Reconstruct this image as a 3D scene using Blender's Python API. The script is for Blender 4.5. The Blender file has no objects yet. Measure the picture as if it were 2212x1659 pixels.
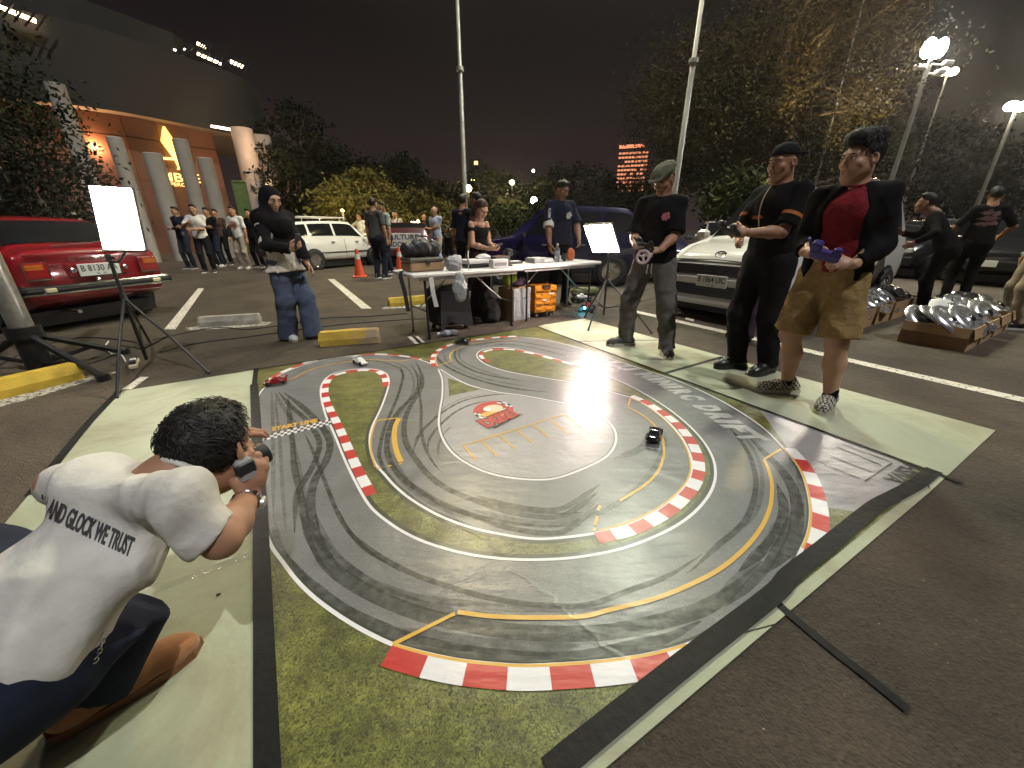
import bpy, bmesh, math, random
import numpy as np
from mathutils import Vector, Matrix, Euler
from mathutils.geometry import tessellate_polygon
random.seed(7); np.random.seed(7)
S = bpy.context.scene
COL = S.collection
R = math.radians
# ------------------------------------------------------------------ camera
EYE = 1.17; PITCH = R(21.9); FPX = 831.0
cd = bpy.data.cameras.new('camera'); cam = bpy.data.objects.new('camera', cd); COL.objects.link(cam)
cam.location = (0, 0, EYE); cam.rotation_euler = (R(90) - PITCH, 0, 0)
cd.sensor_width = 36; cd.lens = 36 * FPX / 2212; cd.clip_start = 0.05; cd.clip_end = 2000
S.camera = cam
# ------------------------------------------------------------------ sky, exposure
S.view_settings.view_transform = 'Standard'; S.view_settings.look = 'None'
S.view_settings.exposure = 0.0; S.view_settings.gamma = 1.0; S.view_settings.use_curve_mapping = False
W = bpy.data.worlds.new('World'); S.world = W; W.use_nodes = True
wn = W.node_tree; wn.nodes.clear()
_o = wn.nodes.new('ShaderNodeOutputWorld'); _b = wn.nodes.new('ShaderNodeBackground')
_tc = wn.nodes.new('ShaderNodeTexCoord'); _sx = wn.nodes.new('ShaderNodeSeparateXYZ'); _rp = wn.nodes.new('ShaderNodeValToRGB')
wn.links.new(_tc.outputs['Generated'], _sx.inputs[0]); wn.links.new(_sx.outputs['Z'], _rp.inputs[0])
_e = _rp.color_ramp.elements                       # city glow: brownish at the horizon, near black overhead
_e[0].position = 0.0; _e[0].color = (0.045, 0.030, 0.028, 1)
_e[1].position = 1.0; _e[1].color = (0.0036, 0.0028, 0.0034, 1)
for p, c in ((0.12, (0.020, 0.0128, 0.0128, 1)), (0.35, (0.0056, 0.0037, 0.0042, 1))):
    k = _e.new(p); k.color = c
wn.links.new(_rp.outputs[0], _b.inputs[0]); _b.inputs[1].default_value = 1.0
wn.links.new(_b.outputs[0], _o.inputs[0])
C = S.cycles
C.use_denoising = True; C.max_bounces = 6; C.diffuse_bounces = 2; C.glossy_bounces = 3; C.transmission_bounces = 4
C.transparent_max_bounces = 24; C.sample_clamp_indirect = 4.0; C.caustics_reflective = False; C.caustics_refractive = False
# lamp strengths, tuned here and used by the lamps' builders below
PANEL_W = {'left': 95.0, 'right': 90.0}
MAST_W = 5200.0; YARD_W = 1500.0
# ------------------------------------------------------------------ pixel -> place (D = the photo at 2212 x 1659)
def at(x, y, z=0.0):
    u = (x - 1106) / FPX; v = (829.5 - y) / FPX
    dy = math.cos(PITCH) + v * math.sin(PITCH); dz = -math.sin(PITCH) + v * math.cos(PITCH)
    s = (z - EYE) / dz
    return (u * s, dy * s)
def ray(x, y, dist):                               # point on the pixel's ray at a horizontal distance
    u = (x - 1106) / FPX; v = (829.5 - y) / FPX
    dy = math.cos(PITCH) + v * math.sin(PITCH); dz = -math.sin(PITCH) + v * math.cos(PITCH)
    s = dist / math.hypot(u, dy)
    return Vector((u * s, dy * s, EYE + dz * s))
def dep(x, y, d):                                  # point on the pixel's ray at a depth along the lens axis
    u = (x - 1106) / FPX; v = (829.5 - y) / FPX
    return Vector((u * d, d * (math.cos(PITCH) + v * math.sin(PITCH)), EYE + d * (-math.sin(PITCH) + v * math.cos(PITCH))))
def zoomed(ox, oy, k, pts):                        # traced in an enlargement -> ground points
    return [at((ox + x / k) / 1.15732, (oy + y / k) / 1.15732) for x, y in pts]
ZA = lambda *p: zoomed(600, 800, 2.572, p)
ZB = lambda *p: zoomed(1300, 800, 2.572, p)
ZC = lambda *p: zoomed(600, 1280, 2.572, p)
ZE = lambda *p: zoomed(1300, 1280, 1.7556, p)
ZF = lambda *p: zoomed(1900, 1000, 3.6867, p)
# ------------------------------------------------------------------ helpers
def tag(o, label=None, cat=None, group=None, kind=None):
    if label: o['label'] = label
    if cat: o['category'] = cat
    if group: o['group'] = group
    if kind: o['kind'] = kind
    return o
def empty(name, loc=(0, 0, 0), rz=0.0, label=None, cat=None, group=None, rot=None):
    o = bpy.data.objects.new(name, None); COL.objects.link(o)
    o.location = loc; o.rotation_euler = rot if rot else (0, 0, rz); o.empty_display_size = 0.2
    return tag(o, label, cat, group)
class MB:
    def __init__(s): s.v = []; s.f = []; s.m = []
    def add(s, vs, fs, mi=0, M=None):
        b = len(s.v)
        for p in vs:
            p = Vector(p)
            s.v.append(tuple(M @ p if M is not None else p))
        for f in fs: s.f.append(tuple(i + b for i in f)); s.m.append(mi)
        return s
    def box(s, c, d, mi=0, rz=0.0, M=None, taper=1.0):
        hx, hy, hz = d[0] / 2, d[1] / 2, d[2] / 2
        vs = []
        for z, t in ((-hz, 1.0), (hz, taper)):
            for x, y in ((-hx, -hy), (hx, -hy), (hx, hy), (-hx, hy)): vs.append((x * t, y * t, z))
        T = Matrix.Translation(c) @ Matrix.Rotation(rz, 4, 'Z')
        if M is not None: T = M @ T
        return s.add(vs, [(0, 3, 2, 1), (4, 5, 6, 7), (0, 1, 5, 4), (1, 2, 6, 5), (2, 3, 7, 6), (3, 0, 4, 7)], mi, T)
    def bbox(s, c, d, b=0.01, mi=0, rz=0.0, M=None):     # box with chamfered edges
        hx, hy, hz = d[0] / 2, d[1] / 2, d[2] / 2
        b = min(b, hx * .9, hy * .9, hz * .9)
        rings = []
        for z, i in ((-hz, b), (-hz + b, 0), (hz - b, 0), (hz, b)):
            X, Y = hx - i, hy - i; q = b if i == 0 else b * .4
            rings.append([(-X + q, -Y, z), (X - q, -Y, z), (X, -Y + q, z), (X, Y - q, z), (X - q, Y, z), (-X + q, Y, z), (-X, Y - q, z), (-X, -Y + q, z)])
        vs = [p for r in rings for p in r]; n = 8; fs = []
        for k in range(3):
            for i in range(n): j = (i + 1) % n; fs.append((k * n + i, k * n + j, (k + 1) * n + j, (k + 1) * n + i))
        fs.append(tuple(range(n - 1, -1, -1))); fs.append(tuple(3 * n + i for i in range(n)))
        T = Matrix.Translation(c) @ Matrix.Rotation(rz, 4, 'Z')
        if M is not None: T = M @ T
        return s.add(vs, fs, mi, T)
    def tube(s, pts, r, n=8, mi=0, caps=True, M=None):
        pts = [Vector(p) for p in pts]
        rr = r if isinstance(r, (list, tuple)) else [r] * len(pts)
        vs = []; fs = []; up = None
        for i, p in enumerate(pts):
            t = (pts[min(i + 1, len(pts) - 1)] - pts[max(i - 1, 0)]).normalized()
            if up is None: up = t.orthogonal().normalized()
            up = (up - t * up.dot(t)); up = up.normalized() if up.length > 1e-6 else t.orthogonal().normalized()
            sd = t.cross(up)
            for k in range(n):
                a = 2 * math.pi * k / n
                vs.append(p + (up * math.cos(a) + sd * math.sin(a)) * rr[i])
        for i in range(len(pts) - 1):
            for k in range(n):
                j = (k + 1) % n
                fs.append((i * n + k, i * n + j, (i + 1) * n + j, (i + 1) * n + k))
        if caps: fs.append(tuple(range(n - 1, -1, -1))); fs.append(tuple((len(pts) - 1) * n + k for k in range(n)))
        return s.add(vs, fs, mi, M)
    def lathe(s, prof, n=16, mi=0, M=None, c=(0, 0, 0)):
        vs = []; fs = []
        for r, z in prof:
            for k in range(n):
                a = 2 * math.pi * k / n; vs.append((c[0] + r * math.cos(a), c[1] + r * math.sin(a), c[2] + z))
        for i in range(len(prof) - 1):
            for k in range(n):
                j = (k + 1) % n; fs.append((i * n + k, i * n + j, (i + 1) * n + j, (i + 1) * n + k))
        fs.append(tuple(range(n - 1, -1, -1))); fs.append(tuple((len(prof) - 1) * n + k for k in range(n)))
        return s.add(vs, fs, mi, M)
    def ell(s, c, r, nu=12, nv=8, mi=0, M=None):
        vs = [(c[0], c[1], c[2] - r[2])]; fs = []
        for i in range(1, nv):
            t = math.pi * i / nv - math.pi / 2
            for k in range(nu):
                a = 2 * math.pi * k / nu
                vs.append((c[0] + r[0] * math.cos(t) * math.cos(a), c[1] + r[1] * math.cos(t) * math.sin(a), c[2] + r[2] * math.sin(t)))
        vs.append((c[0], c[1], c[2] + r[2])); L = len(vs) - 1
        for k in range(nu): fs.append((0, 1 + (k + 1) % nu, 1 + k)); fs.append((L, L - nu + k, L - nu + (k + 1) % nu))
        for i in range(nv - 2):
            for k in range(nu):
                j = (k + 1) % nu; a = 1 + i * nu
                fs.append((a + k, a + j, a + nu + j, a + nu + k))
        return s.add(vs, fs, mi, M)
    def prism(s, poly, z0, z1, mi=0, M=None):
        n = len(poly); vs = [(x, y, z0) for x, y in poly] + [(x, y, z1) for x, y in poly]
        tri = tessellate_polygon([[Vector((x, y, 0)) for x, y in poly]])
        fs = [tuple(t) for t in tri] + [tuple(i + n for i in t) for t in tri]
        fs += [(i, (i + 1) % n, (i + 1) % n + n, i + n) for i in range(n)]
        return s.add(vs, fs, mi, M)
    def flat(s, poly, z, mi=0, M=None):
        tri = tessellate_polygon([[Vector((p[0], p[1], 0)) for p in poly]])
        out = []
        for a, b, c in tri:
            A, B, Cc = poly[a], poly[b], poly[c]
            cr = (B[0] - A[0]) * (Cc[1] - A[1]) - (B[1] - A[1]) * (Cc[0] - A[0])
            if abs(cr) < 1e-9: continue
            out.append((a, b, c) if cr > 0 else (a, c, b))
        return s.add([(p[0], p[1], z) for p in poly], out, mi, M)
    def grid(s, P, mi=0, M=None):                          # P[i][j] points
        n = len(P[0]); vs = [q for row in P for q in row]
        fs = [(i * n + j, (i + 1) * n + j, (i + 1) * n + j + 1, i * n + j + 1) for i in range(len(P) - 1) for j in range(n - 1)]
        return s.add(vs, fs, mi, M)
    def build(s, name, mats, parent=None, smooth=False, loc=None, rot=None, origin=None, fix=True):
        me = bpy.data.meshes.new(name)
        vs = s.v
        if origin is not None: vs = [(a - origin[0], b - origin[1], c - origin[2]) for a, b, c in vs]
        me.from_pydata(vs, [], s.f)
        mats = mats if isinstance(mats, (list, tuple)) else [mats]
        for m in mats: me.materials.append(m)
        me.polygons.foreach_set('material_index', s.m)
        if fix:
            bm = bmesh.new(); bm.from_mesh(me); bmesh.ops.recalc_face_normals(bm, faces=bm.faces); bm.to_mesh(me); bm.free()
        if smooth:
            me.polygons.foreach_set('use_smooth', [True] * len(me.polygons))
            if smooth != 'all':
                try: me.set_sharp_from_angle(angle=R(40))
                except Exception: pass
        o = bpy.data.objects.new(name, me); COL.objects.link(o)
        if parent is not None: o.parent = parent
        if origin is not None: o.location = origin
        if loc is not None: o.location = loc
        if rot is not None: o.rotation_euler = rot
        return o
def copy_tree(o, parent=None):
    c = o.copy(); COL.objects.link(c)
    if parent is not None: c.parent = parent
    for ch in list(o.children): copy_tree(ch, c)
    return c
def cr(pts, n=8, closed=False):
    P = [Vector((p[0], p[1], p[2] if len(p) > 2 else 0)) for p in pts]; N = len(P); out = []
    seg = N if closed else N - 1
    for i in range(seg):
        if closed: a, b, c, d = P[(i - 1) % N], P[i], P[(i + 1) % N], P[(i + 2) % N]
        else:
            b, c = P[i], P[i + 1]; a = P[i - 1] if i else b * 2 - c; d = P[i + 2] if i + 2 < N else c * 2 - b
        for k in range(n):
            t = k / n
            out.append(0.5 * ((2 * b) + (c - a) * t + (2 * a - 5 * b + 4 * c - d) * t * t + (3 * b - a - 3 * c + d) * t ** 3))
    if not closed: out.append(P[-1])
    return out
def resample(P, step):
    out = [P[0]]; acc = 0.0
    for a, b in zip(P, P[1:]):
        L = (b - a).length
        if L < 1e-9: continue
        d = step - acc
        while d <= L: out.append(a.lerp(b, d / L)); d += step
        acc = L - (d - step)
    return out
def offset(P, d):
    out = []
    for i, p in enumerate(P):
        t = P[min(i + 1, len(P) - 1)] - P[max(i - 1, 0)]; t.z = 0
        t = t.normalized() if t.length > 1e-9 else Vector((1, 0, 0))
        out.append(p + Vector((-t.y, t.x, 0)) * d)
    return out
def ribbon(mb, P, w, z, mi=0, taper=False):
    A = offset(P, w / 2); B = offset(P, -w / 2); n = len(P)
    if taper:
        for i in range(n):
            f = min(1, min(i, n - 1 - i) / (n * .18) + .12); A[i] = P[i].lerp(A[i], f); B[i] = P[i].lerp(B[i], f)
    mb.add([(p.x, p.y, z) for p in A] + [(p.x, p.y, z) for p in B], [(i, i + n, i + n + 1, i + 1) for i in range(n - 1)], mi)
_txt = {}
def text_geo(s, size=1.0, ext=0.0, bold=0.0, align='CENTER', space=1.0):
    c = bpy.data.curves.new('t', 'FONT'); c.body = s; c.size = size; c.extrude = ext; c.offset = bold
    c.align_x = align; c.align_y = 'CENTER'; c.resolution_u = 3; c.space_character = space
    o = bpy.data.objects.new('t', c); COL.objects.link(o)
    dg = bpy.context.evaluated_depsgraph_get(); dg.update()
    me = bpy.data.meshes.new_from_object(o.evaluated_get(dg))
    vs = [tuple(v.co) for v in me.vertices]; fs = [tuple(p.vertices) for p in me.polygons]
    bpy.data.objects.remove(o); bpy.data.curves.remove(c); bpy.data.meshes.remove(me)
    return vs, fs
# ------------------------------------------------------------------ materials
def nd(t, k, **kw):
    n = t.nodes.new(k)
    for a, b in kw.items(): setattr(n, a, b)
    return n
def mat(name, col, rough=.6, metal=0.0, var=.12, vscale=8.0, bump=0.0, bscale=60.0, coat=0.0, emit=None, estr=0.0, spec=.5, alpha=None, trans=0.0, sheen=0.0, coord='Object', col2=None):
    m = bpy.data.materials.new(name); m.use_nodes = True; t = m.node_tree
    p = t.nodes['Principled BSDF']
    p.inputs['Roughness'].default_value = rough; p.inputs['Metallic'].default_value = metal
    p.inputs['Specular IOR Level'].default_value = spec; p.inputs['Coat Weight'].default_value = coat
    p.inputs['Coat Roughness'].default_value = .06
    if sheen: p.inputs['Sheen Weight'].default_value = sheen
    if trans: p.inputs['Transmission Weight'].default_value = trans; p.inputs['IOR'].default_value = 1.3
    if alpha is not None: p.inputs['Alpha'].default_value = alpha
    if emit: p.inputs['Emission Color'].default_value = (*emit, 1); p.inputs['Emission Strength'].default_value = estr
    tc = nd(t, 'ShaderNodeTexCoord')
    if var > 0:
        n = nd(t, 'ShaderNodeTexNoise'); n.inputs['Scale'].default_value = vscale; n.inputs['Detail'].default_value = 5
        t.links.new(tc.outputs[coord], n.inputs['Vector'])
        r = nd(t, 'ShaderNodeValToRGB'); e = r.color_ramp.elements
        c2 = col2 if col2 else tuple(min(1, c * (1 + var)) for c in col)
        e[0].position = .3; e[0].color = (*[c * (1 - var) for c in col], 1); e[1].position = .7; e[1].color = (*c2, 1)
        t.links.new(n.outputs['Fac'], r.inputs[0]); t.links.new(r.outputs[0], p.inputs['Base Color'])
        ro = nd(t, 'ShaderNodeMapRange'); ro.inputs['To Min'].default_value = max(.02, rough - .08); ro.inputs['To Max'].default_value = min(1, rough + .08)
        t.links.new(n.outputs['Fac'], ro.inputs[0]); t.links.new(ro.outputs[0], p.inputs['Roughness'])
    else: p.inputs['Base Color'].default_value = (*col, 1)
    if bump > 0:
        b = nd(t, 'ShaderNodeTexNoise'); b.inputs['Scale'].default_value = bscale; b.inputs['Detail'].default_value = 4
        t.links.new(tc.outputs[coord], b.inputs['Vector'])
        bp = nd(t, 'ShaderNodeBump'); bp.inputs['Strength'].default_value = min(1, bump); bp.inputs['Distance'].default_value = .4 / bscale
        t.links.new(b.outputs['Fac'], bp.inputs['Height']); t.links.new(bp.outputs[0], p.inputs['Normal'])
    return m
def cloth(name, col, **kw):
    a = dict(rough=.9, var=.18, vscale=22, bump=.35, bscale=160, spec=.12); a.update(kw)
    return mat(name, col, **a)
def emis(name, col, s):
    m = bpy.data.materials.new(name); m.use_nodes = True; t = m.node_tree; p = t.nodes['Principled BSDF']
    p.inputs['Base Color'].default_value = (.8, .8, .8, 1); p.inputs['Emission Color'].default_value = (*col, 1); p.inputs['Emission Strength'].default_value = s
    return m
M = {}
M['black'] = mat('black_plastic', (.018, .018, .02), .45)
M['black_metal'] = mat('black_metal', (.02, .02, .021), .35, .3)
M['rubber'] = mat('rubber', (.022, .022, .023), .75)
M['chrome'] = mat('chrome', (.72, .72, .72), .12, 1.0, var=.05)
M['hubcap'] = mat('bright_hubcap', (.80, .80, .80), .24, .9, var=.1, vscale=30)
M['steel'] = mat('galvanised_steel', (.48, .48, .46), .42, .85, var=.2, vscale=20)
M['white'] = mat('white_plastic', (.72, .70, .67), .45, var=.06)
M['glass_dark'] = mat('tinted_glass', (.008, .009, .01), .06, var=0, spec=.6)
M['skin'] = mat('skin', (.36, .19, .115), .5, var=.05, vscale=14, bump=.05, bscale=140, spec=.35)
M['skin2'] = mat('skin_light', (.47, .27, .175), .48, var=.05, vscale=14, bump=.1, bscale=140, spec=.4)
M['skin3'] = mat('skin_deep', (.25, .125, .072), .5, var=.12, vscale=14, bump=.12, bscale=140, spec=.35)
M['hair'] = mat('black_hair', (.010, .009, .008), .55, var=.3, vscale=60, bump=.4, bscale=120, spec=.3)
M['hair_brown'] = mat('brown_hair', (.040, .018, .012), .5, var=.3, vscale=60, bump=.4, bscale=120, spec=.3)
M['lip'] = mat('lip', (.30, .105, .085), .45, var=.05)
M['eye'] = mat('eye', (.03, .02, .015), .15, var=0)
M['eyewhite'] = mat('eye_white', (.55, .5, .46), .25, var=0)
M['card'] = mat('cardboard', (.36, .23, .12), .8, var=.16, vscale=5, bump=.15, bscale=30)
M['bark'] = mat('bark', (.13, .095, .06), .9, var=.35, vscale=9, bump=.9, bscale=22)
# ================================================================== ground
def asphalt_mat():
    m = bpy.data.materials.new('asphalt'); m.use_nodes = True; t = m.node_tree; p = t.nodes['Principled BSDF']
    g = nd(t, 'ShaderNodeNewGeometry')
    n1 = nd(t, 'ShaderNodeTexNoise'); n1.inputs['Scale'].default_value = .35; n1.inputs['Detail'].default_value = 6
    n2 = nd(t, 'ShaderNodeTexNoise'); n2.inputs['Scale'].default_value = 55; n2.inputs['Detail'].default_value = 5; n2.inputs['Roughness'].default_value = .7
    vo = nd(t, 'ShaderNodeTexVoronoi'); vo.inputs['Scale'].default_value = 120
    for n in (n1, n2, vo): t.links.new(g.outputs['Position'], n.inputs['Vector'])
    r1 = nd(t, 'ShaderNodeValToRGB'); e = r1.color_ramp.elements
    e[0].position = .35; e[0].color = (.064, .053, .042, 1); e[1].position = .68; e[1].color = (.105, .083, .061, 1)
    t.links.new(n1.outputs['Fac'], r1.inputs[0])
    r2 = nd(t, 'ShaderNodeValToRGB'); e = r2.color_ramp.elements
    e[0].position = .32; e[0].color = (.62, .62, .62, 1); e[1].position = .72; e[1].color = (1.3, 1.28, 1.24, 1)
    t.links.new(n2.outputs['Fac'], r2.inputs[0])
    mx = nd(t, 'ShaderNodeMix', data_type='RGBA', blend_type='MULTIPLY'); mx.inputs[0].default_value = 1
    t.links.new(r1.outputs[0], mx.inputs[6]); t.links.new(r2.outputs[0], mx.inputs[7]); n4 = nd(t, 'ShaderNodeTexNoise'); n4.inputs['Scale'].default_value = 1.3; n4.inputs['Detail'].default_value = 9; n4.inputs['Roughness'].default_value = .7; n4.inputs['Distortion'].default_value = .5; t.links.new(g.outputs['Position'], n4.inputs['Vector'])
    r4 = nd(t, 'ShaderNodeValToRGB'); e = r4.color_ramp.elements; e[0].position = .34; e[0].color = (.58, .57, .56, 1); e[1].position = .60; e[1].color = (1.12, 1.1, 1.06, 1); t.links.new(n4.outputs['Fac'], r4.inputs[0])
    m4 = nd(t, 'ShaderNodeMix', data_type='RGBA', blend_type='MULTIPLY'); m4.inputs[0].default_value = 1; t.links.new(mx.outputs[2], m4.inputs[6]); t.links.new(r4.outputs[0], m4.inputs[7])
    t.links.new(m4.outputs[2], p.inputs['Base Color'])
    p.inputs['Roughness'].default_value = .78; p.inputs['Specular IOR Level'].default_value = .35
    ad = nd(t, 'ShaderNodeMath', operation='ADD'); t.links.new(n2.outputs['Fac'], ad.inputs[0])
    ml = nd(t, 'ShaderNodeMath', operation='MULTIPLY'); ml.inputs[1].default_value = .5
    t.links.new(vo.outputs['Distance'], ml.inputs[0]); t.links.new(ml.outputs[0], ad.inputs[1])
    n5 = nd(t, 'ShaderNodeTexNoise'); n5.inputs['Scale'].default_value = 17; n5.inputs['Detail'].default_value = 6; t.links.new(g.outputs['Position'], n5.inputs['Vector']); m5 = nd(t, 'ShaderNodeMath', operation='MULTIPLY_ADD'); m5.inputs[1].default_value = 1.6; t.links.new(n5.outputs['Fac'], m5.inputs[0]); t.links.new(ad.outputs[0], m5.inputs[2]); ad = m5
    b = nd(t, 'ShaderNodeBump'); b.inputs['Strength'].default_value = .9; b.inputs['Distance'].default_value = .010
    t.links.new(ad.outputs[0], b.inputs['Height']); t.links.new(b.outputs[0], p.inputs['Normal'])
    return m
M['asphalt'] = asphalt_mat()
mb = MB(); mb.grid([[(x, y, 0) for y in (-60, 0, 30, 120, 420)] for x in (-260, -20, 20, 260)])
tag(mb.build('ground', M['asphalt']), kind='structure')
def worn_paint(name, col, keep=.42):
    m = mat(name, col, .7, var=.15, vscale=6); t = m.node_tree; p = t.nodes['Principled BSDF']
    g = nd(t, 'ShaderNodeNewGeometry'); n = nd(t, 'ShaderNodeTexNoise'); n.inputs['Scale'].default_value = 38; n.inputs['Detail'].default_value = 6
    t.links.new(g.outputs['Position'], n.inputs['Vector'])
    r = nd(t, 'ShaderNodeMapRange'); r.inputs['From Min'].default_value = keep - .06; r.inputs['From Max'].default_value = keep + .03
    t.links.new(n.outputs['Fac'], r.inputs[0]); t.links.new(r.outputs[0], p.inputs['Alpha'])
    return m
M['roadpaint'] = worn_paint('road_paint', (.62, .58, .50), .40)
M['gravelly'] = worn_paint('mortar_smear', (.42, .40, .34), .47)
def road_line(quad):
    mb = MB(); mb.flat([at(*q) for q in quad], .004); tag(mb.build('road_marking', M['roadpaint']), kind='structure')
road_line([(355, 712), (379, 712), (441, 623), (428, 623)])
road_line([(708, 603), (722, 603), (803, 667), (781, 667)])
road_line([(1338, 668), (1338, 663), (2240, 866), (2240, 877)])
road_line([(1480, 690), (1482, 685), (1500, 690), (1498, 695)])
road_line([(264, 842), (284, 842), (322, 815), (303, 815)])
road_line([(880, 728), (888, 727), (908, 742), (897, 744)])
road_line([(897, 727), (903, 727), (918, 740), (912, 741)])
road_line([(1135, 598), (1150, 596), (1215, 612), (1200, 614)])
road_line([(1560, 574), (1640, 588), (1640, 592), (1560, 578)])
road_line([(2040, 600), (2215, 618), (2215, 622), (2040, 604)])
mb = MB(); mb.flat([at(*q) for q in ((889, 727), (896, 727), (911, 741), (904, 742))], .0045)
M['tape'] = mat('black_tape', (.006, .006, .0065), .55, var=.3, vscale=30, bump=.2, bscale=25, spec=.25)
tag(mb.build('road_tape', M['tape']), kind='structure')
# ================================================================== floor boards under the mat
A_, B_, C_ = Vector((*at(548, 800), 0)), Vector((*at(1160, 706), 0)), Vector((*at(2022, 1022), 0))
D_ = Vector((-.40, .18, 0)); EX = (B_ - A_).normalized(); EY = (C_ - B_).normalized()
def board_mat(name, col, stain):
    m = mat(name, col, .55, var=.10, vscale=2.2, bump=.15, bscale=40, spec=.4); t = m.node_tree; p = t.nodes['Principled BSDF']
    base = p.inputs['Base Color'].links[0].from_socket
    g = nd(t, 'ShaderNodeNewGeometry'); n = nd(t, 'ShaderNodeTexNoise'); n.inputs['Scale'].default_value = 1.7; n.inputs['Distortion'].default_value = .8; n.inputs['Detail'].default_value = 9; n.inputs['Roughness'].default_value = .65
    t.links.new(g.outputs['Position'], n.inputs['Vector'])
    r = nd(t, 'ShaderNodeMapRange'); r.inputs['From Min'].default_value = .47; r.inputs['From Max'].default_value = .72; r.inputs['To Max'].default_value = .75
    t.links.new(n.outputs['Fac'], r.inputs[0])
    mx = nd(t, 'ShaderNodeMix', data_type='RGBA'); mx.inputs[7].default_value = (*stain, 1)
    t.links.new(r.outputs[0], mx.inputs[0]); t.links.new(base, mx.inputs[6]); t.links.new(mx.outputs[2], p.inputs['Base Color'])
    return m
M['board'] = board_mat('pale_green_board', (.37, .395, .28), (.21, .17, .10))
def board(pts, label):
    c = sum((Vector((p[0], p[1], 0)) for p in pts), Vector()) / len(pts)
    mb = MB(); mb.prism([(p[0], p[1]) for p in pts], .0005, .0045)
    o = mb.build('floor_board', M['board'], origin=tuple(c)); tag(o, label, 'floor board', 'pale boards laid around the race mat'); return o
def lerp2(a, b, t): return (a[0] + (b[0] - a[0]) * t, a[1] + (b[1] - a[1]) * t)
L0, L1 = at(250, 848), at(135, 985); L2 = (L0[0] + (L1[0] - L0[0]) * 2.72, L0[1] + (L1[1] - L0[1]) * 2.72)
inn = A_ + EX * .04; innb = D_ + EX * .04
seamL = lerp2((inn.x, inn.y), (innb.x, innb.y), .60); seamO = lerp2(L0, L2, .60)
TA = at(545, 801)
board([L0, TA, (inn.x, inn.y), seamL, seamO], 'pale green board left of the mat, under the far light stand')
board([seamO, seamL, (innb.x, innb.y - .1), (L2[0] + .3, L2[1] - .3)], 'pale green board the crouching photographer squats on')
rB = B_ + EX * -.04 - EY * -.0
R0, R1, R2 = at(1176, 702), at(1262, 689), at(2150, 931); R3 = at(2010, 1062)
inR0 = (B_.x - .03, B_.y - .03); inR1 = (C_.x - .06, C_.y - .0)
s1i, s1o = lerp2(inR0, inR1, .215), at(1440, 734); s2i, s2o = lerp2(inR0, inR1, .545), at(1628, 820)
def onedge(p, q, r):                               # foot of r on line p-q
    d = (q[0] - p[0], q[1] - p[1]); t = ((r[0] - p[0]) * d[0] + (r[1] - p[1]) * d[1]) / (d[0] ** 2 + d[1] ** 2); return lerp2(p, q, t)
s1o = onedge(R1, R2, s1o); s2o = onedge(R1, R2, (s2i[0] + EX.x * .8, s2i[1] + EX.y * .8))
board([inR0, R0, R1, s1o, s1i], 'pale green board carrying the foot of the light panel by the table')
board([s1i, s1o, s2o, s2i], 'pale green board under the man in the flat cap')
board([s2i, s2o, R2, R3, inR1], 'pale green board under the man in khaki shorts')
stO = [at((1300 + x / 1.7556) / 1.15732, (1280 + y / 1.7556) / 1.15732) for x, y in ((350, 1124), (1176, 430), (1148, 455))]
nearL = at(1310, 1659); e2 = (D_.x + .05, D_.y - .06)
tp = lerp2(R3, nearL, .655); tin = lerp2((C_.x, C_.y), (D_.x, D_.y), .665)
tin = (tin[0] - EY.x * .09, tin[1] - EY.y * .09); cin = (C_.x - EY.x * .09, C_.y - EY.y * .09); din = (D_.x - EY.x * .09, D_.y - EY.y * .09)
nfar = lerp2(R3, nearL, 1.25)
board([cin, R3, tp, tin], 'narrow pale strip of board along the near edge of the mat, right of the black tape')
tp2 = lerp2(R3, nearL, .664); tin2 = (tin[0] - EX.x * .02, tin[1] - EX.y * .02)
board([tin2, tp2, nfar, din], 'narrow pale strip of board along the near edge of the mat, below the black tape')
# black tape on the seams
def tape(pts, w, label, z=.0075):
    P = resample(cr(pts, 6), .04); mb = MB(); ribbon(mb, P, w, z); ribbon(mb, P, w, z - .001)
    c = P[len(P) // 2]; o = mb.build('floor_tape', M['tape'], origin=(c.x, c.y, 0), fix=False); return tag(o, label, 'tape', 'strips of black tape on the floor')
tape([s1i, s1o], .022, 'thin black tape over the seam beneath the flat cap man', .0055)
tape([s2i, s2o], .04, 'black tape over the board seam in front of the black-shoed man', .0055)
tape([at(1668, 1295), at(1700, 1325), at(1790, 1400), at(1880, 1470), at(1975, 1548)], .030, 'black tape running off the mat across bare asphalt', .006)
tape([at(258, 846), at(195, 912), at(135, 985), at(60, 1080)], .045, 'black tape along the outer edge of the left board', .0055)
M['clear_tape'] = mat('clear_tape', (.55, .54, .46), .12, var=.1, alpha=.4, bump=.4, bscale=30)
P = resample([Vector((*at(300, 1290), 0)), Vector((*at(560, 1193), 0))], .04); mb = MB(); ribbon(mb, P, .035, .0062)
tag(mb.build('clear_tape', M['clear_tape'], origin=(P[0].x, P[0].y, 0), fix=False), 'shiny clear tape across the left board seam', 'tape')
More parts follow.
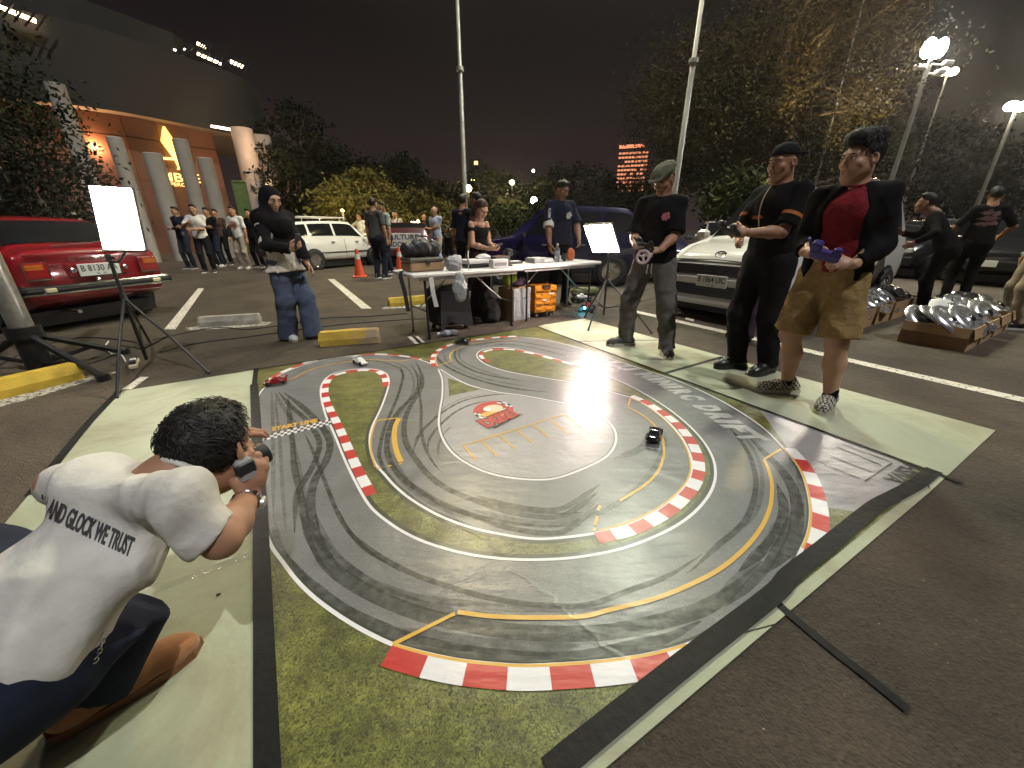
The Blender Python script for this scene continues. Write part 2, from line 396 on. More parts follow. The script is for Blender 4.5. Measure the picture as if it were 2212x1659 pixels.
# ================================================================== the printed mat
def relief(t):
    """normal of the vinyl: soft ripples, sharp fold creases and fine grain, from the position on the ground"""
    g = nd(t, 'ShaderNodeNewGeometry')
    n1 = nd(t, 'ShaderNodeTexNoise'); n1.inputs['Scale'].default_value = 3.2; n1.inputs['Detail'].default_value = 3; n1.inputs['Distortion'].default_value = .6
    mp = nd(t, 'ShaderNodeMapping'); mp.inputs['Rotation'].default_value = (0, 0, .55); mp.inputs['Scale'].default_value = (1, 3.2, 1)
    t.links.new(g.outputs['Position'], mp.inputs['Vector'])
    n2 = nd(t, 'ShaderNodeTexNoise'); n2.inputs['Scale'].default_value = 5.5; n2.inputs['Detail'].default_value = 4
    n3 = nd(t, 'ShaderNodeTexNoise'); n3.inputs['Scale'].default_value = 420; n3.inputs['Detail'].default_value = 2
    t.links.new(g.outputs['Position'], n1.inputs['Vector']); t.links.new(mp.outputs[0], n2.inputs['Vector']); t.links.new(g.outputs['Position'], n3.inputs['Vector'])
    def mth(op, a, b=None, c=None):
        m = nd(t, 'ShaderNodeMath', operation=op)
        for i, q in enumerate((a, b, c)):
            if q is None: continue
            if isinstance(q, (int, float)): m.inputs[i].default_value = q
            else: t.links.new(q, m.inputs[i])
        return m.outputs[0]
    h = mth('MULTIPLY', n1.outputs['Fac'], .030)
    h = mth('ADD', h, mth('MULTIPLY', n2.outputs['Fac'], .010))
    h = mth('ADD', h, mth('MULTIPLY', n3.outputs['Fac'], .00034))
    for (px, py), (qx, qy), w, amp in ((at(690, 860), at(1560, 1180), .006, .0014), (at(1010, 1250), at(1560, 930), .006, .0013), (at(1090, 1140), at(1480, 1270), .005, .001),
                                       (at(1180, 1290), at(1330, 1420), .012, .002), (at(900, 1330), at(1230, 1130), .008, .0012), (at(1160, 800), at(1450, 900), .006, .0012)):
        dx, dy = qx - px, qy - py; L = math.hypot(dx, dy); nx, ny = -dy / L, dx / L
        dt = nd(t, 'ShaderNodeVectorMath', operation='DOT_PRODUCT'); dt.inputs[1].default_value = (nx, ny, 0)
        wob = nd(t, 'ShaderNodeVectorMath', operation='MULTIPLY_ADD'); wob.inputs[1].default_value = (.10, .10, 0)
        t.links.new(n2.outputs['Color'], wob.inputs[0]); t.links.new(g.outputs['Position'], wob.inputs[2]); t.links.new(wob.outputs[0], dt.inputs[0])
        d = mth('ABSOLUTE', mth('SUBTRACT', dt.outputs['Value'], nx * px + ny * py + .05 * (nx + ny)))
        k = mth('SUBTRACT', 1.0, mth('MINIMUM', mth('DIVIDE', d, w), 1.0))
        h = mth('ADD', h, mth('MULTIPLY', mth('SMOOTH_MIN', k, 1.0, .2), amp))
    b = nd(t, 'ShaderNodeBump'); b.inputs['Strength'].default_value = 1.0; b.inputs['Distance'].default_value = .30
    t.links.new(h, b.inputs['Height']); return b.outputs[0]
def vinyl(name, c1, c2=None, scale=40, det=6, rough=.345, lo=.35, hi=.65, alpha=None, big=None, dist=0.0):
    m = bpy.data.materials.new(name); m.use_nodes = True; t = m.node_tree; p = t.nodes['Principled BSDF']
    p.inputs['Roughness'].default_value = rough; p.inputs['Specular IOR Level'].default_value = .58; p.inputs['Coat Weight'].default_value = .45; p.inputs['Coat Roughness'].default_value = .52; p.inputs['Coat IOR'].default_value = 1.5
    t.links.new(relief(t), p.inputs['Normal'])
    g = nd(t, 'ShaderNodeNewGeometry')
    if c2:
        n = nd(t, 'ShaderNodeTexNoise'); n.inputs['Scale'].default_value = scale; n.inputs['Detail'].default_value = det; n.inputs['Distortion'].default_value = dist; n.inputs['Roughness'].default_value = .65
        t.links.new(g.outputs['Position'], n.inputs['Vector'])
        r = nd(t, 'ShaderNodeValToRGB'); e = r.color_ramp.elements
        e[0].position = lo; e[0].color = (*c1, 1); e[1].position = hi; e[1].color = (*c2, 1)
        t.links.new(n.outputs['Fac'], r.inputs[0]); out = r.outputs[0]
        if big:
            n2 = nd(t, 'ShaderNodeTexNoise'); n2.inputs['Scale'].default_value = big[0]; n2.inputs['Detail'].default_value = 5
            t.links.new(g.outputs['Position'], n2.inputs['Vector'])
            r2 = nd(t, 'ShaderNodeValToRGB'); e = r2.color_ramp.elements; e[0].position = .35; e[1].position = .65
            e[0].color = (*[big[1]] * 3, 1); e[1].color = (*[big[2]] * 3, 1); t.links.new(n2.outputs['Fac'], r2.inputs[0])
            mx = nd(t, 'ShaderNodeMix', data_type='RGBA', blend_type='MULTIPLY'); mx.inputs[0].default_value = 1
            t.links.new(out, mx.inputs[6]); t.links.new(r2.outputs[0], mx.inputs[7]); out = mx.outputs[2]
        t.links.new(out, p.inputs['Base Color'])
    else: p.inputs['Base Color'].default_value = (*c1, 1)
    if alpha:
        n = nd(t, 'ShaderNodeTexNoise'); n.inputs['Scale'].default_value = 26; n.inputs['Detail'].default_value = 5
        t.links.new(g.outputs['Position'], n.inputs['Vector'])
        r = nd(t, 'ShaderNodeMapRange'); r.inputs['From Min'].default_value = .3; r.inputs['From Max'].default_value = .7
        r.inputs['To Min'].default_value = alpha[0]; r.inputs['To Max'].default_value = alpha[1]
        t.links.new(n.outputs['Fac'], r.inputs[0]); t.links.new(r.outputs[0], p.inputs['Alpha'])
    return m
V = dict(
    grass=vinyl('printed_grass', (.014, .022, .004), (.235, .240, .055), 78, 10, lo=.38, hi=.66, big=(10, .55, 1.3), dist=2.0),
    track=vinyl('printed_asphalt', (.092, .096, .102), (.188, .193, .200), 230, 6, big=(5, .85, 1.12)),
    plaza=vinyl('printed_concrete', (.255, .250, .265), (.345, .335, .350), 120, 5, big=(4, .9, 1.08)),
    white=vinyl('printed_white', (.72, .71, .74)), red=vinyl('printed_red', (.47, .022, .022)), yellow=vinyl('printed_yellow', (.62, .36, .045)),
    dark=vinyl('printed_dark_green', (.020, .030, .018)), skid=vinyl('printed_skid', (.030, .034, .028), alpha=(.30, .72)), skid2=vinyl('printed_skid_faint', (.030, .034, .028), alpha=(.10, .42)),  # dark: ink of the printed border lines
    grey=vinyl('printed_grey_letter', (.42, .42, .42), (.52, .52, .52), 90, 4, alpha=(.75, 1.0)), black=vinyl('printed_black', (.012, .012, .012)),
    cream=vinyl('printed_cream', (.66, .58, .42)), ylw2=vinyl('printed_warm_yellow', (.70, .42, .07)))
mc = (A_ + B_ + C_ + D_) / 4
Z0 = .0062; _lay = [0]
def zl(): _lay[0] += 1; return Z0 + _lay[0] * .0001
mb = MB(); mb.prism([(p.x, p.y) for p in (A_, B_, C_, D_)], .0046, Z0)
MAT = mb.build('race_mat', V['grass'], origin=(mc.x, mc.y, 0))
tag(MAT, 'large glossy vinyl mat printed with a winding race track', 'mat')
def lay(name, mb, mats, smooth=False):
    return mb.build(name, mats, parent=MAT, fix=False, loc=(-mc.x, -mc.y, 0), smooth=smooth)
# grey apron at the far right corner
mb = MB(); mb.flat(ZF((0, 100), (500, 255), (1250, 560), (1420, 650), (1230, 850), (980, 1000), (860, 1040), (700, 1010), (560, 1000), (300, 520)), zl())
lay('grey_apron', mb, V['plaza'])
# the track surface
outer = (ZA((118, 640), (108, 580), (110, 530), (122, 490), (145, 455), (170, 432), (215, 385), (270, 350), (340, 320), (420, 292), (520, 265), (640, 243), (760, 232), (880, 228), (1000, 235), (1120, 252), (1200, 275), (1250, 297), (1272, 300),
            (1258, 275), (1260, 240), (1285, 205), (1340, 175), (1420, 152), (1500, 138), (1600, 124), (1700, 116))
         + ZB((0, 112), (150, 130), (300, 163), (450, 205), (600, 258), (800, 325), (1000, 392), (1150, 455), (1300, 530), (1450, 620), (1580, 715), (1690, 828), (1760, 910), (1810, 990), (1845, 1090), (1865, 1200), (1865, 1300), (1845, 1400), (1800, 1500))
         + ZE((1200, 235), (1120, 320), (1000, 430), (900, 500), (760, 580), (560, 635), (340, 665))
         + ZC((1960, 997), (1780, 1000), (1610, 988), (1440, 970), (1275, 940), (1130, 905), (985, 862), (870, 810), (740, 740), (600, 650), (470, 550), (360, 440), (270, 320), (200, 220), (160, 100), (143, 0))
         + ZA((136, 1100), (133, 1000), (130, 850), (124, 740)))
outP = cr(outer, 4, True)
mb = MB(); mb.flat([(p.x, p.y) for p in outP], zl()); lay('track_print', mb, V['track'])
# pale plaza inside the ring
plaza = (ZA((1278, 318), (1298, 375), (1303, 430), (1300, 500), (1288, 570), (1280, 630), (1280, 690), (1300, 760), (1340, 830), (1400, 890), (1480, 940), (1580, 985), (1700, 1015), (1850, 1033), (2000, 1030))
         + ZB((330, 994), (500, 920), (580, 860), (615, 790), (610, 720), (575, 670), (540, 640), (470, 602), (400, 575), (300, 545), (150, 515), (0, 488))
         + ZA((1650, 468), (1500, 432), (1420, 400), (1340, 355)))
plP = cr(plaza, 4, True)
mb = MB(); mb.flat([(p.x, p.y) for p in plP], zl()); lay('plaza_print', mb, V['plaza'])
# skid marks (before the lines)
sk = MB(); sk2 = MB(); zs = zl()
def skid(pts, w, m=0):
    global zs
    zs += .000006
    P = resample(cr(pts, 6), .025)
    if len(P) > 4: ribbon(sk if m == 0 else sk2, P, w, zs, 0, True)
skid(ZA((205, 460), (210, 600), (215, 800), (215, 1000), (218, 1300)), .020, 1)
skid(ZA((240, 470), (232, 560), (250, 700), (265, 900), (280, 1150), (300, 1400)), .018, 1)
skid(ZA((250, 470), (330, 560), (420, 640), (480, 720), (512, 800), (490, 900), (440, 1000), (380, 1100), (360, 1200), (352, 1400)), .032)
skid(ZA((280, 470), (400, 560), (500, 660), (560, 740), (580, 820), (550, 920), (490, 1020), (460, 1130), (460, 1250), (500, 1400), (560, 1500), (680, 1646)), .040)
skid(ZA((310, 500), (320, 650), (340, 800), (350, 950), (385, 1100), (415, 1250), (440, 1400), (520, 1560), (600, 1646)), .030)
skid(ZA((420, 740), (470, 850), (530, 1000), (580, 1130), (640, 1270), (720, 1390), (830, 1500), (960, 1580), (1060, 1646)), .018)
skid(ZA((340, 560), (328, 700), (370, 900), (420, 1150), (440, 1300)), .02, 1)
skid(ZA((225, 470), (300, 600), (420, 740)), .022, 1)
skid(ZA((1030, 300), (1047, 370), (1020, 480), (980, 580), (930, 700), (900, 830), (900, 900), (950, 1000), (1020, 1080), (1150, 1180), (1300, 1260), (1500, 1330)), .022)
skid(ZA((1100, 290), (1140, 360), (1150, 430), (1110, 500), (1030, 580), (970, 680), (945, 800), (960, 900), (1030, 1010), (1180, 1120), (1350, 1210), (1600, 1290), (1900, 1330), (2212, 1330)), .032)
skid(ZA((1130, 270), (1165, 350), (1170, 430), (1120, 520), (1075, 600), (1055, 700), (1070, 800), (1130, 900), (1210, 1000), (1330, 1090), (1500, 1160), (1750, 1220), (2000, 1250), (2212, 1245)), .034)
skid(ZA((930, 250), (1080, 320), (1120, 420), (1080, 530), (1000, 660), (960, 780)), .02, 1)
skid(ZA((1140, 400), (1165, 560), (1165, 700), (1190, 820), (1240, 920), (1320, 1010)), .02)
skid(ZA((960, 840), (1000, 950), (1100, 1080), (1250, 1180), (1450, 1260), (1700, 1300)), .045, 1)
skid(ZA((1110, 870), (1150, 750), (1230, 660), (1330, 580), (1450, 520), (1600, 490), (1750, 480)), .022)
skid(ZA((1210, 860), (1215, 780), (1270, 700), (1380, 600), (1500, 545), (1620, 520)), .018)
skid(ZA((1280, 900), (1275, 820), (1310, 740), (1370, 680)), .016, 1)
skid(ZA((1240, 640), (1330, 560), (1450, 505), (1600, 478)), .014, 1)
skid(ZA((1250, 200), (1265, 240), (1310, 290), (1420, 350), (1600, 410), (1800, 450), (2000, 470)), .030)
skid(ZA((1390, 180), (1380, 230), (1410, 280), (1500, 330), (1650, 370), (1850, 400)), .026)
skid(ZA((1310, 210), (1330, 270), (1450, 340), (1650, 400), (1900, 440)), .024, 1)
skid(ZA((1420, 190), (1410, 235), (1440, 275), (1560, 330), (1750, 385)), .02, 1)
skid(ZA((1500, 165), (1700, 140), (1900, 160), (2212, 225)), .03, 1)
skid(ZA((1560, 175), (1720, 160), (1900, 185), (2150, 250)), .03, 1)
skid(ZA((560, 290), (720, 262), (900, 272), (1030, 320), (1060, 400)), .03, 1)
for o in (0, 48, 95, 150):
    skid(ZA((1500, 1130 + o), (1750, 1200 + o), (2000, 1230 + o)) + ZB((330, 1190 + o), (520, 1060 + o * .8)), .03 + .004 * (o % 3), 1 if o % 2 else 0)
skid(ZB((250, 1330), (450, 1270), (620, 1190), (760, 1080), (860, 960), (930, 820), (930, 720)), .03, 1)
skid(ZB((600, 900), (720, 860), (810, 800), (840, 700)), .05, 1)
skid(ZB((1480, 770), (1560, 850), (1640, 930), (1720, 1030), (1770, 1150), (1780, 1300), (1740, 1450), (1660, 1560), (1560, 1646)), .050)
skid(ZB((1300, 650), (1400, 760), (1470, 870), (1510, 1000), (1510, 1120), (1470, 1250), (1400, 1350), (1280, 1450), (1120, 1600), (1050, 1646)), .024)
skid(ZB((1650, 1060), (1690, 1180), (1680, 1300), (1620, 1420), (1500, 1540), (1380, 1646)), .040)
skid(ZB((1780, 960), (1805, 1080), (1800, 1200), (1780, 1330)), .03, 1)
skid(ZB((1430, 740), (1500, 840), (1545, 950), (1555, 1080), (1520, 1230), (1420, 1370)), .02, 1)
skid(ZC((380, 0), (450, 150), (560, 330), (700, 450), (900, 560), (1150, 660), (1400, 720), (1700, 770), (2000, 790), (2212, 790)) + ZE((420, 528), (600, 490), (800, 430), (950, 330), (1060, 220)), .052)
skid(ZC((420, 0), (520, 180), (680, 350), (900, 480), (1150, 560), (1400, 590), (1700, 625), (1950, 630), (2212, 640)) + ZE((420, 415)), .028, 1)
skid(ZC((640, 0), (720, 150), (880, 280), (1100, 400), (1350, 490), (1600, 560), (1850, 600), (2212, 610)) + ZE((480, 350), (650, 285), (800, 190)), .022)
skid(ZC((300, 280), (450, 480), (650, 640), (850, 740), (1100, 840), (1400, 910), (1700, 950), (2000, 965), (2212, 950)) + ZE((420, 622), (640, 560), (800, 480)), .050)
skid(ZC((220, 50), (250, 220), (360, 380), (520, 520)), .026, 1)
skid(ZC((480, 0), (570, 220), (760, 410), (1000, 540), (1300, 640), (1650, 690), (2000, 700)), .03, 1)
skid(ZE((900, 420), (1050, 280), (1140, 140), (1190, 0)), .03); skid(ZE((860, 380), (1000, 250), (1100, 110), (1150, 0)), .03, 1)
skid(ZC((1000, 760), (1300, 830), (1600, 870), (1900, 880), (2212, 870)), .05, 1)
lay('skid_marks', sk, V['skid']); lay('faint_skid_marks', sk2, V['skid2']); _lay[0] += 5
# grass islands
snake = (ZA((1522, 232), (1540, 205), (1580, 190), (1640, 183), (1720, 183), (1800, 195))
         + ZB((100, 218), (200, 245), (350, 292), (500, 345), (650, 402), (800, 480), (950, 575), (1080, 680), (1180, 790), (1240, 900), (1255, 1000), (1235, 1090), (1180, 1180), (1090, 1270), (970, 1350), (820, 1420), (650, 1480), (450, 1522), (250, 1545))
         + ZA((1800, 1550), (1600, 1535), (1400, 1500), (1200, 1440), (1050, 1370), (930, 1290), (850, 1220), (800, 1150), (750, 1060), (700, 960), (660, 870), (620, 770), (590, 700), (560, 640), (535, 560), (522, 500), (520, 450), (530, 415), (550, 385), (590, 355), (650, 335), (730, 322), (800, 318), (870, 322), (915, 335), (945, 355), (958, 395), (950, 450), (920, 540), (890, 610), (860, 670), (840, 730), (835, 790), (845, 860), (870, 930), (930, 1000), (1000, 1078), (1100, 1160), (1250, 1250), (1400, 1315), (1550, 1360), (1700, 1390))
         + ZB((40, 1411), (150, 1416), (300, 1405), (480, 1380), (620, 1345), (750, 1300), (870, 1240), (970, 1170), (1050, 1090), (1095, 1010), (1105, 930), (1080, 840), (1030, 750), (960, 670), (880, 600), (800, 545), (715, 505), (600, 472), (500, 440), (410, 414), (250, 392), (100, 368))
         + ZA((1780, 348), (1680, 325), (1600, 297), (1545, 265)))
snP = cr(snake, 4, True); snL = resample(snP + [snP[0]], .02)
area = sum(a.x * b.y - b.x * a.y for a, b in zip(snP, snP[1:] + snP[:1]))
sgn = 1 if area > 0 else -1
mb = MB(); mb.flat([(p.x, p.y) for p in snP], zl()); lay('grass_island', mb, V['grass'])
mb = MB(); ribbon(mb, offset(snL, sgn * .016), .020, zl()); lay('island_dark_line', mb, V['dark'])  # dark green border printed on the grass side of the white line
mb = MB(); mb.flat(ZA((1337, 378), (1345, 495), (1540, 452)), zl()); lay('grass_triangle', mb, V['grass'])
# white lines
mb = MB(); z = zl()
ribbon(mb, snL, .013, z)
oL = resample(outP + [outP[0]], .02); ribbon(mb, oL, .013, z)
pL = resample(plP + [plP[0]], .02); ribbon(mb, pL, .013, z)
lay('white_edge_lines', mb, V['white'])
mb = MB(); z = zl(); ribbon(mb, offset(oL, -.012 if sgn else 0), .006, z); ribbon(mb, offset(pL, .011), .006, z); lay('thin_dark_lines', mb, V['dark'])  # thin dark lines printed beside the white ones
# kerbs
def kerb(pts, w, blk, off=0.0, start=0, thin=None):
    P = resample(cr(pts, 8), blk / 5)
    if off: P = offset(P, off)
    mb = MB(); z = zl(); A = offset(P, w / 2); B = offset(P, -w / 2); n = len(P)
    mb.add([(p.x, p.y, z) for p in A] + [(p.x, p.y, z) for p in B], [])
    for i in range(n - 1): mb.f.append((i, i + n, i + n + 1, i + 1)); mb.m.append((i // 5 + start) % 2)
    lay('kerb_stripes', mb, [V['red'], V['white']])
    if thin:
        mb = MB(); ribbon(mb, offset(P, thin), .009, zl()); lay('kerb_line', mb, V['yellow'])
kerb(ZA((935, 432), (935, 390), (918, 360), (885, 336), (820, 327), (740, 331), (660, 346), (605, 364), (570, 392), (552, 430), (548, 480), (562, 540), (590, 600), (625, 670), (662, 750), (700, 840), (745, 940), (790, 1030), (828, 1100), (850, 1140)), .050, .098)
kerb(ZA((190, 412), (240, 366), (330, 322), (430, 283), (520, 262)), .040, .125, .022, 1)
kerb(ZA((780, 232), (880, 228), (1000, 235), (1100, 248), (1160, 263)), .036, .125, .020)
kerb(ZA((1270, 302), (1256, 275), (1258, 240), (1285, 205), (1340, 175), (1420, 152), (1500, 138), (1600, 124), (1700, 116), (1800, 112)), .045, .095, .024, 0, -.026)
kerb(ZA((1600, 276), (1560, 250), (1548, 228), (1575, 206), (1640, 194), (1740, 194)) + ZB((60, 216), (160, 242), (280, 274), (380, 306), (500, 348)), .040, .118)
kerb(ZB((715, 495), (800, 530), (880, 578), (960, 634), (1030, 697), (1090, 774), (1130, 850), (1150, 935), (1142, 1015), (1105, 1090), (1040, 1165), (950, 1240), (840, 1305), (700, 1365), (580, 1395), (470, 1415)), .058, .092, 0, 1, -.034 * 0)
kerb(ZB((1690, 828), (1760, 910), (1810, 990), (1845, 1090), (1865, 1200), (1865, 1300), (1845, 1400), (1808, 1490)), .062, .118, .034, 1, -.034)
kerb(ZC((985, 862), (1130, 905), (1275, 940), (1440, 970), (1610, 988), (1780, 1000), (1960, 997)) + ZE((340, 665), (560, 635), (740, 588)), .062, .118, -.034, 0, .034)
# yellow lines
mb = MB(); z = zl()
def yl(pts, w=.013): ribbon(mb, resample(cr(pts, 6), .02), w, z)
yl(ZC((985, 862), (1400, 655))); yl(ZC((1400, 655), (1600, 680), (1800, 690), (2000, 690), (2212, 682)) + ZE((400, 435), (600, 385), (780, 310), (900, 240), (1000, 150), (1060, 70)) + ZB((1600, 1230), (1615, 1150), (1615, 1050), (1590, 960), (1565, 905)), .016)
yl(ZB((1565, 905), (1690, 830)))
yl(ZA((870, 655), (1025, 635))); yl(ZA((1022, 640), (1000, 690), (993, 750), (1000, 820), (1018, 880), (1042, 930)), .030)
yl(ZA((1045, 930), (1000, 941))); yl(ZA((975, 944), (925, 955))); yl(ZA((905, 958), (872, 966)))
yl(ZA((878, 655), (852, 730), (842, 800), (850, 880), (876, 965)), .010)
yl(ZA((315, 388), (350, 378), (420, 340), (500, 310), (600, 288), (700, 272), (820, 262), (950, 265), (1030, 270), (1130, 250)), .013)
yl(ZA((1280, 298), (1360, 270))); yl(ZA((1360, 270), (1350, 237), (1370, 206), (1420, 178), (1480, 160), (1600, 145), (1740, 137), (1790, 118)), .013)
yl(ZB((712, 505), (690, 565))); yl(ZB((690, 565), (790, 620), (860, 680), (910, 760), (925, 850), (912, 920), (880, 990), (800, 1070), (700, 1135), (640, 1170)), .014)
yl(ZB((515, 1200), (505, 1222), (497, 1245)), .013); yl(ZB((496, 1270), (488, 1300), (482, 1330)), .013); yl(ZB((480, 1345), (476, 1360), (471, 1382)), .013)
yl(ZB((715, 512), (800, 553), (880, 608), (955, 676), (1022, 755), (1070, 843), (1094, 930), (1085, 1008), (1040, 1085), (962, 1162), (862, 1232), (745, 1290), (618, 1335), (480, 1370)), .009)
yl(ZA((1435, 815), (1760, 715)) + ZB((180, 645), (300, 612)), .012)
for a, b in (((1435, 815), (1530, 920)), ((1550, 780), (1655, 885)), ((1665, 750), (1780, 845)), ((1780, 715), (1890, 805)), ((1890, 685), (2000, 775)), ((2000, 652), (2110, 740)), ((2100, 622), (2200, 705))): yl(ZA(a, b), .012)
lay('yellow_lines', mb, V['yellow'])
# start line
mb = MB(); z = zl(); q = [Vector((*p, 0)) for p in ZA((128, 757), (585, 645), (592, 678), (130, 790))]
nx_, ny_ = 22, 3
for i in range(nx_):
    for j in range(ny_):
        f = lambda a, b: q[0].lerp(q[1], a / nx_).lerp(q[3].lerp(q[2], a / nx_), b / ny_)
        mb.add([(*f(a, b).xy, z) for a, b in ((i, j), (i, j + 1), (i + 1, j + 1), (i + 1, j))], [(0, 1, 2, 3)], (i + j) % 2)
lay('start_checker', mb, [V['white'], V['black']])
def lay_text(s, p0, p1, size, m, name, bold=0.0, z=None):
    vs, fs = text_geo(s, size, bold=bold); p0 = Vector((*p0, 0)); p1 = Vector((*p1, 0)); d = (p1 - p0); w = max(v[0] for v in vs) - min(v[0] for v in vs)
    k = d.length / w; ang = math.atan2(d.y, d.x); c = (p0 + p1) / 2
    T = Matrix.Translation((c.x, c.y, z or zl())) @ Matrix.Rotation(ang, 4, 'Z') @ Matrix.Diagonal((k, 1, 1, 1))
    mb = MB(); mb.add(vs, fs, 0, T); return lay(name, mb, m)
lay_text('START LINE', *ZA((205, 712), (500, 652)), .075, V['yellow'], 'start_lettering', .004)
# lettering along the outer bend
mb = MB(); z = zl()
base = resample(cr(ZB((418, 262), (560, 292), (720, 345), (880, 415), (1020, 490), (1150, 575), (1270, 660), (1400, 752), (1490, 800)), 10), .005)
word = 'DIZZI MINIRC DRIFT'; adv = {'I': .5, ' ': .55, 'M': 1.2, 'N': 1.08}
tot = sum(adv.get(ch, 1.0) for ch in word); L = len(base) - 1; pos = 0.0
for ch in word:
    a = adv.get(ch, 1.0); mid = (pos + a / 2) / tot * L; pos += a
    if ch == ' ': continue
    i = int(mid); p = base[i]; t = (base[min(i + 20, L)] - base[max(i - 20, 0)]); ang = math.atan2(t.y, t.x)
    vs, fs = text_geo(ch, .20, bold=.014); wd = max(v[0] for v in vs) - min(v[0] for v in vs); tw = a / tot * L * .005 * .84
    sh = Matrix.Identity(4); sh[0][1] = .22
    mb.add(vs, fs, 0, Matrix.Translation((p.x, p.y, z)) @ Matrix.Rotation(ang, 4, 'Z') @ Matrix.Translation((0, .055, 0)) @ sh @ Matrix.Diagonal((tw / wd, 1, 1, 1)))
lay('bend_lettering', mb, V['grey'])
lay_text('HSIVA', *[at((1900 + x / 3.6867) / 1.15732, (1000 + y / 3.6867) / 1.15732) for x, y in ((1400, 620), (1200, 760))], .10, V['black'], 'corner_lettering', .003)
mb = MB(); z = zl()
for a, b in (((530, 580), (980, 765)), ((640, 525), (1060, 690)), ((700, 440), (1150, 630)), ((960, 765), (1230, 580)), ((760, 420), (1220, 590))):
    ribbon(mb, resample([Vector((*p, 0)) for p in ZF(a, b)], .03), .008, z)
lay('corner_bay_lines', mb, V['black'])
# round badge printed on the plaza, with the word in red
bc = Vector((*at(1066, 888), 0)); ra = at(1022, 892); rb = at(1108, 884)
bx = (Vector((*rb, 0)) - Vector((*ra, 0))) / 2; by = (Vector((*at(1062, 868), 0)) - Vector((*at(1070, 908), 0))) / 2
def bp(r, a): p = bc + bx * r * math.cos(a) + by * r * math.sin(a); return (p.x, p.y)
mb = MB(); z = zl(); n = 40
for i in range(n):
    a0, a1 = 2 * math.pi * i / n, 2 * math.pi * (i + 1) / n; am = math.degrees(a0) % 360
    chk = 5 < am < 65 or 185 < am < 262
    for j, (r0, r1) in enumerate(((.74, .87), (.87, 1.0))):
        mi = ((i // 2 + j) % 2) + 1 if chk else 0
        mb.add([(*bp(r, a), z) for r, a in ((r0, a0), (r1, a0), (r1, a1), (r0, a1))], [(0, 1, 2, 3)], mi)
mb.flat([bp(.74, 2 * math.pi * i / 24) for i in range(24)], z, 3)
def blob(cx, cy, rx, ry, mi, dz):
    pts = []
    for i in range(18):
        a = 2 * math.pi * i / 18; p = bc + bx * (cx + rx * math.cos(a)) + by * (cy + ry * math.sin(a)); pts.append((p.x, p.y))
    mb.flat(pts, z + dz, mi)
blob(-.05, -.42, .62, .32, 4, .0002); blob(.0, .18, .5, .38, 5, .0003); blob(-.3, .12, .2, .2, 2, .0004); blob(.52, -.25, .26, .3, 5, .0004); blob(.56, -.22, .18, .22, 2, .0005)
lay('round_badge', mb, [V['red'], V['black'], V['white'], V['red'], V['ylw2'], V['cream']])
_lay[0] += 6
lay_text('DIZZI', at(1042, 921), at(1112, 893), .16, V['black'], 'badge_outline', .016)
lay_text('DIZZI', at(1042, 921), at(1112, 893), .15, V['red'], 'badge_word', .009)
lay_text('MINIRC TOYS', at(1066, 928), at(1128, 897), .035, V['black'], 'badge_small_word', .0008)
# border tape
mb = MB(); z = zl()
ribbon(mb, [A_ + EX * .02 - EY * .02, A_ + EX * .02 + EY * .7], .036, z)
ribbon(mb, [A_ + EX * .018 + EY * .42, A_.lerp(D_, .6) + EX * .025, D_ + EX * .025], .056, z + .0006)
ribbon(mb, [A_ + EY * .012, B_ + EY * .012], .020, z); ribbon(mb, [B_ - EX * .014, B_.lerp(C_, .6) - EX * .016, C_ - EX * .02 + EY * .1], .026, z)
ne = [Vector((*p, 0)) for p in ZF((1600, 660), (1450, 780), (1290, 870), (1080, 980), (900, 1120), (560, 1400), (260, 1640))] + [Vector((*p, 0)) for p in ZE((1110, 368), (700, 688), (300, 1010), (165, 1124), (100, 1180))]
ribbon(mb, resample(cr(ne, 6), .03), .064, z + .001)
lay('border_tape', mb, M['tape'])
# ================================================================== wheel stops
M['yellow_paint'] = mat('yellow_concrete', (.50, .34, .035), .75, var=.25, vscale=7, bump=.5, bscale=60)
M['grey_conc'] = mat('bare_concrete', (.33, .30, .24), .85, var=.3, vscale=9, bump=.8, bscale=45)
M['yellow_worn'] = mat('worn_yellow_concrete', (.52, .36, .05), .8, var=.0); 
def worn_yellow():
    m = mat('chipped_yellow', (.55, .36, .05), .8, var=.2, vscale=8, bump=.8, bscale=50); t = m.node_tree; p = t.nodes['Principled BSDF']
    base = p.inputs['Base Color'].links[0].from_socket; tc = nd(t, 'ShaderNodeTexCoord'); n = nd(t, 'ShaderNodeTexNoise'); n.inputs['Scale'].default_value = 9; n.inputs['Detail'].default_value = 9; n.inputs['Roughness'].default_value = .75
    t.links.new(tc.outputs['Object'], n.inputs['Vector']); sp = nd(t, 'ShaderNodeSeparateXYZ'); t.links.new(tc.outputs['Object'], sp.inputs[0])
    ad = nd(t, 'ShaderNodeMath', operation='MULTIPLY_ADD'); ad.inputs[1].default_value = .42; t.links.new(sp.outputs['X'], ad.inputs[0]); t.links.new(n.outputs['Fac'], ad.inputs[2])
    r = nd(t, 'ShaderNodeMapRange'); r.inputs['From Min'].default_value = .50; r.inputs['From Max'].default_value = .60; t.links.new(ad.outputs[0], r.inputs[0])
    mx = nd(t, 'ShaderNodeMix', data_type='RGBA'); mx.inputs[7].default_value = (.36, .27, .17, 1)
    t.links.new(r.outputs[0], mx.inputs[0]); t.links.new(base, mx.inputs[6]); t.links.new(mx.outputs[2], p.inputs['Base Color']); return m
M['chipped'] = worn_yellow()
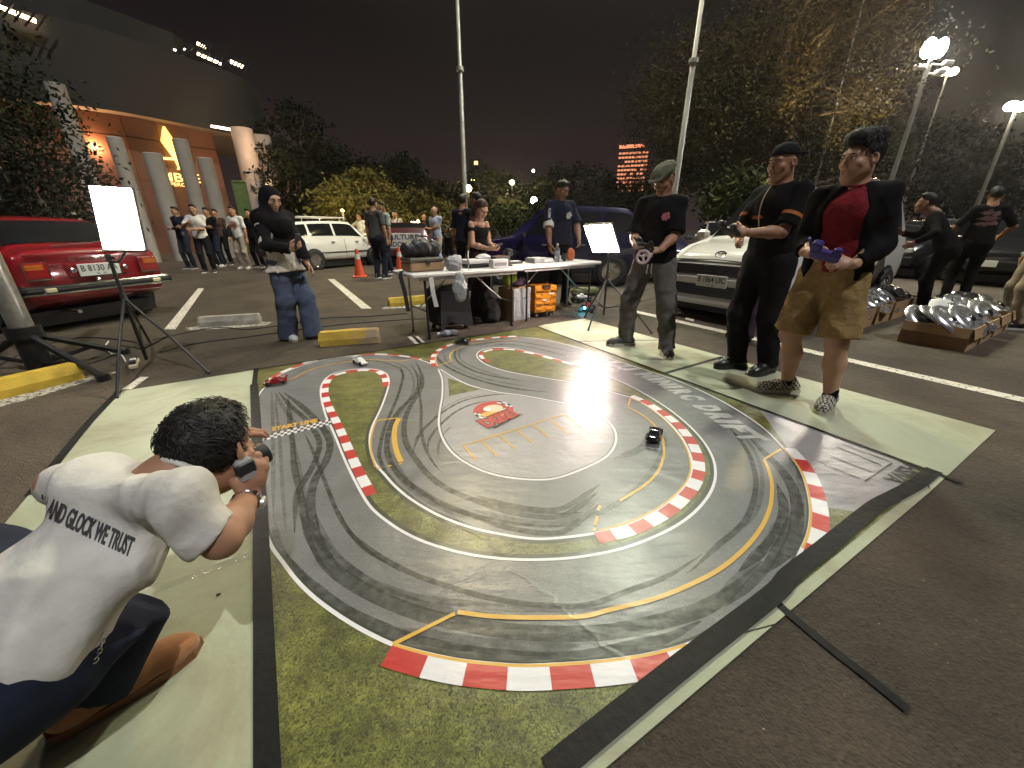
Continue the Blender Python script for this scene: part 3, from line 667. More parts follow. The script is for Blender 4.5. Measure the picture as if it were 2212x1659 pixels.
def wheel_stop(p0, p1, d, h, m, label, smear=None, rnd=.02):
    p0 = Vector((*p0, 0)); p1 = Vector((*p1, 0)); L = (p1 - p0).length; ang = math.atan2((p1 - p0).y, (p1 - p0).x)
    sec = [(0, 0), (.0, h * .45), (.035, h * .97), (.055, h), (d - .055, h), (d - .035, h * .97), (d, h * .45), (d, 0)]
    rows = []; xs = [-L / 2, -L / 2 + .02, -L / 4, 0, L / 4, L / 2 - .02, L / 2]
    rnd_ = random.Random(label)
    for i, x in enumerate(xs):
        k = .88 if i in (0, len(xs) - 1) else 1
        rows.append([(x + rnd_.uniform(-1, 1) * rnd * .3, d / 2 + (y - d / 2) * k + rnd_.uniform(-1, 1) * rnd * .25, max(0, z * k + (rnd_.uniform(-1, 1) * rnd * .3 if z > 0 else 0))) for y, z in sec])
    mb = MB(); mb.grid(rows); n = len(sec); b = len(rows) * n
    mb.f.append(tuple(range(n))); mb.m.append(0); mb.f.append(tuple(range(b - n, b))); mb.m.append(0)
    c = (p0 + p1) / 2
    o = mb.build('wheel_stop', m, loc=tuple(c), rot=(0, 0, ang)); tag(o, label, 'wheel stop', 'concrete wheel stops of the parking bays')
    if smear:
        mb2 = MB(); pts = []
        for i in range(26):
            a = 2 * math.pi * i / 26; pts.append(((L / 2 + .16) * math.cos(a) * (1 + rnd_.uniform(-.12, .12)), smear * .2 + (d * .75 + smear) * math.sin(a) * (1 + rnd_.uniform(-.15, .15)) - .02))
        mb2.flat(pts, .0035); mb2.build('mortar_smear', M['gravelly'], parent=o, fix=False)
    return o
pa, pb = at(690, 750), at(822, 740)
wheel_stop(pa, pb, .16, .15, M['chipped'], 'chipped yellow wheel stop beside the hijab woman, crumbling to bare concrete')
pa, pb = at(60, 850), at(187, 818); d_ = Vector((pb[0] - pa[0], pb[1] - pa[1]))
wheel_stop((pb[0] - d_.x * 4, pb[1] - d_.y * 4), pb, .17, .14, M['yellow_paint'], 'bright yellow wheel stop in front of the steel mast on the left', .03, .005)
wheel_stop(at(428, 708), at(562, 700), .15, .13, M['grey_conc'], 'unpainted grey wheel stop set in mortar behind the red car', .05)
wheel_stop(at(842, 664), at(948, 655), .16, .14, M['yellow_paint'], 'dull yellow wheel stop behind the left end of the table', .05)
# ================================================================== club building on the left
M['fascia'] = mat('dark_fascia', (.034, .032, .026), .85, var=.12, vscale=.6, bump=.2, bscale=6)
M['wall'] = mat('brown_wall_panel', (.19, .085, .045), .6, var=.12, vscale=.8, bump=.1, bscale=12)
M['column'] = mat('pale_column', (.40, .37, .32), .75, var=.1, vscale=3)
M['soffit'] = mat('soffit', (.42, .34, .26), .7, var=.08, vscale=2)
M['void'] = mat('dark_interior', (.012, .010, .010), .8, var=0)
M['gold'] = emis('lit_gold_sign', (1.0, .60, .10), 2.3)
M['lamp'] = emis('lamp_white', (1.0, .93, .78), 30)
M['lampwarm'] = emis('lamp_warm', (1.0, .72, .34), 22)
M['strip'] = emis('lamp_strip', (1.0, .72, .42), 9)
BP = cr([(-34, 12.5), (-25, 16.4), (-20.6, 18.2), (-18.0, 19.6), (-16.7, 21.4), (-15.6, 23.9), (-14.95, 25.7), (-15.3, 28.0), (-16.8, 30.4), (-20.5, 32)], 4)
BLD = empty('club_building', (-18, 22, 0), label='dark curved club building with brown walls, round columns and a lit gold sign', cat='building')
def bpart(name, mb, m, parent=BLD, smooth=False): return mb.build(name, m, parent=parent, loc=(18, -22, 0) if parent is BLD else None, smooth=smooth)
BI = offset(BP, .7); BO = offset(BP, 5.0)
ZF_, ZT_ = 6.0, 8.95
mb = MB(); mb.grid([[(p.x, p.y, z) for p in BP] for z in (ZF_, ZF_ + .12, ZF_ + .13, ZT_ - .25, ZT_)])
mb.grid([[(p.x, p.y, ZT_) for p in BP], [(p.x, p.y, ZT_) for p in BO], [(p.x, p.y, ZT_ - 1) for p in BO]]); bpart('roof_fascia', mb, M['fascia'], smooth=True)
mb = MB(); mb.grid([[(p.x, p.y, ZF_ + .004) for p in BP], [(p.x, p.y, ZF_ + .004) for p in BO]]); bpart('soffit', mb, M['soffit'])
# brown wall: courses of panels, ends where the open porch begins
WI = resample([p for p in BI], 1.3); k_end = 0
for i, p in enumerate(WI):
    if p.y > 5 and 1106 + FPX * p.x / (p.y * math.cos(PITCH) - 1.8 * math.sin(PITCH)) < 512 and p.y < 27: k_end = i
for c, (za, zb) in enumerate(((.0, 1.55), (1.57, 3.35), (3.37, 5.15), (5.19, 6.0))):
    for i in range(k_end):
        a, b = WI[i], WI[i + 1]; d = (b - a).normalized(); n = Vector((-d.y, d.x, 0)); a2, b2 = a + d * .008, b - d * .008
        mb = MB(); mb.add([(*(a2).xy, za), (*(b2).xy, za), (*(b2).xy, zb), (*(a2).xy, zb), (*(a2 + n * .1).xy, za), (*(b2 + n * .1).xy, za), (*(b2 + n * .1).xy, zb), (*(a2 + n * .1).xy, zb)],
                          [(0, 1, 2, 3), (7, 6, 5, 4), (0, 4, 5, 1), (3, 2, 6, 7), (1, 5, 6, 2), (0, 3, 7, 4)]); bpart('wall_panel', mb, M['wall'])
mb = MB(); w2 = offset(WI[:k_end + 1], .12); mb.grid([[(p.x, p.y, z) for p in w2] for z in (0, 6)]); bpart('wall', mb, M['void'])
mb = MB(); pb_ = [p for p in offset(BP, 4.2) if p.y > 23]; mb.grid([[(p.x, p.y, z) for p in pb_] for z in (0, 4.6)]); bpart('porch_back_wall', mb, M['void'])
mb = MB(); mb.grid([[(p.x, p.y, z) for p in pb_] for z in (4.6, 6)]); bpart('porch_beam', mb, M['soffit'])
for x, y, r in ((524, 290, .50), (565, 297, .46)):
    p = ray(x, y, 27.2 if x < 550 else 28.6); mb = MB(); mb.lathe([(r, 0), (r, ZF_)], 20, c=(p.x, p.y, 0)); bpart('porch_column', mb, M['column'], smooth=True)
for x, y, d, r in ((150, 270, 23.4, .27),):
    p = ray(x, y, d); mb = MB(); mb.lathe([(r, 0), (r, ZF_)], 20, c=(p.x, p.y, 0)); bpart('round_column', mb, M['column'], smooth=True)
GP = 'short freestanding columns before the club wall'
for x, y, d, r, lab in ((246, 296, 20.6, .22, 'tallest pale freestanding column, left of the gold sign'), (328, 331, 20.9, .29, 'pale freestanding column covering the first letters of the gold sign'),
                   (388, 301, 21.6, .25, 'pale freestanding column cutting through the gold sign'), (441, 341, 22.0, .27, 'shortest pale freestanding column, right of the gold sign')):
    p = ray(x, y, d); mb = MB(); mb.lathe([(r, 0), (r, p.z - .03), (r - .03, p.z)], 20)
    tag(mb.build('freestanding_column', M['column'], loc=(p.x, p.y, 0), smooth=True), lab, 'column', GP)
# soffit lamps of the porch
for (x, y) in ((489, 281), (497, 287)):
    p = ray(x, y + 3, 27.4 if x > 400 else 24.5); mb = MB(); mb.box((p.x, p.y, ZF_ - .05), (1.3, .12, .08), rz=1.0); bpart('soffit_lamp', mb, M['strip'])
def light(kind, loc, energy, col, parent=None, **kw):
    l = bpy.data.lights.new('lamp_light', kind); l.energy = energy; l.color = col
    for a, b in kw.items(): setattr(l, a, b)
    o = bpy.data.objects.new('lamp_light', l); COL.objects.link(o); o.location = loc
    if parent: o.parent = parent
    return o
_pl = ray(548, 300, 25.3); light('POINT', (_pl.x + 18, _pl.y - 22, 5.0), 170, (1.0, .60, .36), BLD, shadow_soft_size=.2)
light('POINT', (3.9, 2.2, 3.2), 160, (1.0, .62, .34), BLD, shadow_soft_size=.25)
light('POINT', (3.6, 5.2, 3.2), 160, (1.0, .66, .40), BLD, shadow_soft_size=.25)
light('POINT', (-.6, -2.2, 4.6), 150, (1.0, .55, .28), BLD, shadow_soft_size=.2)
light('POINT', (1.0, .7, .5), 40, (1.0, .60, .28), BLD, shadow_soft_size=.2)
# rooftop lights
for (x, y, w, h) in ((452, 122, 44, 9), (512, 134, 26, 12), (435, 93, 16, 10), (398, 101, 6, 5), (378, 103, 5, 5), (30, 22, 46, 10)):
    p = ray(x, y + 5, 30.6 if x > 100 else 26.5); s_ = 31 / FPX * .62; f = MB()
    T = Matrix.Translation(p) @ Matrix.Rotation(R(38), 4, 'Z') @ Matrix.Rotation(R(14), 4, 'Y')
    f.box((0, 0, 0), (w * s_, .1, h * s_ * .55), M=T)
    rl = bpart('rooftop_light', f, M['strip'])
    g = MB()
    for i in range(5):
        t = -w * s_ / 2 + w * s_ * i / 4; g.tube([T @ Vector((t, -.12, -.35)), T @ Vector((t + .3, -.12, .3))], .035, 5)
    bpart('roof_truss', g, M['black_metal'])
BU = offset(BP, 3.2); mb = MB(); mb.grid([[(p.x, p.y, z) for p in BU] for z in (8.0, 10.9)] + [[(p.x, p.y, 10.9) for p in offset(BP, 9)]]); bpart('upper_storey', mb, M['fascia'])
# gold sign on the wall: traced in the wall's plane
i0 = max(range(len(WI) - 1), key=lambda i: -(abs(math.degrees(math.atan2(WI[i].x, WI[i].y)) + 36.6)))
sp = WI[i0]; st = (WI[min(i0 + 1, len(WI) - 1)] - WI[i0 - 1]).normalized(); sn = Vector((st.y, -st.x, 0))
if sn.dot(sp) > 0: sn = -sn
def onwall(x, y, off=.14):
    r = ray(x, y, 1.0) - Vector((0, 0, EYE)); o = Vector((0, 0, EYE)); q = sp + sn * off; t = (q - o).dot(sn) / r.dot(sn); return o + r * t
SG = empty('gold_sign', tuple(sp), label='lit gold emblem and lettering mounted on the brown club wall', cat='sign')
def zS(x, y): return ((350 + x / 8.295) / 1.15732, (280 + y / 8.295) / 1.15732)
def signpart(name, polys):
    mb = MB()
    for pl in polys:
        F = [onwall(*zS(*q)) - sp for q in pl]; Bk = [onwall(*zS(*q), .02) - sp for q in pl]; n = len(F)
        tri = tessellate_polygon([[Vector((f.dot(st), f.z, 0)) for f in F]])
        mb.add([tuple(f) for f in F] + [tuple(f) for f in Bk], [tuple(t) for t in tri] + [(i, (i + 1) % n, (i + 1) % n + n, i + n) for i in range(n)])
    return mb.build(name, M['gold'], parent=SG)
signpart('emblem', [[(465, 300), (510, 295), (680, 550), (700, 700), (770, 900), (840, 1200), (765, 1195), (780, 1140), (690, 960), (425, 600), (435, 520)],
                    [(380, 960), (400, 930), (650, 945), (720, 1000), (440, 985), (425, 1010), (390, 1000)], [(420, 1110), (470, 1130), (555, 1170), (430, 1178)], [(1050, 1150), (1090, 1160), (1155, 1230), (1075, 1230)]])
def signtext(s, x0, y0, x1, y1, hpx, name, bold):
    vs, fs = text_geo(s, 1.0, bold=bold); xs = [v[0] for v in vs]; ys = [v[1] for v in vs]
    mb = MB(); n = len(vs); out = []
    for dz in (.15, .03):
        for v in vs:
            u = (v[0] - min(xs)) / (max(xs) - min(xs)); w = (v[1] - min(ys)) / (max(ys) - min(ys)) - .5
            out.append(tuple(onwall(*zS(x0 + (x1 - x0) * u - w * hpx * .22, y0 + (y1 - y0) * u - w * hpx), dz) - sp))
    mb.add(out, fs + [tuple(i + n for i in f) for f in fs]); return mb.build(name, M['gold'], parent=SG, fix=False)
signtext('MBLE', 430, 1335, 1240, 1385, 180, 'large_letters', .012); signtext('SUPERCLUB', 455, 1485, 1205, 1530, 75, 'small_letters', .012)
# green hanging banner by the porch
M['banner'] = mat('green_banner', (.13, .21, .07), .8, var=.2, vscale=5)
p0, p1 = ray(500, 392, 24.4), ray(529, 392, 24.9); mb = MB()
mb.add([(*p0.xy, p0.z), (*p1.xy, p0.z + .05), (*(p1.xy + Vector((.0, .0))), .9), (*p0.xy, .9)], [(0, 1, 2, 3)]); mb.tube([(*p0.xy, p0.z + .02), (*p1.xy, p0.z + .07)], .03, 6); mb.tube([(*p0.xy, 0), (*p0.xy, p0.z + .02)], .03, 6); mb.tube([(*p1.xy, 0), (*p1.xy, p0.z + .05)], .03, 6)
tag(mb.build('green_banner', M['banner'], origin=(p0.x, p0.y, 0)), 'tall green banner hung beside the porch columns', 'banner')
# low planter along the wall
mb = MB(); PW = resample([p for p in offset(BP, .6) if p.y < 26 and p.y > 14], 1.2)
mb.grid([[(p.x, p.y, z) for p in PW] for z in (0, .75)] + [[(p.x, p.y, .75) for p in offset(PW, .7)]]); tag(mb.build('planter', M['wall'], origin=(-18, 21, 0)), 'low brown planter wall lit orange behind the standing group', 'planter')
# ================================================================== floodlight masts
M['mast'] = mat('mast_steel', (.42, .42, .40), .5, .6, var=.15, vscale=4)
def mast(base, h, label, energy=0, col=(1, .95, .85), heads=2, aim=(0, 4, 0), r=.075, lit=True, strong=1.0, spot=True, sp=.32):
    t = empty('floodlight_mast', (base[0], base[1], 0), label=label, cat='lamp post')
    mb = MB(); mb.tube([(0, 0, 0), (0, 0, h * .45), (0, 0, h * .452), (0, 0, h)], [r, r * .85, r * .72, r * .6], 14); mb.lathe([(r * 1.5, h * .447), (r * 1.5, h * .455)], 14); mb.lathe([(r * 2.2, 0), (r * 2.2, .04)], 14); mb.build('pole', M['mast'], t, smooth=True)
    mb = MB(); mb.tube([(-sp * 1.5, 0, h), (sp * 1.5, 0, h)], .03, 8); mb.build('crossarm', M['mast'], t)
    d = (Vector(aim) - Vector((base[0], base[1], h))).normalized(); q = d.to_track_quat('-Z', 'Y').to_matrix().to_4x4()
    for i in range(heads):
        x = (-sp + 2 * sp * i / max(1, heads - 1)) if heads > 1 else 0; T = Matrix.Translation((x, 0, h + .14)) @ q
        b = MB(); b.bbox((0, 0, .07), (min(.42, sp * 2), .36, .12), .03, M=T); b.tube([(x, 0, h), (x, 0, h + .12)], .02, 6); hd = b.build('lamp_head', M['black_metal'], t)
        e = MB(); e.ell((0, 0, -.01), (.18 * (1 + .5 * (strong > 1.7)) * min(1, sp / .2), .15 * (1 + .5 * (strong > 1)), .05 * (1 + 1.8 * (strong > 1))), 14, 8, M=T); e.build('lens', emis('flood_lens', col, 60 * strong) if lit else M['white'], hd)  # stronger lamps get a swollen lens that stands in for glare
    if energy:
        if spot:
            l = light('SPOT', (0, 0, h + .05), energy, col, t, shadow_soft_size=.5, spot_size=R(150), spot_blend=.6); l.rotation_euler = d.to_track_quat('-Z', 'Y').to_euler()
        else: light('POINT', (0, 0, h + .05), energy, col, t, shadow_soft_size=.2)
    return t
def bas(x, y, d): p = ray(x, y, d); return (p.x, p.y)
mast(bas(1007, 470, 14.2), 12.4, 'slim steel mast rising behind the girl at the table', MAST_W, (1.0, .86, .56), aim=(-.5, 2, 0))
mast(bas(1457, 420, 12.4), 11.0, 'steel floodlight mast rising behind the man in the flat cap', MAST_W, (.95, 1.0, .76), aim=(.6, 2.4, 0))
p = ray(2014, 118, 17.2); m3 = mast((p.x, p.y), p.z, 'leaning lamp post with floodlights and cameras above the red shirt man', YARD_W, (1.0, .93, .80), heads=2, aim=(4, 2, 0), r=.085, strong=1.6, sp=.16)
mb = MB()
for dx, dz in ((-.33, -.30), (.28, -.42), (.40, -.22)): mb.bbox((dx, -.1, p.z + dz), (.26, .16, .12), .03); mb.tube([(0, 0, p.z + dz), (dx, 0, p.z + dz)], .025, 6)
mb.build('camera_cluster', M['white'], m3)
p = ray(2195, 236, 36); mast((p.x, p.y), p.z, 'lamp post with a bright head at the far right', YARD_W, (1.0, .90, .66), heads=2, aim=(6, 4, 0), r=.13, strong=3)
p = ray(2047, 160, 44); mast((p.x, p.y), p.z, 'distant lamp post with a warm head behind the leaning one', 0, (1.0, .80, .45), heads=2, aim=(6, 4, 0), r=.10, strong=2)
p = ray(1787, 300, 17.6); mast((p.x, p.y), 10.6, 'thin mast half hidden among the branches of the big tree', 1500, (1.0, .74, .36), heads=1, aim=(9, 13, 5), r=.035, spot=False)
# steel truss mast foot at the left edge, with black braces
sx, sy = at(92, 800); tp_ = ray(-6, 565, math.hypot(sx, sy))
t = empty('support_mast', (sx, sy, 0), label='thick steel pole on a black tripod base at the left edge', cat='mast')
mb = MB(); mb.tube([(0, 0, .30), (0, 0, 3.4)], .075, 16); mb.build('pole', M['steel'], t, smooth=True)
mb = MB(); mb.tube([(0, 0, .02), (0, 0, .36)], .085, 14); mb.lathe([(.11, .30), (.11, .40)], 14); mb.build('base_sleeve', M['black_metal'], t, smooth=True)
for (x, y) in ((270, 765), (225, 822), (20, 745), (-60, 800)):
    q = at(x, y); mb = MB(); mb.tube([(0, 0, .34), (q[0] - sx, q[1] - sy, .03)], .028, 8); mb.tube([(q[0] - sx, q[1] - sy, .0), (q[0] - sx, q[1] - sy, .05)], .045, 8); mb.tube([(0, 0, .06), ((q[0] - sx) * .62, (q[1] - sy) * .62, .13)], .018, 6); mb.build('brace', M['black_metal'], t)
# ================================================================== trees
def leafmat(name, c1, c2, tr=.25):
    m = mat(name, c1, .8, var=.3, vscale=.9, spec=.12, col2=c2); return m
M['leaf'] = leafmat('leaf_green', (.022, .030, .011), (.050, .058, .020)); M['leaf_lit_gold'] = leafmat('leaf_lit_gold', (.10, .095, .022), (.19, .16, .04)); M['leaf_unlit'] = leafmat('leaf_unlit', (.009, .012, .006), (.018, .022, .010)); M['leaf_dry'] = leafmat('leaf_dry', (.040, .034, .015), (.085, .066, .028))  # gold and near-black tones put lamp light and night shade into leaves
def leaves(crowns, n, size, seed, per=26, spread=.5):
    rg = np.random.default_rng(seed); vol = np.array([c[1][0] * c[1][1] * c[1][2] for c in crowns]) ** .8; cnt = (vol / vol.sum() * n / per).astype(int) + 1
    cen = []
    for (c, r), k in zip(crowns, cnt):
        d = rg.normal(size=(k, 3)); d /= np.linalg.norm(d, axis=1)[:, None]; rad = rg.uniform(.35, 1.03, k) ** .6
        cen.append(np.array(c) + d * rad[:, None] * np.array(r))
    cen = np.concatenate(cen); k = len(cen)
    p = np.repeat(cen, per, 0) + rg.normal(size=(k * per, 3)) * spread * np.array([1, 1, .6]) * np.repeat(rg.uniform(.5, 1.2, k), per)[:, None]
    N = len(p); u = rg.normal(size=(N, 3)); u /= np.linalg.norm(u, axis=1)[:, None]; w = np.cross(u, rg.normal(size=(N, 3))); w /= np.linalg.norm(w, axis=1)[:, None]
    s = size * rg.uniform(.6, 1.3, N)[:, None]; q = np.stack([p - u * s, p + w * s * .42, p + u * s, p - w * s * .42], 1).reshape(-1, 3)
    me = bpy.data.meshes.new('leaves'); me.vertices.add(N * 4); me.vertices.foreach_set('co', q.ravel()); me.loops.add(N * 4); me.loops.foreach_set('vertex_index', np.arange(N * 4)); me.polygons.add(N); me.polygons.foreach_set('loop_start', np.arange(0, N * 4, 4)); me.polygons.foreach_set('loop_total', np.full(N, 4)); me.update()
    return me, cen
def tree(base, trunk, crowns, n, size, m, label, seed, tr=.25, cat='tree', name='tree', spread=.5, limbs=9, group=None, bark='bark'):
    t = empty(name, (base[0], base[1], 0), label=label, cat=cat, group=group); b = Vector((base[0], base[1], 0))
    cl = [((c[0] - b.x, c[1] - b.y, c[2]), r) for c, r in crowns]
    me, cen = leaves(cl, n, size, seed, spread=spread); me.name = 'crown'; me.materials.append(M[m]); o = bpy.data.objects.new('crown', me); COL.objects.link(o); o.parent = t; o['kind'] = 'stuff'
    if trunk:
        rg = random.Random(seed); mb = MB(); top = Vector((rg.uniform(-.3, .3), rg.uniform(-.3, .3), trunk)); mb.tube([(0, 0, 0), (top.x * .3, top.y * .3, trunk * .5), top], [tr * 1.3, tr, tr * .8], 9)
        for i in range(limbs):
            c = Vector(cen[rg.randrange(len(cen))]); mid = top.lerp(c, .5) + Vector((rg.uniform(-.4, .4), rg.uniform(-.4, .4), rg.uniform(0, .6))); mb.tube([top - Vector((0, 0, rg.uniform(0, trunk * .3))), mid, c], [tr * .5, tr * .28, tr * .08], 6)
            for k in range(2):
                c2 = Vector(cen[rg.randrange(len(cen))]); 
                if (c2 - mid).length < 4: mb.tube([mid, mid.lerp(c2, .6) + Vector((0, 0, .2)), c2], [tr * .22, tr * .12, tr * .04], 5)
        mb.build('trunk', M[bark], t, smooth=True)
    return t
def C3(x, y, d, r): return (tuple(ray(x, y, d)), r)
big = ray(1600, 420, 17.5)
tree((big.x, big.y), 4.2, [C3(1690, 60, 17, (1.6, 1.6, 1.5)), C3(1860, 60, 18.8, (1.4, 1.5, 1.4)), C3(1600, 170, 17, (2.6, 2.2, 1.8)), C3(1780, 180, 18, (2.8, 2.4, 2.0)), C3(1480, 190, 17.5, (2.0, 2, 1.7)), C3(1560, 270, 17, (2.6, 2.2, 1.3)), C3(1720, 290, 18, (2.8, 2.2, 1.4)), C3(1430, 250, 18, (1.4, 1.6, 1.3)), C3(1840, 240, 19, (1.6, 1.6, 1.4))], 62000, .05, 'leaf_dry', 'huge sparse tree with a lit golden top on the right', 11, .34, spread=.46, limbs=48)
tr2 = ray(1720, 420, 23)
tree((tr2.x, tr2.y), 3, [C3(1560, 330, 23, (2.6, 2, 2)), C3(1720, 340, 24, (3.2, 2, 2.4)), C3(1830, 360, 25, (2.2, 2, 1.8)), C3(1460, 380, 23, (2, 1.6, 1.3)), C3(1640, 400, 21, (2.2, 1.6, 1.2))], 30000, .075, 'leaf', 'dense green tree behind the trunk of the huge sparse one', 12, .3, spread=.5)
tree(bas(1600, 440, 15), 0, [C3(1600, 432, 15, (.9, .8, .9)), C3(1560, 445, 15.5, (.7, .6, .7))], 2600, .12, 'leaf', 'low pale green shrub between the mast and the white van', 13, cat='shrub', name='shrub', spread=.25)
tree(bas(2050, 400, 46), 3, [C3(2010, 360, 46, (5, 3, 3.6)), C3(2130, 390, 47, (5, 3, 3)), C3(2200, 410, 47, (5, 3, 2.4)), C3(1930, 400, 44, (5, 3, 3))], 9000, .2, 'leaf_unlit', 'dark tree mass below the far right lamp posts', 14, .3, spread=.7)
tree(bas(780, 460, 18), 1.0, [C3(740, 432, 18, (1.05, .9, .75)), C3(790, 418, 18.5, (1.1, .9, .85)), C3(835, 440, 18.5, (.8, .8, .7)), C3(700, 450, 18, (.5, .6, .4)), C3(780, 455, 17.5, (1.3, .7, .5))], 6500, .10, 'leaf_lit_gold', 'round golden lit tree behind the white estate car', 15, .1, spread=.22)
tree(bas(900, 455, 21), 0, [C3(885, 440, 21, (.9, .7, .7)), C3(925, 455, 20, (.9, .7, .7)), C3(950, 462, 19.5, (.8, .6, .6))], 3200, .10, 'leaf_lit_gold', 'low golden bush behind the bald man in the pale shirt', 16, cat='shrub', name='shrub', spread=.25)
tree(bas(860, 480, 17.5), 0, [C3(840, 482, 17.5, (1.2, .5, .35)), C3(900, 480, 17.5, (1.3, .5, .35)), C3(960, 482, 18, (1.3, .5, .4))], 3200, .08, 'leaf_lit_gold', 'clipped hedge running behind the banner and onlookers', 17, cat='hedge', name='hedge', spread=.18)
tree(bas(1150, 480, 16), 0, [C3(1090, 476, 16, (1.0, .6, .6)), C3(1140, 470, 17, (1.2, .6, .7)), C3(1040, 470, 18, (1.2, .6, .7))], 3000, .10, 'leaf', 'green bush beside the windscreen of the purple car', 18, cat='shrub', name='shrub', spread=.25)
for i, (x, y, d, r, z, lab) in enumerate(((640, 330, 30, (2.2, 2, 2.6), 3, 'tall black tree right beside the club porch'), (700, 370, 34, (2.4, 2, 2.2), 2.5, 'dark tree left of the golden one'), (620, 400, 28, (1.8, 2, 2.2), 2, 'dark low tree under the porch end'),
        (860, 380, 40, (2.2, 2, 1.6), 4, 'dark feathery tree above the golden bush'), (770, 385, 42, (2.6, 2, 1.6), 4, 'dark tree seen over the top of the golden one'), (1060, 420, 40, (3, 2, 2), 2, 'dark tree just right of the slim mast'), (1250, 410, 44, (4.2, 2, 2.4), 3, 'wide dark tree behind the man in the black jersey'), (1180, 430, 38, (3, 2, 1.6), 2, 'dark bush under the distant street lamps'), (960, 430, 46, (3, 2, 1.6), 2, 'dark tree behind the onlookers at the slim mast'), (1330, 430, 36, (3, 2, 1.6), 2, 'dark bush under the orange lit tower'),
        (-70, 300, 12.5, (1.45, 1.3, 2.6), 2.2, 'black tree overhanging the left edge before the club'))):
    p = ray(x, y, d); tree((p.x, p.y), z, [((p.x, p.y, p.z), r), ((p.x + r[0] * .6, p.y, p.z - r[2] * .5), (r[0] * .7, r[1] * .7, r[2] * .7)), ((p.x - r[0] * .6, p.y, p.z - r[2] * .6), (r[0] * .7, r[1] * .7, r[2] * .7))], (26000 if x < 0 else 5200), (.055 if x < 0 else .0045 * d + .02), 'leaf_unlit', lab, 30 + i, .2, spread=.012 * d + (.14 if x < 0 else 0), group='dark trees round the car park')
# palms lit yellow far behind
def palm(base, h, label, seed, m='leaf_lit_gold'):
    t = empty('palm_tree', (base[0], base[1], 0), label=label, cat='palm', group='far palms'); rg = random.Random(seed)
    mb = MB(); mb.tube([(0, 0, 0), (.1, 0, h * .6), (.05, 0, h)], [.16, .12, .1], 8); mb.build('trunk', M['bark'], t)
    mb = MB()
    for i in range(13):
        a = i * 2.4 + rg.uniform(-.2, .2); up = rg.uniform(.1, .9); L = rg.uniform(1.5, 2.1); sp = [Vector((math.cos(a) * L * k, math.sin(a) * L * k, h + up * k * 1.6 - 1.7 * k * k)) for k in (0, .25, .5, .75, 1)]
        sd = Vector((-math.sin(a), math.cos(a), 0))
        for k in range(4):
            for j in range(3):
                c = sp[k].lerp(sp[k + 1], j / 3); w = .5 * (1 - abs(k / 4 - .4)); mb.add([c, c + sd * w + Vector((0, 0, -.25)), c + sd * w * .9 + (sp[k + 1] - sp[k]) * .35 + Vector((0, 0, -.28)), c + (sp[k + 1] - sp[k]) * .3], [(0, 1, 2, 3)]); mb.add([c, c - sd * w + Vector((0, 0, -.25)), c - sd * w * .9 + (sp[k + 1] - sp[k]) * .35 + Vector((0, 0, -.28)), c + (sp[k + 1] - sp[k]) * .3], [(0, 1, 2, 3)])
    mb.build('crown', M[m], t, fix=False)
palm(bas(1090, 440, 34), 3.2, 'yellow lit palm left of the white globe lamp', 1); palm(bas(1118, 440, 37), 2.8, 'yellow lit palm just behind the globe lamp', 2); palm(bas(1168, 440, 40), 5, 'small palm right of the globe lamp', 3); palm(bas(880, 440, 32), 3.6, 'dark palm above the golden bush', 4, 'leaf_unlit')
# ================================================================== street lamps, tower, skyline lights
def street_lamp(x, y, d, label, col=(1, .75, .4), s=.2, strong=14, energy=0):
    p = ray(x, y, d); t = empty('street_lamp', (p.x, p.y, 0), label=label, cat='street lamp', group='small distant street lamps')
    mb = MB(); mb.tube([(0, 0, 0), (0, 0, p.z - s * .5)], [.06, .04], 8); mb.build('post', M['black_metal'], t)
    mb = MB(); mb.ell((0, 0, p.z), (s, s, s), 12, 8); mb.build('globe', emis('globe_light', col, strong), t, smooth='all')
    if energy: light('POINT', (0, -.45, p.z - .1), energy, col, t, shadow_soft_size=.2)
street_lamp(1012, 407, 30, 'brightest yellow street lamp low on the slim mast', (1, .72, .28), .22, 30, 260)
street_lamp(1022, 390, 44, 'small yellow street lamp just above the brightest one', (1, .75, .35), .20)
street_lamp(1106, 394, 38, 'yellow street lamp over the lit palms', (1, .80, .40), .2, 18, 500)
street_lamp(1153, 433, 28, 'white globe lamp left of the man in the black jersey', (1, .95, .8), .22, 16, 60)
street_lamp(1152, 369, 46, 'tall thin street lamp above the white globe', (1, .9, .7), .15, 10)
street_lamp(754, 396, 34, 'white lamp over the golden tree', (1, .93, .8), .13, 14)
street_lamp(864, 420, 34, 'pale lamp at the right edge of the golden tree', (1, .9, .7), .13, 12, 120)
street_lamp(697, 470, 26, 'small white lamp behind the hijab woman', (.9, 1, 1), .07, 14)
street_lamp(1345, 470, 30, 'pair of white lamps behind the navy car', (1, .95, .8), .08, 12)
street_lamp(740, 455, 15.5, 'warm garden lamp hidden in front of the golden tree', (1, .76, .3), .05, 10, 130)
street_lamp(903, 478, 16.2, 'warm garden lamp by the clipped hedge', (1, .72, .3), .05, 10, 80)
M['tower_lit'] = emis('tower_windows', (1.0, .25, .05), 1.1); M['tower'] = mat('tower_dark', (.03, .02, .02), .7, var=.1)
p = ray(1366, 372, 260); tw = 16.5; t = empty('office_tower', (p.x, p.y, 0), rz=-.3, label='far office tower with rows of orange lit floors', cat='building')
mb = MB(); hh = ray(1366, 322, 260).z; mb.box((0, 0, hh / 2 - 1), (tw, 14, hh - 2)); mb.build('tower_body', M['tower'], t)
for i in range(10):
    z = hh - 2 - (i + .5) * 2.05; mb = MB(); rg = random.Random(i)
    for k in range(9):
        if rg.random() < .86: mb.box((-tw / 2 + 1 + k * tw / 9.4, -7.03, z), (tw / 9.4 * .82, .06, .95))
    mb.build('lit_floor', M['tower_lit'], t)
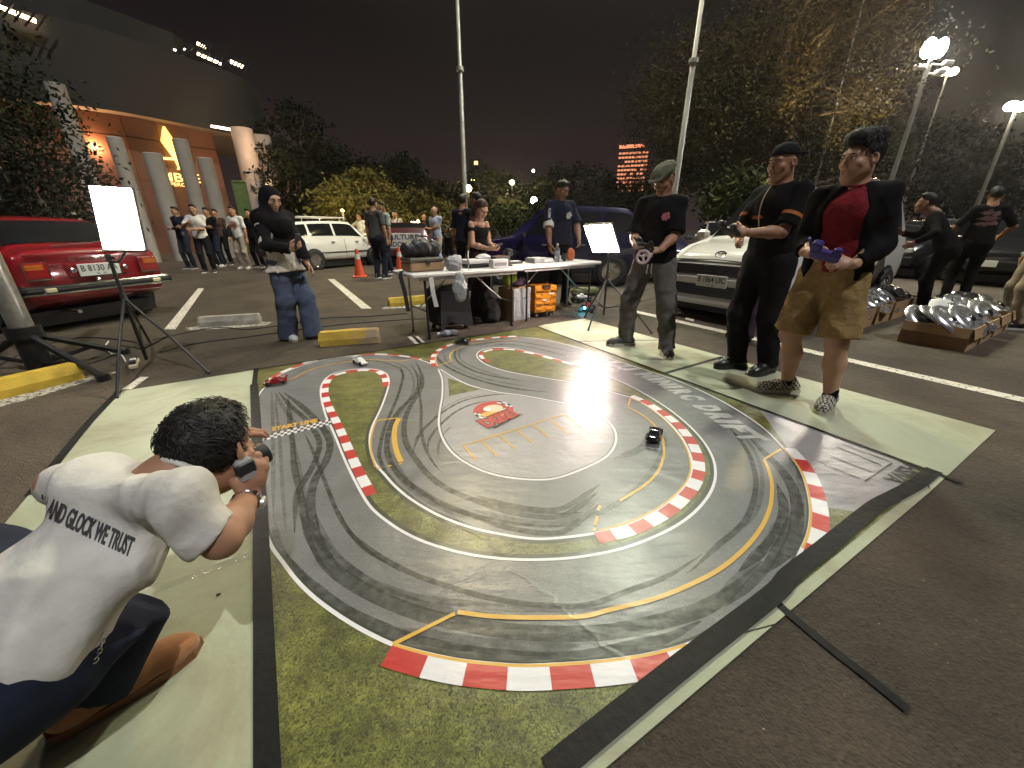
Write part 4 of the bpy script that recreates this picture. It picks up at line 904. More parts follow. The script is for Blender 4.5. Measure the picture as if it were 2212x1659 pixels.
mb = MB(); mb.box((-1.5, -7.1, hh + .2), (tw * .8, .3, 1.6)); mb.build('roof_sign', emis('tower_sign', (1, .22, .06), 1.6), t)
M['winlit'] = emis('lit_window', (1, .55, .2), 2.2)
for x, y, d, w, h, lab in ((648, 398, 40, .9, 1.6, 'dark house with one orange lit window beside the club'), (1290, 470, 60, 10, .25, 'long low roofline with a thread of lights behind the navy car'), (1028, 352, 120, 1, 1, 'far block with a few pin lights beside the slim mast')):
    p = ray(x, y, d); t = empty('far_building', (p.x, p.y, 0), label=lab, cat='building'); W_ = max(4, w * 2); mb = MB(); mb.box((0, 1.5, (p.z + 1) / 2), (W_, 2.4, p.z + 1)); mb.build('wall', M['void'], t); mb = MB()
    if w < 2: mb.box((0, .26, p.z), (w, .06, h))
    else:
        for k in range(14): mb.box((-w / 2 + k * w / 13, .26, p.z + .3 * math.sin(k)), (.18, .06, .14))
    mb.build('window', M['winlit'], t)

def uplight(loc, aim, energy, label):
    t = empty('garden_uplight', (loc[0], loc[1], 0), label=label, cat='spotlight', group='garden spotlights under the big tree'); mb = MB(); mb.lathe([(.10, 0), (.11, .05), (.09, .16), (.10, .18)], 14); mb.build('housing', M['black_metal'], t); mb = MB(); mb.lathe([(.08, .175), (.0, .182)], 14); mb.build('lens', M['lampwarm'], t)
    l = light('SPOT', (0, 0, .3), energy, (1.0, .74, .34), t, shadow_soft_size=.08, spot_size=R(24), spot_blend=.5); l.rotation_euler = (Vector(aim) - Vector((loc[0], loc[1], .3))).to_track_quat('-Z', 'Y').to_euler()
uplight(bas(1700, 440, 13.6), ray(1690, 45, 17), 4200, 'garden spotlight aimed up at the golden left crown of the big tree'); uplight(bas(1850, 440, 14.2), ray(1885, 60, 18.5), 3200, 'garden spotlight aimed up at the right crown of the big tree')
# ================================================================== cars (local frame: +X forward, +Y left, Z up)
def paint(name, col, rough=.22, coat=.8): return mat(name, col, rough, 0, var=.05, vscale=1.5, coat=coat, spec=.5)
M['red_paint'] = paint('red_paint', (.25, .010, .016)); M['white_paint'] = paint('white_paint', (.74, .72, .66)); M['purple_paint'] = paint('purple_paint', (.009, .0065, .046)); M['navy_paint'] = paint('navy_paint', (.016, .018, .045)); M['black_paint'] = paint('black_paint', (.012, .012, .014)); M['maroon_paint'] = paint('maroon_paint', (.06, .012, .014)); M['silver_paint'] = paint('silver_paint', (.30, .30, .31))
M['tail_red'] = mat('tail_lamp_red', (.42, .012, .012), .12, var=.1, coat=1); M['tail_amber'] = mat('tail_lamp_amber', (.55, .17, .02), .12, var=.1, coat=1); M['tail_lit'] = emis('tail_lamp_lit', (1, .05, .03), 3.0); M['lens_clear'] = mat('clear_lens', (.5, .5, .48), .08, .3, var=.1, coat=1)
M['plate'] = mat('plate_white', (.66, .66, .63), .4, var=.04); M['plate_ink'] = mat('plate_ink', (.015, .015, .015), .5, var=0); M['cream_lens'] = mat('cream_lens', (.6, .54, .36), .2, var=.05)
class Body:
    def __init__(s, st):                                   # st: (x, zsill, zbelt, ztop, wmax, wbelt, wroof)
        s.sec = []
        for x, zs, zb, zt, wm, wb, wr in st:
            s.sec.append([Vector(p) for p in ((x, wm - .09, zs), (x, wm - .015, zs + .10), (x, wm, zs + (zb - zs) * .55), (x, wb, zb), (x, wr, zt - .055), (x, wr * .82, zt - .012), (x, 0, zt))])
    @staticmethod
    def _cr(a, b, c, d, t): return 0.5 * ((2 * b) + (c - a) * t + (2 * a - 5 * b + 4 * c - d) * t * t + (3 * b - a - 3 * c + d) * t ** 3)
    def P(s, u, v):
        sgn = -1 if v < 0 else 1; v = abs(v); n = len(s.sec) - 1
        i = min(int(u), n - 1); t = u - i
        def row(k):
            k = max(0, min(n, k)); q = s.sec[k]; j = min(int(v), 5); w = v - j
            g = lambda m: q[m] if 0 <= m <= 6 else (q[0] * 2 - q[1] if m < 0 else Vector((q[5].x, -q[5].y, q[5].z)))
            return Body._cr(g(j - 1), g(j), g(j + 1), g(j + 2), w)
        a, b, c, d = row(i - 1), row(i), row(i + 1), row(i + 2)
        p = b.lerp(c, t) * .55 + Body._cr(a, b, c, d, t) * .45
        return Vector((p.x, p.y * sgn, p.z))
    def shell(s, nu=4, nv=3):
        n = len(s.sec) - 1; U = [i / nu for i in range(n * nu + 1)]; Vv = [i / nv for i in range(6 * nv + 1)]
        mb = MB(); rows = [[s.P(u, v) for v in Vv] + [s.P(u, -v) for v in Vv[::-1][1:]] for u in U]; mb.grid(rows); k = len(rows[0])
        mb.f.append(tuple(range(k))); mb.m.append(0); mb.f.append(tuple(range((len(rows) - 1) * k, len(rows) * k))); mb.m.append(0)
        return mb
    def panel(s, q, side=1, off=.007, n=6, mid=False):     # q: four (u,v) corners
        mb = MB(); rows = []
        for i in range(n + 1):
            r = []
            for j in range(n + 1):
                a, b = i / n, j / n
                u = (q[0][0] * (1 - a) + q[1][0] * a) * (1 - b) + (q[3][0] * (1 - a) + q[2][0] * a) * b
                v = (q[0][1] * (1 - a) + q[1][1] * a) * (1 - b) + (q[3][1] * (1 - a) + q[2][1] * a) * b
                if not mid: v *= side
                f = (lambda uu, vv: s.P(uu, vv)) if not mid else (lambda uu, vv: s.P(uu, (6 - abs(vv)) * (1 if vv >= 0 else -1) if abs(vv) > 1e-6 else 6))
                p = f(u, v); e = .03
                du = f(min(len(s.sec) - 1, u + e), v) - f(max(0, u - e), v); dv = f(u, v + e) - f(u, v - e); nn = du.cross(dv)
                nn = nn.normalized() if nn.length > 1e-9 else Vector((0, 0, 1))
                if nn.dot(p - Vector((0, 0, .6))) < 0: nn = -nn
                r.append(p + nn * off)
            rows.append(r)
        mb.grid(rows); return mb
_wheelmesh = {}
def wheel(parent, x, y, r, w, style='alloy', group=None):
    key = (r, w, style); sd = 1 if y > 0 else -1
    T = Matrix.Rotation(R(-90) * sd, 4, 'X')
    mb = MB(); mb.lathe([(r * .62, -w / 2), (r * .93, -w / 2), (r, -w * .32), (r, w * .32), (r * .93, w / 2), (r * .64, w / 2), (r * .60, w * .30)], 28, M=T)
    wo = mb.build('wheel', M['rubber'], parent, smooth=True, loc=(x, y, r))
    m2 = MB(); m2.lathe([(.02, w * .36), (r * .16, w * .37), (r * .17, w * .36), (r * .20, w * .32), (r * .56, w * .31), (r * .60, w * .46), (r * .655, w * .50), (r * .655, w * .34)], 28, M=T)
    ns = {'alloy': 8, 'five': 5, 'steel': 12}[style]
    for k in range(ns):
        a = 2 * math.pi * k / ns; D = Matrix.Rotation(a, 4, 'Z'); m2.box((r * .38, 0, w * .37), (r * .44, r * (.16 if ns < 9 else .07), w * .14), M=T @ D)
    m2.build('rim', M['chrome'] if style != 'steel' else M['silver_paint'], wo, smooth=True)
    return wo
def plate_on(parent, s1, s2, loc, rz, w=.43, h=.135, tilt=0.0):
    mb = MB(); mb.bbox((0, 0, 0), (w, .012, h), .004)
    po = mb.build('number_plate', M['plate'], parent, loc=loc, rot=(tilt, 0, rz))
    for s_, z, hh, ww in ((s1, h * .14, h * .52, w * .88), (s2, -h * .33, h * .17, w * .22)):
        if not s_: continue
        vs, fs = text_geo(s_, 1.0, bold=.012); xs = [v[0] for v in vs]; ys = [v[1] for v in vs]; mb = MB()
        T = Matrix.Translation((0, -.0075, z)) @ Matrix.Rotation(R(90), 4, 'X') @ Matrix.Diagonal((ww / (max(xs) - min(xs)), hh / (max(ys) - min(ys)), 1, 1)) @ Matrix.Translation((-(max(xs) + min(xs)) / 2, -(max(ys) + min(ys)) / 2, 0))
        mb.add(vs, fs, 0, T); mb.build('plate_lettering', M['plate_ink'], po, fix=False)
    return po
def car(name, label, loc, rz, st, pm, wins, front=None, rear=None, wheels=(1.2, -1.2, .29, .18), style='alloy', cat='car', group='cars parked in the lot', arch=.05):
    t = empty(name, (*loc, 0), rz, label, cat, group); B = Body(st)
    body = B.shell().build('body', M[pm], t, smooth=True)
    for q, mode in wins:
        if mode == 'side':
            for sd in (1, -1): B.panel(q, sd).build('window', M['glass_dark'], t, smooth='all')
        else: B.panel(q, mid=True, n=10, off=.008).build('windscreen' if mode == 'front' else 'rear_window', M['glass_dark'], t, smooth='all')
    wmax = max(s_[4] for s_ in st); f, b, r, w = wheels
    for x in (f, b):
        for sd in (1, -1):
            mb = MB(); T = Matrix.Translation((x, sd * (wmax - .055), r)) @ Matrix.Rotation(R(-90) * sd, 4, 'X'); mb.lathe([(r + arch, -.16), (r + arch, .056), (r + arch - .012, .059), (.05, .059)], 26, M=T); mb.build('wheel_arch', M['black'], t, smooth=True)
            wheel(t, x, sd * (wmax - w * .25), r, w, style)
    zs = min(s_[1] for s_ in st); mb = MB(); mb.box((0, 0, zs * .62), (st[-1][0] - st[0][0] - .5, wmax * 1.7, zs * .7)); mb.build('underbody', M['black'], t)
    return t, B
def bar(t, name, pts, r, m, n=8): mb = MB(); mb.tube(pts, r, n); return mb.build(name, M[m], t, smooth=True)
# --- red hatchback, seen from behind
rx, ry = -5.33, 5.14; hd = math.atan2(.27, -.96)
st = [(-1.84, .40, .80, .90, .70, .68, .62), (-1.80, .34, .86, .955, .745, .72, .64), (-1.55, .26, .90, .99, .765, .735, .63), (-1.0, .24, .91, 1.29, .775, .735, .55), (-.55, .24, .90, 1.335, .78, .735, .56), (.25, .24, .89, 1.325, .78, .735, .55), (.85, .24, .87, .96, .77, .725, .62), (1.45, .26, .82, .86, .75, .70, .60), (1.80, .34, .70, .76, .70, .66, .58), (1.86, .42, .60, .66, .62, .60, .5)]
RED, RB = car('hatchback', 'old red hatchback parked with its rear and chrome bumper towards the mat', (rx - .962 * 1.84, ry + .27 * 1.84), hd, st, 'red_paint', [([(2.1, -1.55), (2.92, -1.50), (2.92, 1.50), (2.1, 1.55)], 'rear'), ([(5.1, -1.6), (5.9, -1.7), (5.9, 1.7), (5.1, 1.6)], 'front'), ([(2.75, 3.12), (3.9, 3.12), (3.9, 3.9), (3.15, 3.9)], 'side'), ([(4.0, 3.12), (5.5, 3.12), (5.05, 3.9), (4.0, 3.9)], 'side')], wheels=(1.15, -1.12, .285, .165), style='steel', cat='car')
xr = -1.855
for sd in (1, -1):
    mb = MB(); mb.bbox((xr - .004, sd * .575, .72), (.045, .20, .185), .012); tl = mb.build('tail_lamp', M['tail_red'], RED)
    mb = MB(); mb.bbox((xr - .012, sd * .59, .765), (.045, .165, .07), .01); mb.build('amber_lens', M['tail_amber'], tl)
    mb = MB()
    for k in range(5): mb.box((xr - .03, sd * .575, .655 + k * .035), (.012, .185, .006))
    mb.build('lens_rib', M['tail_red'], tl); mb = MB()
    mb.tube([(xr - .018, sd * .47, .625), (xr - .018, sd * .68, .625), (xr - .018, sd * .68, .815), (xr - .018, sd * .47, .815), (xr - .018, sd * .47, .625)], .006, 5); mb.build('lamp_trim', M['chrome'], tl)
for z, r_ in ((.545, .022), (.47, .018)): bar(RED, 'chrome_bumper', [(xr + .35, .79, z), (xr + .06, .79, z), (xr - .05, .74, z), (xr - .085, .5, z), (xr - .09, 0, z), (xr - .085, -.5, z), (xr - .05, -.74, z), (xr + .06, -.79, z), (xr + .35, -.79, z)], r_, 'chrome')
bar(RED, 'bumper_rubber', [(xr + .06, .785, .508), (xr - .05, .735, .508), (xr - .08, .5, .508), (xr - .082, 0, .508), (xr - .08, -.5, .508), (xr - .05, -.735, .508), (xr + .06, -.785, .508)], .028, 'rubber')
for sd in (1, -1):
    mb = MB(); mb.bbox((xr - .088, sd * .56, .507), (.05, .10, .05), .008); mb.build('bumper_lamp', M['cream_lens'], RED)
    mb = MB(); mb.bbox((xr + .02, sd * .80, .505), (.10, .05, .09), .015); mb.build('bumper_end', M['rubber'], RED)
mb = MB(); mb.bbox((xr + .0, 0, .705), (.03, .62, .17), .02); mb.build('plate_recess', M['red_paint'], RED)
for sd in (1, -1): mb = MB(); mb.lathe([(.03, 0), (.03, .05), (.02, .06)], 12, M=Matrix.Translation((xr - .01, sd * .27, .71)) @ Matrix.Rotation(R(-90), 4, 'Y')); mb.build('plate_lamp', M['chrome'], RED, smooth=True)
plate_on(RED, 'B 8130 AA', '05 · 29', (xr - .035, -.0, .70), R(-90), .43, .145)
def lettering(parent, s_, loc, rz, size, w, m='chrome', name='lettering', tilt=0.0, sp=1.0, ext=.1):
    vs, fs = text_geo(s_, 1.0, ext=ext, bold=.01, space=sp); xs = [v[0] for v in vs]; ys = [v[1] for v in vs]
    T = Matrix.Rotation(rz, 4, 'Z') @ Matrix.Rotation(R(90) + tilt, 4, 'X') @ Matrix.Diagonal((w / (max(xs) - min(xs)), size / (max(ys) - min(ys)), size, 1)) @ Matrix.Translation((-(max(xs) + min(xs)) / 2, -(max(ys) + min(ys)) / 2, 0))
    mb = MB(); mb.add(vs, fs, 0, T); return mb.build(name, M[m], parent, loc=loc, fix=False)
lettering(RED, 'HONDA', (xr - .004, .02, .835), R(-90), .035, .46, sp=1.9); lettering(RED, 'CIVIC', (xr - .004, .40, .775), R(-90), .028, .12)
bar(RED, 'rear_wiper', [(-1.73, .3, .985), (-1.70, -.1, 1.01), (-1.66, -.35, 1.045)], .008, 'black'); bar(RED, 'boot_lip', [(-1.86, .64, .895), (-1.88, 0, .90), (-1.86, -.64, .895)], .012, 'red_paint')
bar(RED, 'boot_seam', [(-1.868, .47, .64), (-1.868, .47, .88)], .004, 'black'); bar(RED, 'boot_seam', [(-1.868, -.47, .64), (-1.868, -.47, .88)], .004, 'black')
bar(RED, 'window_trim', [RB.P(2.05, 4.4) + Vector((-.01, 0, .012)), RB.P(2.5, 4.42) + Vector((-.01, 0, .012)), RB.P(2.97, 4.45) + Vector((-.01, 0, .012))], .009, 'chrome'); bar(RED, 'window_trim', [RB.P(2.05, -4.4) + Vector((-.01, 0, .012)), RB.P(2.5, -4.42) + Vector((-.01, 0, .012)), RB.P(2.97, -4.45) + Vector((-.01, 0, .012))], .009, 'chrome')
mb = MB(); mb.ell((-1.90, .05, .585), (.014, .03, .03)); mb.build('boot_lock', M['chrome'], RED); bar(RED, 'exhaust', [(-1.3, .35, .23), (-1.88, .35, .22)], .022, 'steel')
# --- white estate with a roof rack
hw = math.atan2(.86, .51)
stw = [(-1.92, .42, .80, .88, .68, .66, .58), (-1.86, .32, .86, .95, .76, .73, .62), (-1.68, .28, .92, 1.22, .78, .745, .60), (-1.50, .26, .93, 1.37, .785, .745, .58), (-.6, .25, .92, 1.42, .79, .745, .59), (.35, .25, .91, 1.40, .79, .745, .58), (1.0, .25, .89, .97, .78, .735, .62), (1.6, .27, .82, .87, .765, .71, .60), (1.90, .36, .68, .75, .72, .66, .56), (1.95, .44, .58, .64, .62, .6, .5)]
WH, WB = car('estate_car', 'white estate car with a slatted roof rack behind the hijab woman', (-6.10, 13.75), hw, stw, 'white_paint', [([(2.05, -1.5), (2.9, -1.45), (2.9, 1.45), (2.05, 1.5)], 'rear'), ([(5.1, -1.6), (5.9, -1.7), (5.9, 1.7), (5.1, 1.6)], 'front'), ([(2.5, 3.15), (3.35, 3.15), (3.35, 3.9), (2.95, 3.9)], 'side'), ([(3.43, 3.15), (4.25, 3.15), (4.25, 3.9), (3.43, 3.9)], 'side'), ([(4.33, 3.15), (5.55, 3.15), (5.1, 3.9), (4.33, 3.9)], 'side')], wheels=(1.12, -1.16, .29, .17))
for sd in (1, -1):
    mb = MB(); mb.bbox((-1.915, sd * .63, .72), (.07, .13, .20), .015); mb.build('tail_lamp', M['tail_lit' if sd < 0 else 'tail_red'], WH)
    bar(WH, 'side_moulding', [(-1.5, sd * .795, .50), (-.5, sd * .80, .50), (.7, sd * .80, .50), (1.5, sd * .78, .50)], .014, 'black'); mb = MB(); mb.bbox((.78, sd * .86, .98), (.10, .16, .11), .03); mb.build('door_mirror', M['white_paint'], WH)
    for x in (-.45, .45): mb = MB(); mb.bbox((x, sd * .797, .80), (.13, .015, .03), .006); mb.build('door_handle', M['black'], WH)
    for x in (-.02, .86): bar(WH, 'door_seam', [(x, sd * .80, .32), (x, sd * .805, .6), (x, sd * .755, .90)], .004, 'black')
mb = MB(); mb.bbox((-1.95, 0, .50), (.12, 1.5, .20), .04); mb.build('rear_bumper', M['black'], WH); mb = MB(); mb.bbox((1.95, 0, .46), (.12, 1.48, .22), .04); mb.build('front_bumper', M['white_paint'], WH)
rk = MB()
for y in (-.56, .56): rk.tube([(-1.35, y, 1.52), (.25, y, 1.52)], .018, 6)
for x in (-1.35, -1.08, -.81, -.55, -.28, -.01, .25): rk.tube([(x, -.56, 1.52), (x, .56, 1.52)], .014, 6)
for x in (-1.2, .1):
    for y in (-.5, .5): rk.tube([(x, y * 1.04, 1.36), (x, y, 1.52)], .014, 6)
rk.build('roof_rack', M['white'], WH)
# --- white people carrier, seen from the front
hv = math.atan2(-.52, -.85)
stv = [(-2.0, .42, .95, 1.30, .74, .70, .50), (-1.93, .34, 1.0, 1.62, .80, .77, .56), (-1.6, .28, 1.02, 1.72, .825, .79, .60), (-.6, .26, 1.02, 1.76, .83, .79, .62), (.35, .26, 1.01, 1.71, .83, .79, .60), (.75, .26, 1.01, 1.45, .83, .785, .62), (1.18, .26, 1.00, 1.07, .825, .78, .68), (1.60, .28, .93, .985, .81, .75, .66), (1.92, .33, .80, .87, .77, .70, .62), (2.03, .38, .66, .72, .72, .67, .6), (2.06, .40, .56, .62, .66, .62, .55)]
VAN, VB = car('people_carrier', 'white people carrier facing the mat behind the flat cap man', (2.66 + .85 * 2.05, 5.30 + .52 * 2.05), hv, stv, 'white_paint', [([(4.12, -1.75), (5.93, -1.88), (5.93, 1.88), (4.12, 1.75)], 'front'), ([(3.1, 3.12), (4.0, 3.12), (4.0, 3.88), (3.1, 3.88)], 'side'), ([(2.0, 3.12), (3.0, 3.12), (3.0, 3.88), (2.0, 3.88)], 'side'), ([(4.1, 3.12), (5.55, 3.12), (4.5, 3.88), (4.1, 3.88)], 'side')], wheels=(1.30, -1.30, .30, .18))
xf = 2.068
for z0, z1, w0, w1, nm in ((.60, .735, .62, .66, 'upper_grille'), (.33, .475, .64, .58, 'lower_grille')):
    mb = MB(); mb.add([(xf - .05, -w0, z0), (xf - .05, w0, z0), (xf - .05, w1, z1), (xf - .05, -w1, z1), (xf + .012, -w0 * .97, z0), (xf + .012, w0 * .97, z0), (xf - .0, w1 * .97, z1), (xf - .0, -w1 * .97, z1)], [(4, 5, 6, 7), (0, 1, 5, 4), (2, 3, 7, 6), (1, 2, 6, 5), (0, 4, 7, 3)]); g_ = mb.build(nm, M['black'], VAN)
    for k in range(4):
        z = z0 + (z1 - z0) * (k + .5) / 4; mb = MB(); mb.box((xf + .014, 0, z), (.012, w0 * 1.86, .010)); mb.build('slat', M['black_metal'], g_)
bar(VAN, 'chrome_strip', [(xf - .02, .70, .70), (xf + .02, .62, .755), (xf + .012, .3, .765), (xf + .01, 0, .768), (xf + .012, -.3, .765), (xf + .02, -.62, .755), (xf - .02, -.70, .70), (xf + .0, -.66, .58)], .013, 'chrome')
bar(VAN, 'grille_surround', [(xf, .70, .68), (xf + .012, .69, .52), (xf + .012, .60, .335)], .013, 'chrome'); bar(VAN, 'grille_surround', [(xf, -.70, .68), (xf + .012, -.69, .52), (xf + .012, -.60, .335)], .013, 'chrome')
mb = MB(); mb.bbox((xf + .015, 0, .535), (.05, 1.34, .10), .02); mb.build('bumper_bar', M['white_paint'], VAN); mb = MB(); mb.bbox((xf - .03, 0, .27), (.16, 1.42, .12), .04); mb.build('bumper_lip', M['white_paint'], VAN)
plate_on(VAN, 'B 1864 UIC', '10 · 25', (xf + .05, .06, .535), R(90), .43, .15, tilt=0)
for sd in (1, -1): B_ = VB.panel([(8.1, 3.2), (9.2, 2.9), (9.2, 3.5), (8.1, 3.75)], sd, .01); B_.build('headlamp', M['lens_clear'], VAN, smooth='all'); mb = MB(); mb.bbox((.98, sd * .93, 1.10), (.12, .20, .14), .04); mb.build('door_mirror', M['white_paint'], VAN)
em = MB(); T = Matrix.Translation((1.925, 0, .862)) @ Matrix.Rotation(R(52), 4, 'Y') @ Matrix.Rotation(R(90), 4, 'Z')
def ring(mb, rx_, ry_, r, T, c=(0, 0), n=22): mb.tube([T @ Vector((c[0] + rx_ * math.cos(2 * math.pi * k / n), c[1] + ry_ * math.sin(2 * math.pi * k / n), 0)) for k in range(n + 1)], r, 6)
ring(em, .072, .048, .007, T); ring(em, .018, .042, .005, T); ring(em, .05, .017, .005, T, (0, .02)); em.build('bonnet_emblem', M['chrome'], VAN, smooth=True)
bar(VAN, 'bonnet_seam', [(1.985, .66, .775), (2.0, 0, .80), (1.985, -.66, .775)], .006, 'black')
for y0, y1 in ((.5, -.12), (-.05, -.62)): bar(VAN, 'wiper', [VB.P(5.95, 4.8 if y0 > 0 else 6) + Vector((.02, 0, .02)), VB.P(5.72, 6) + Vector((.03, y1 * .7, .0)), VB.P(5.68, 6) + Vector((.03, y1, -.02))], .010, 'black')
for sd in (1, -1): bar(VAN, 'roof_rail', [VB.P(1.4, sd * 4.5) + Vector((0, 0, .05)), VB.P(3, sd * 4.5) + Vector((0, 0, .07)), VB.P(4.0, sd * 4.5) + Vector((0, 0, .04))], .014, 'chrome')
bar(VAN, 'roof_spoiler', [VB.P(1.0, 4.6) + Vector((-.08, 0, .04)), VB.P(1.0, 6) + Vector((-.12, 0, .06)), VB.P(1.0, -4.6) + Vector((-.08, 0, .04))], .03, 'white_paint')
# --- purple car behind the table
stp = [(-1.85, .42, .92, 1.05, .70, .66, .52), (-1.78, .32, .98, 1.35, .77, .74, .56), (-1.45, .26, 1.0, 1.58, .79, .755, .58), (-.5, .25, 1.0, 1.63, .80, .76, .60), (.3, .25, .99, 1.60, .80, .76, .59), (1.05, .25, .98, 1.05, .79, .75, .64), (1.5, .27, .92, .97, .78, .73, .62), (1.82, .34, .76, .84, .73, .68, .58), (1.9, .42, .62, .70, .66, .62, .52)]
PUR, PB = car('small_suv', 'dark purple car parked side on behind the folding tables', (1.05, 9.65), R(174), stp, 'purple_paint', [([(4.1, -1.6), (4.93, -1.7), (4.93, 1.7), (4.1, 1.6)], 'front'), ([(1.4, 3.15), (2.5, 3.15), (2.5, 3.88), (1.75, 3.88)], 'side'), ([(2.6, 3.15), (3.3, 3.15), (3.3, 3.88), (2.6, 3.88)], 'side'), ([(3.38, 3.15), (4.6, 3.15), (4.12, 3.88), (3.38, 3.88)], 'side')], wheels=(1.2, -1.2, .31, .18), style='five')
for sd in (1, -1):
    mb = MB(); mb.bbox((.72, sd * .90, 1.06), (.11, .17, .12), .03); mb.build('door_mirror', M['purple_paint'], PUR)
    for x in (-.55, .25): mb = MB(); mb.bbox((x, sd * .815, .86), (.14, .02, .03), .008); mb.build('door_handle', M['chrome'], PUR)
    for x in (-.2, .7): bar(PUR, 'door_seam', [(x, sd * .81, .32), (x, sd * .815, .6), (x, sd * .77, .97)], .004, 'black')
    mb = MB(); mb.bbox((-1.86, sd * .62, .85), (.06, .14, .26), .02); mb.build('tail_lamp', M['tail_red'], PUR)
mb = MB(); mb.bbox((-1.88, 0, .45), (.14, 1.5, .26), .05); mb.build('rear_bumper', M['purple_paint'], PUR); plate_on(PUR, '', '', (-1.96, 0, .60), R(-90))
# --- others further back
def plain(label, xy, rz, pm, lit=False, base=None, name='parked_car', st=stw, w=None):
    t, B = car(name, label, xy, rz, st, pm, [([(2.05, -1.5), (2.9, -1.45), (2.9, 1.45), (2.05, 1.5)], 'rear'), ([(5.1, -1.6), (5.9, -1.7), (5.9, 1.7), (5.1, 1.6)], 'front'), ([(2.5, 3.15), (3.9, 3.15), (3.9, 3.9), (2.95, 3.9)], 'side'), ([(4.0, 3.15), (5.55, 3.15), (5.1, 3.9), (4.0, 3.9)], 'side')])
    for sd in (1, -1):
        mb = MB(); mb.bbox((-1.915, sd * .60, .74), (.07, .22, .14), .015); mb.build('tail_lamp', M['tail_lit' if lit else 'tail_red'], t)
        mb = MB(); mb.bbox((1.90, sd * .56, .68), (.07, .24, .12), .02); mb.build('headlamp', M['lens_clear'], t); mb = MB(); mb.bbox((.78, sd * .86, .98), (.10, .16, .11), .03); mb.build('door_mirror', M[pm], t)
    mb = MB(); mb.bbox((-1.95, 0, .46), (.12, 1.5, .22), .04); mb.build('rear_bumper', M[pm], t); mb = MB(); mb.bbox((1.95, 0, .44), (.12, 1.48, .22), .04); mb.build('front_bumper', M[pm], t); plate_on(t, '', '', (-2.02, 0, .62), R(-90)); plate_on(t, '', '', (2.02, 0, .48), R(90))
    return t
plain('navy car parked nose in behind the right light panel', bas(1392, 560, 11.8), R(262), 'navy_paint')
plain('dark grey car whose roof shows beside the flat cap man', bas(1560, 540, 14.5), R(250), 'silver_paint')
plain('black car far right behind the stooping person', bas(2035, 490, 16), R(195), 'black_paint')
plain('black car at the right edge behind the printed shirt', bas(2230, 500, 15.5), R(205), 'black_paint')
plain('dark maroon car with lit red tail lamps behind the cones', bas(890, 520, 15.8), R(100), 'maroon_paint', True)
plain('dark car parked beyond the hedge left of the slim mast', bas(905, 478, 22), R(178), 'black_paint', True)
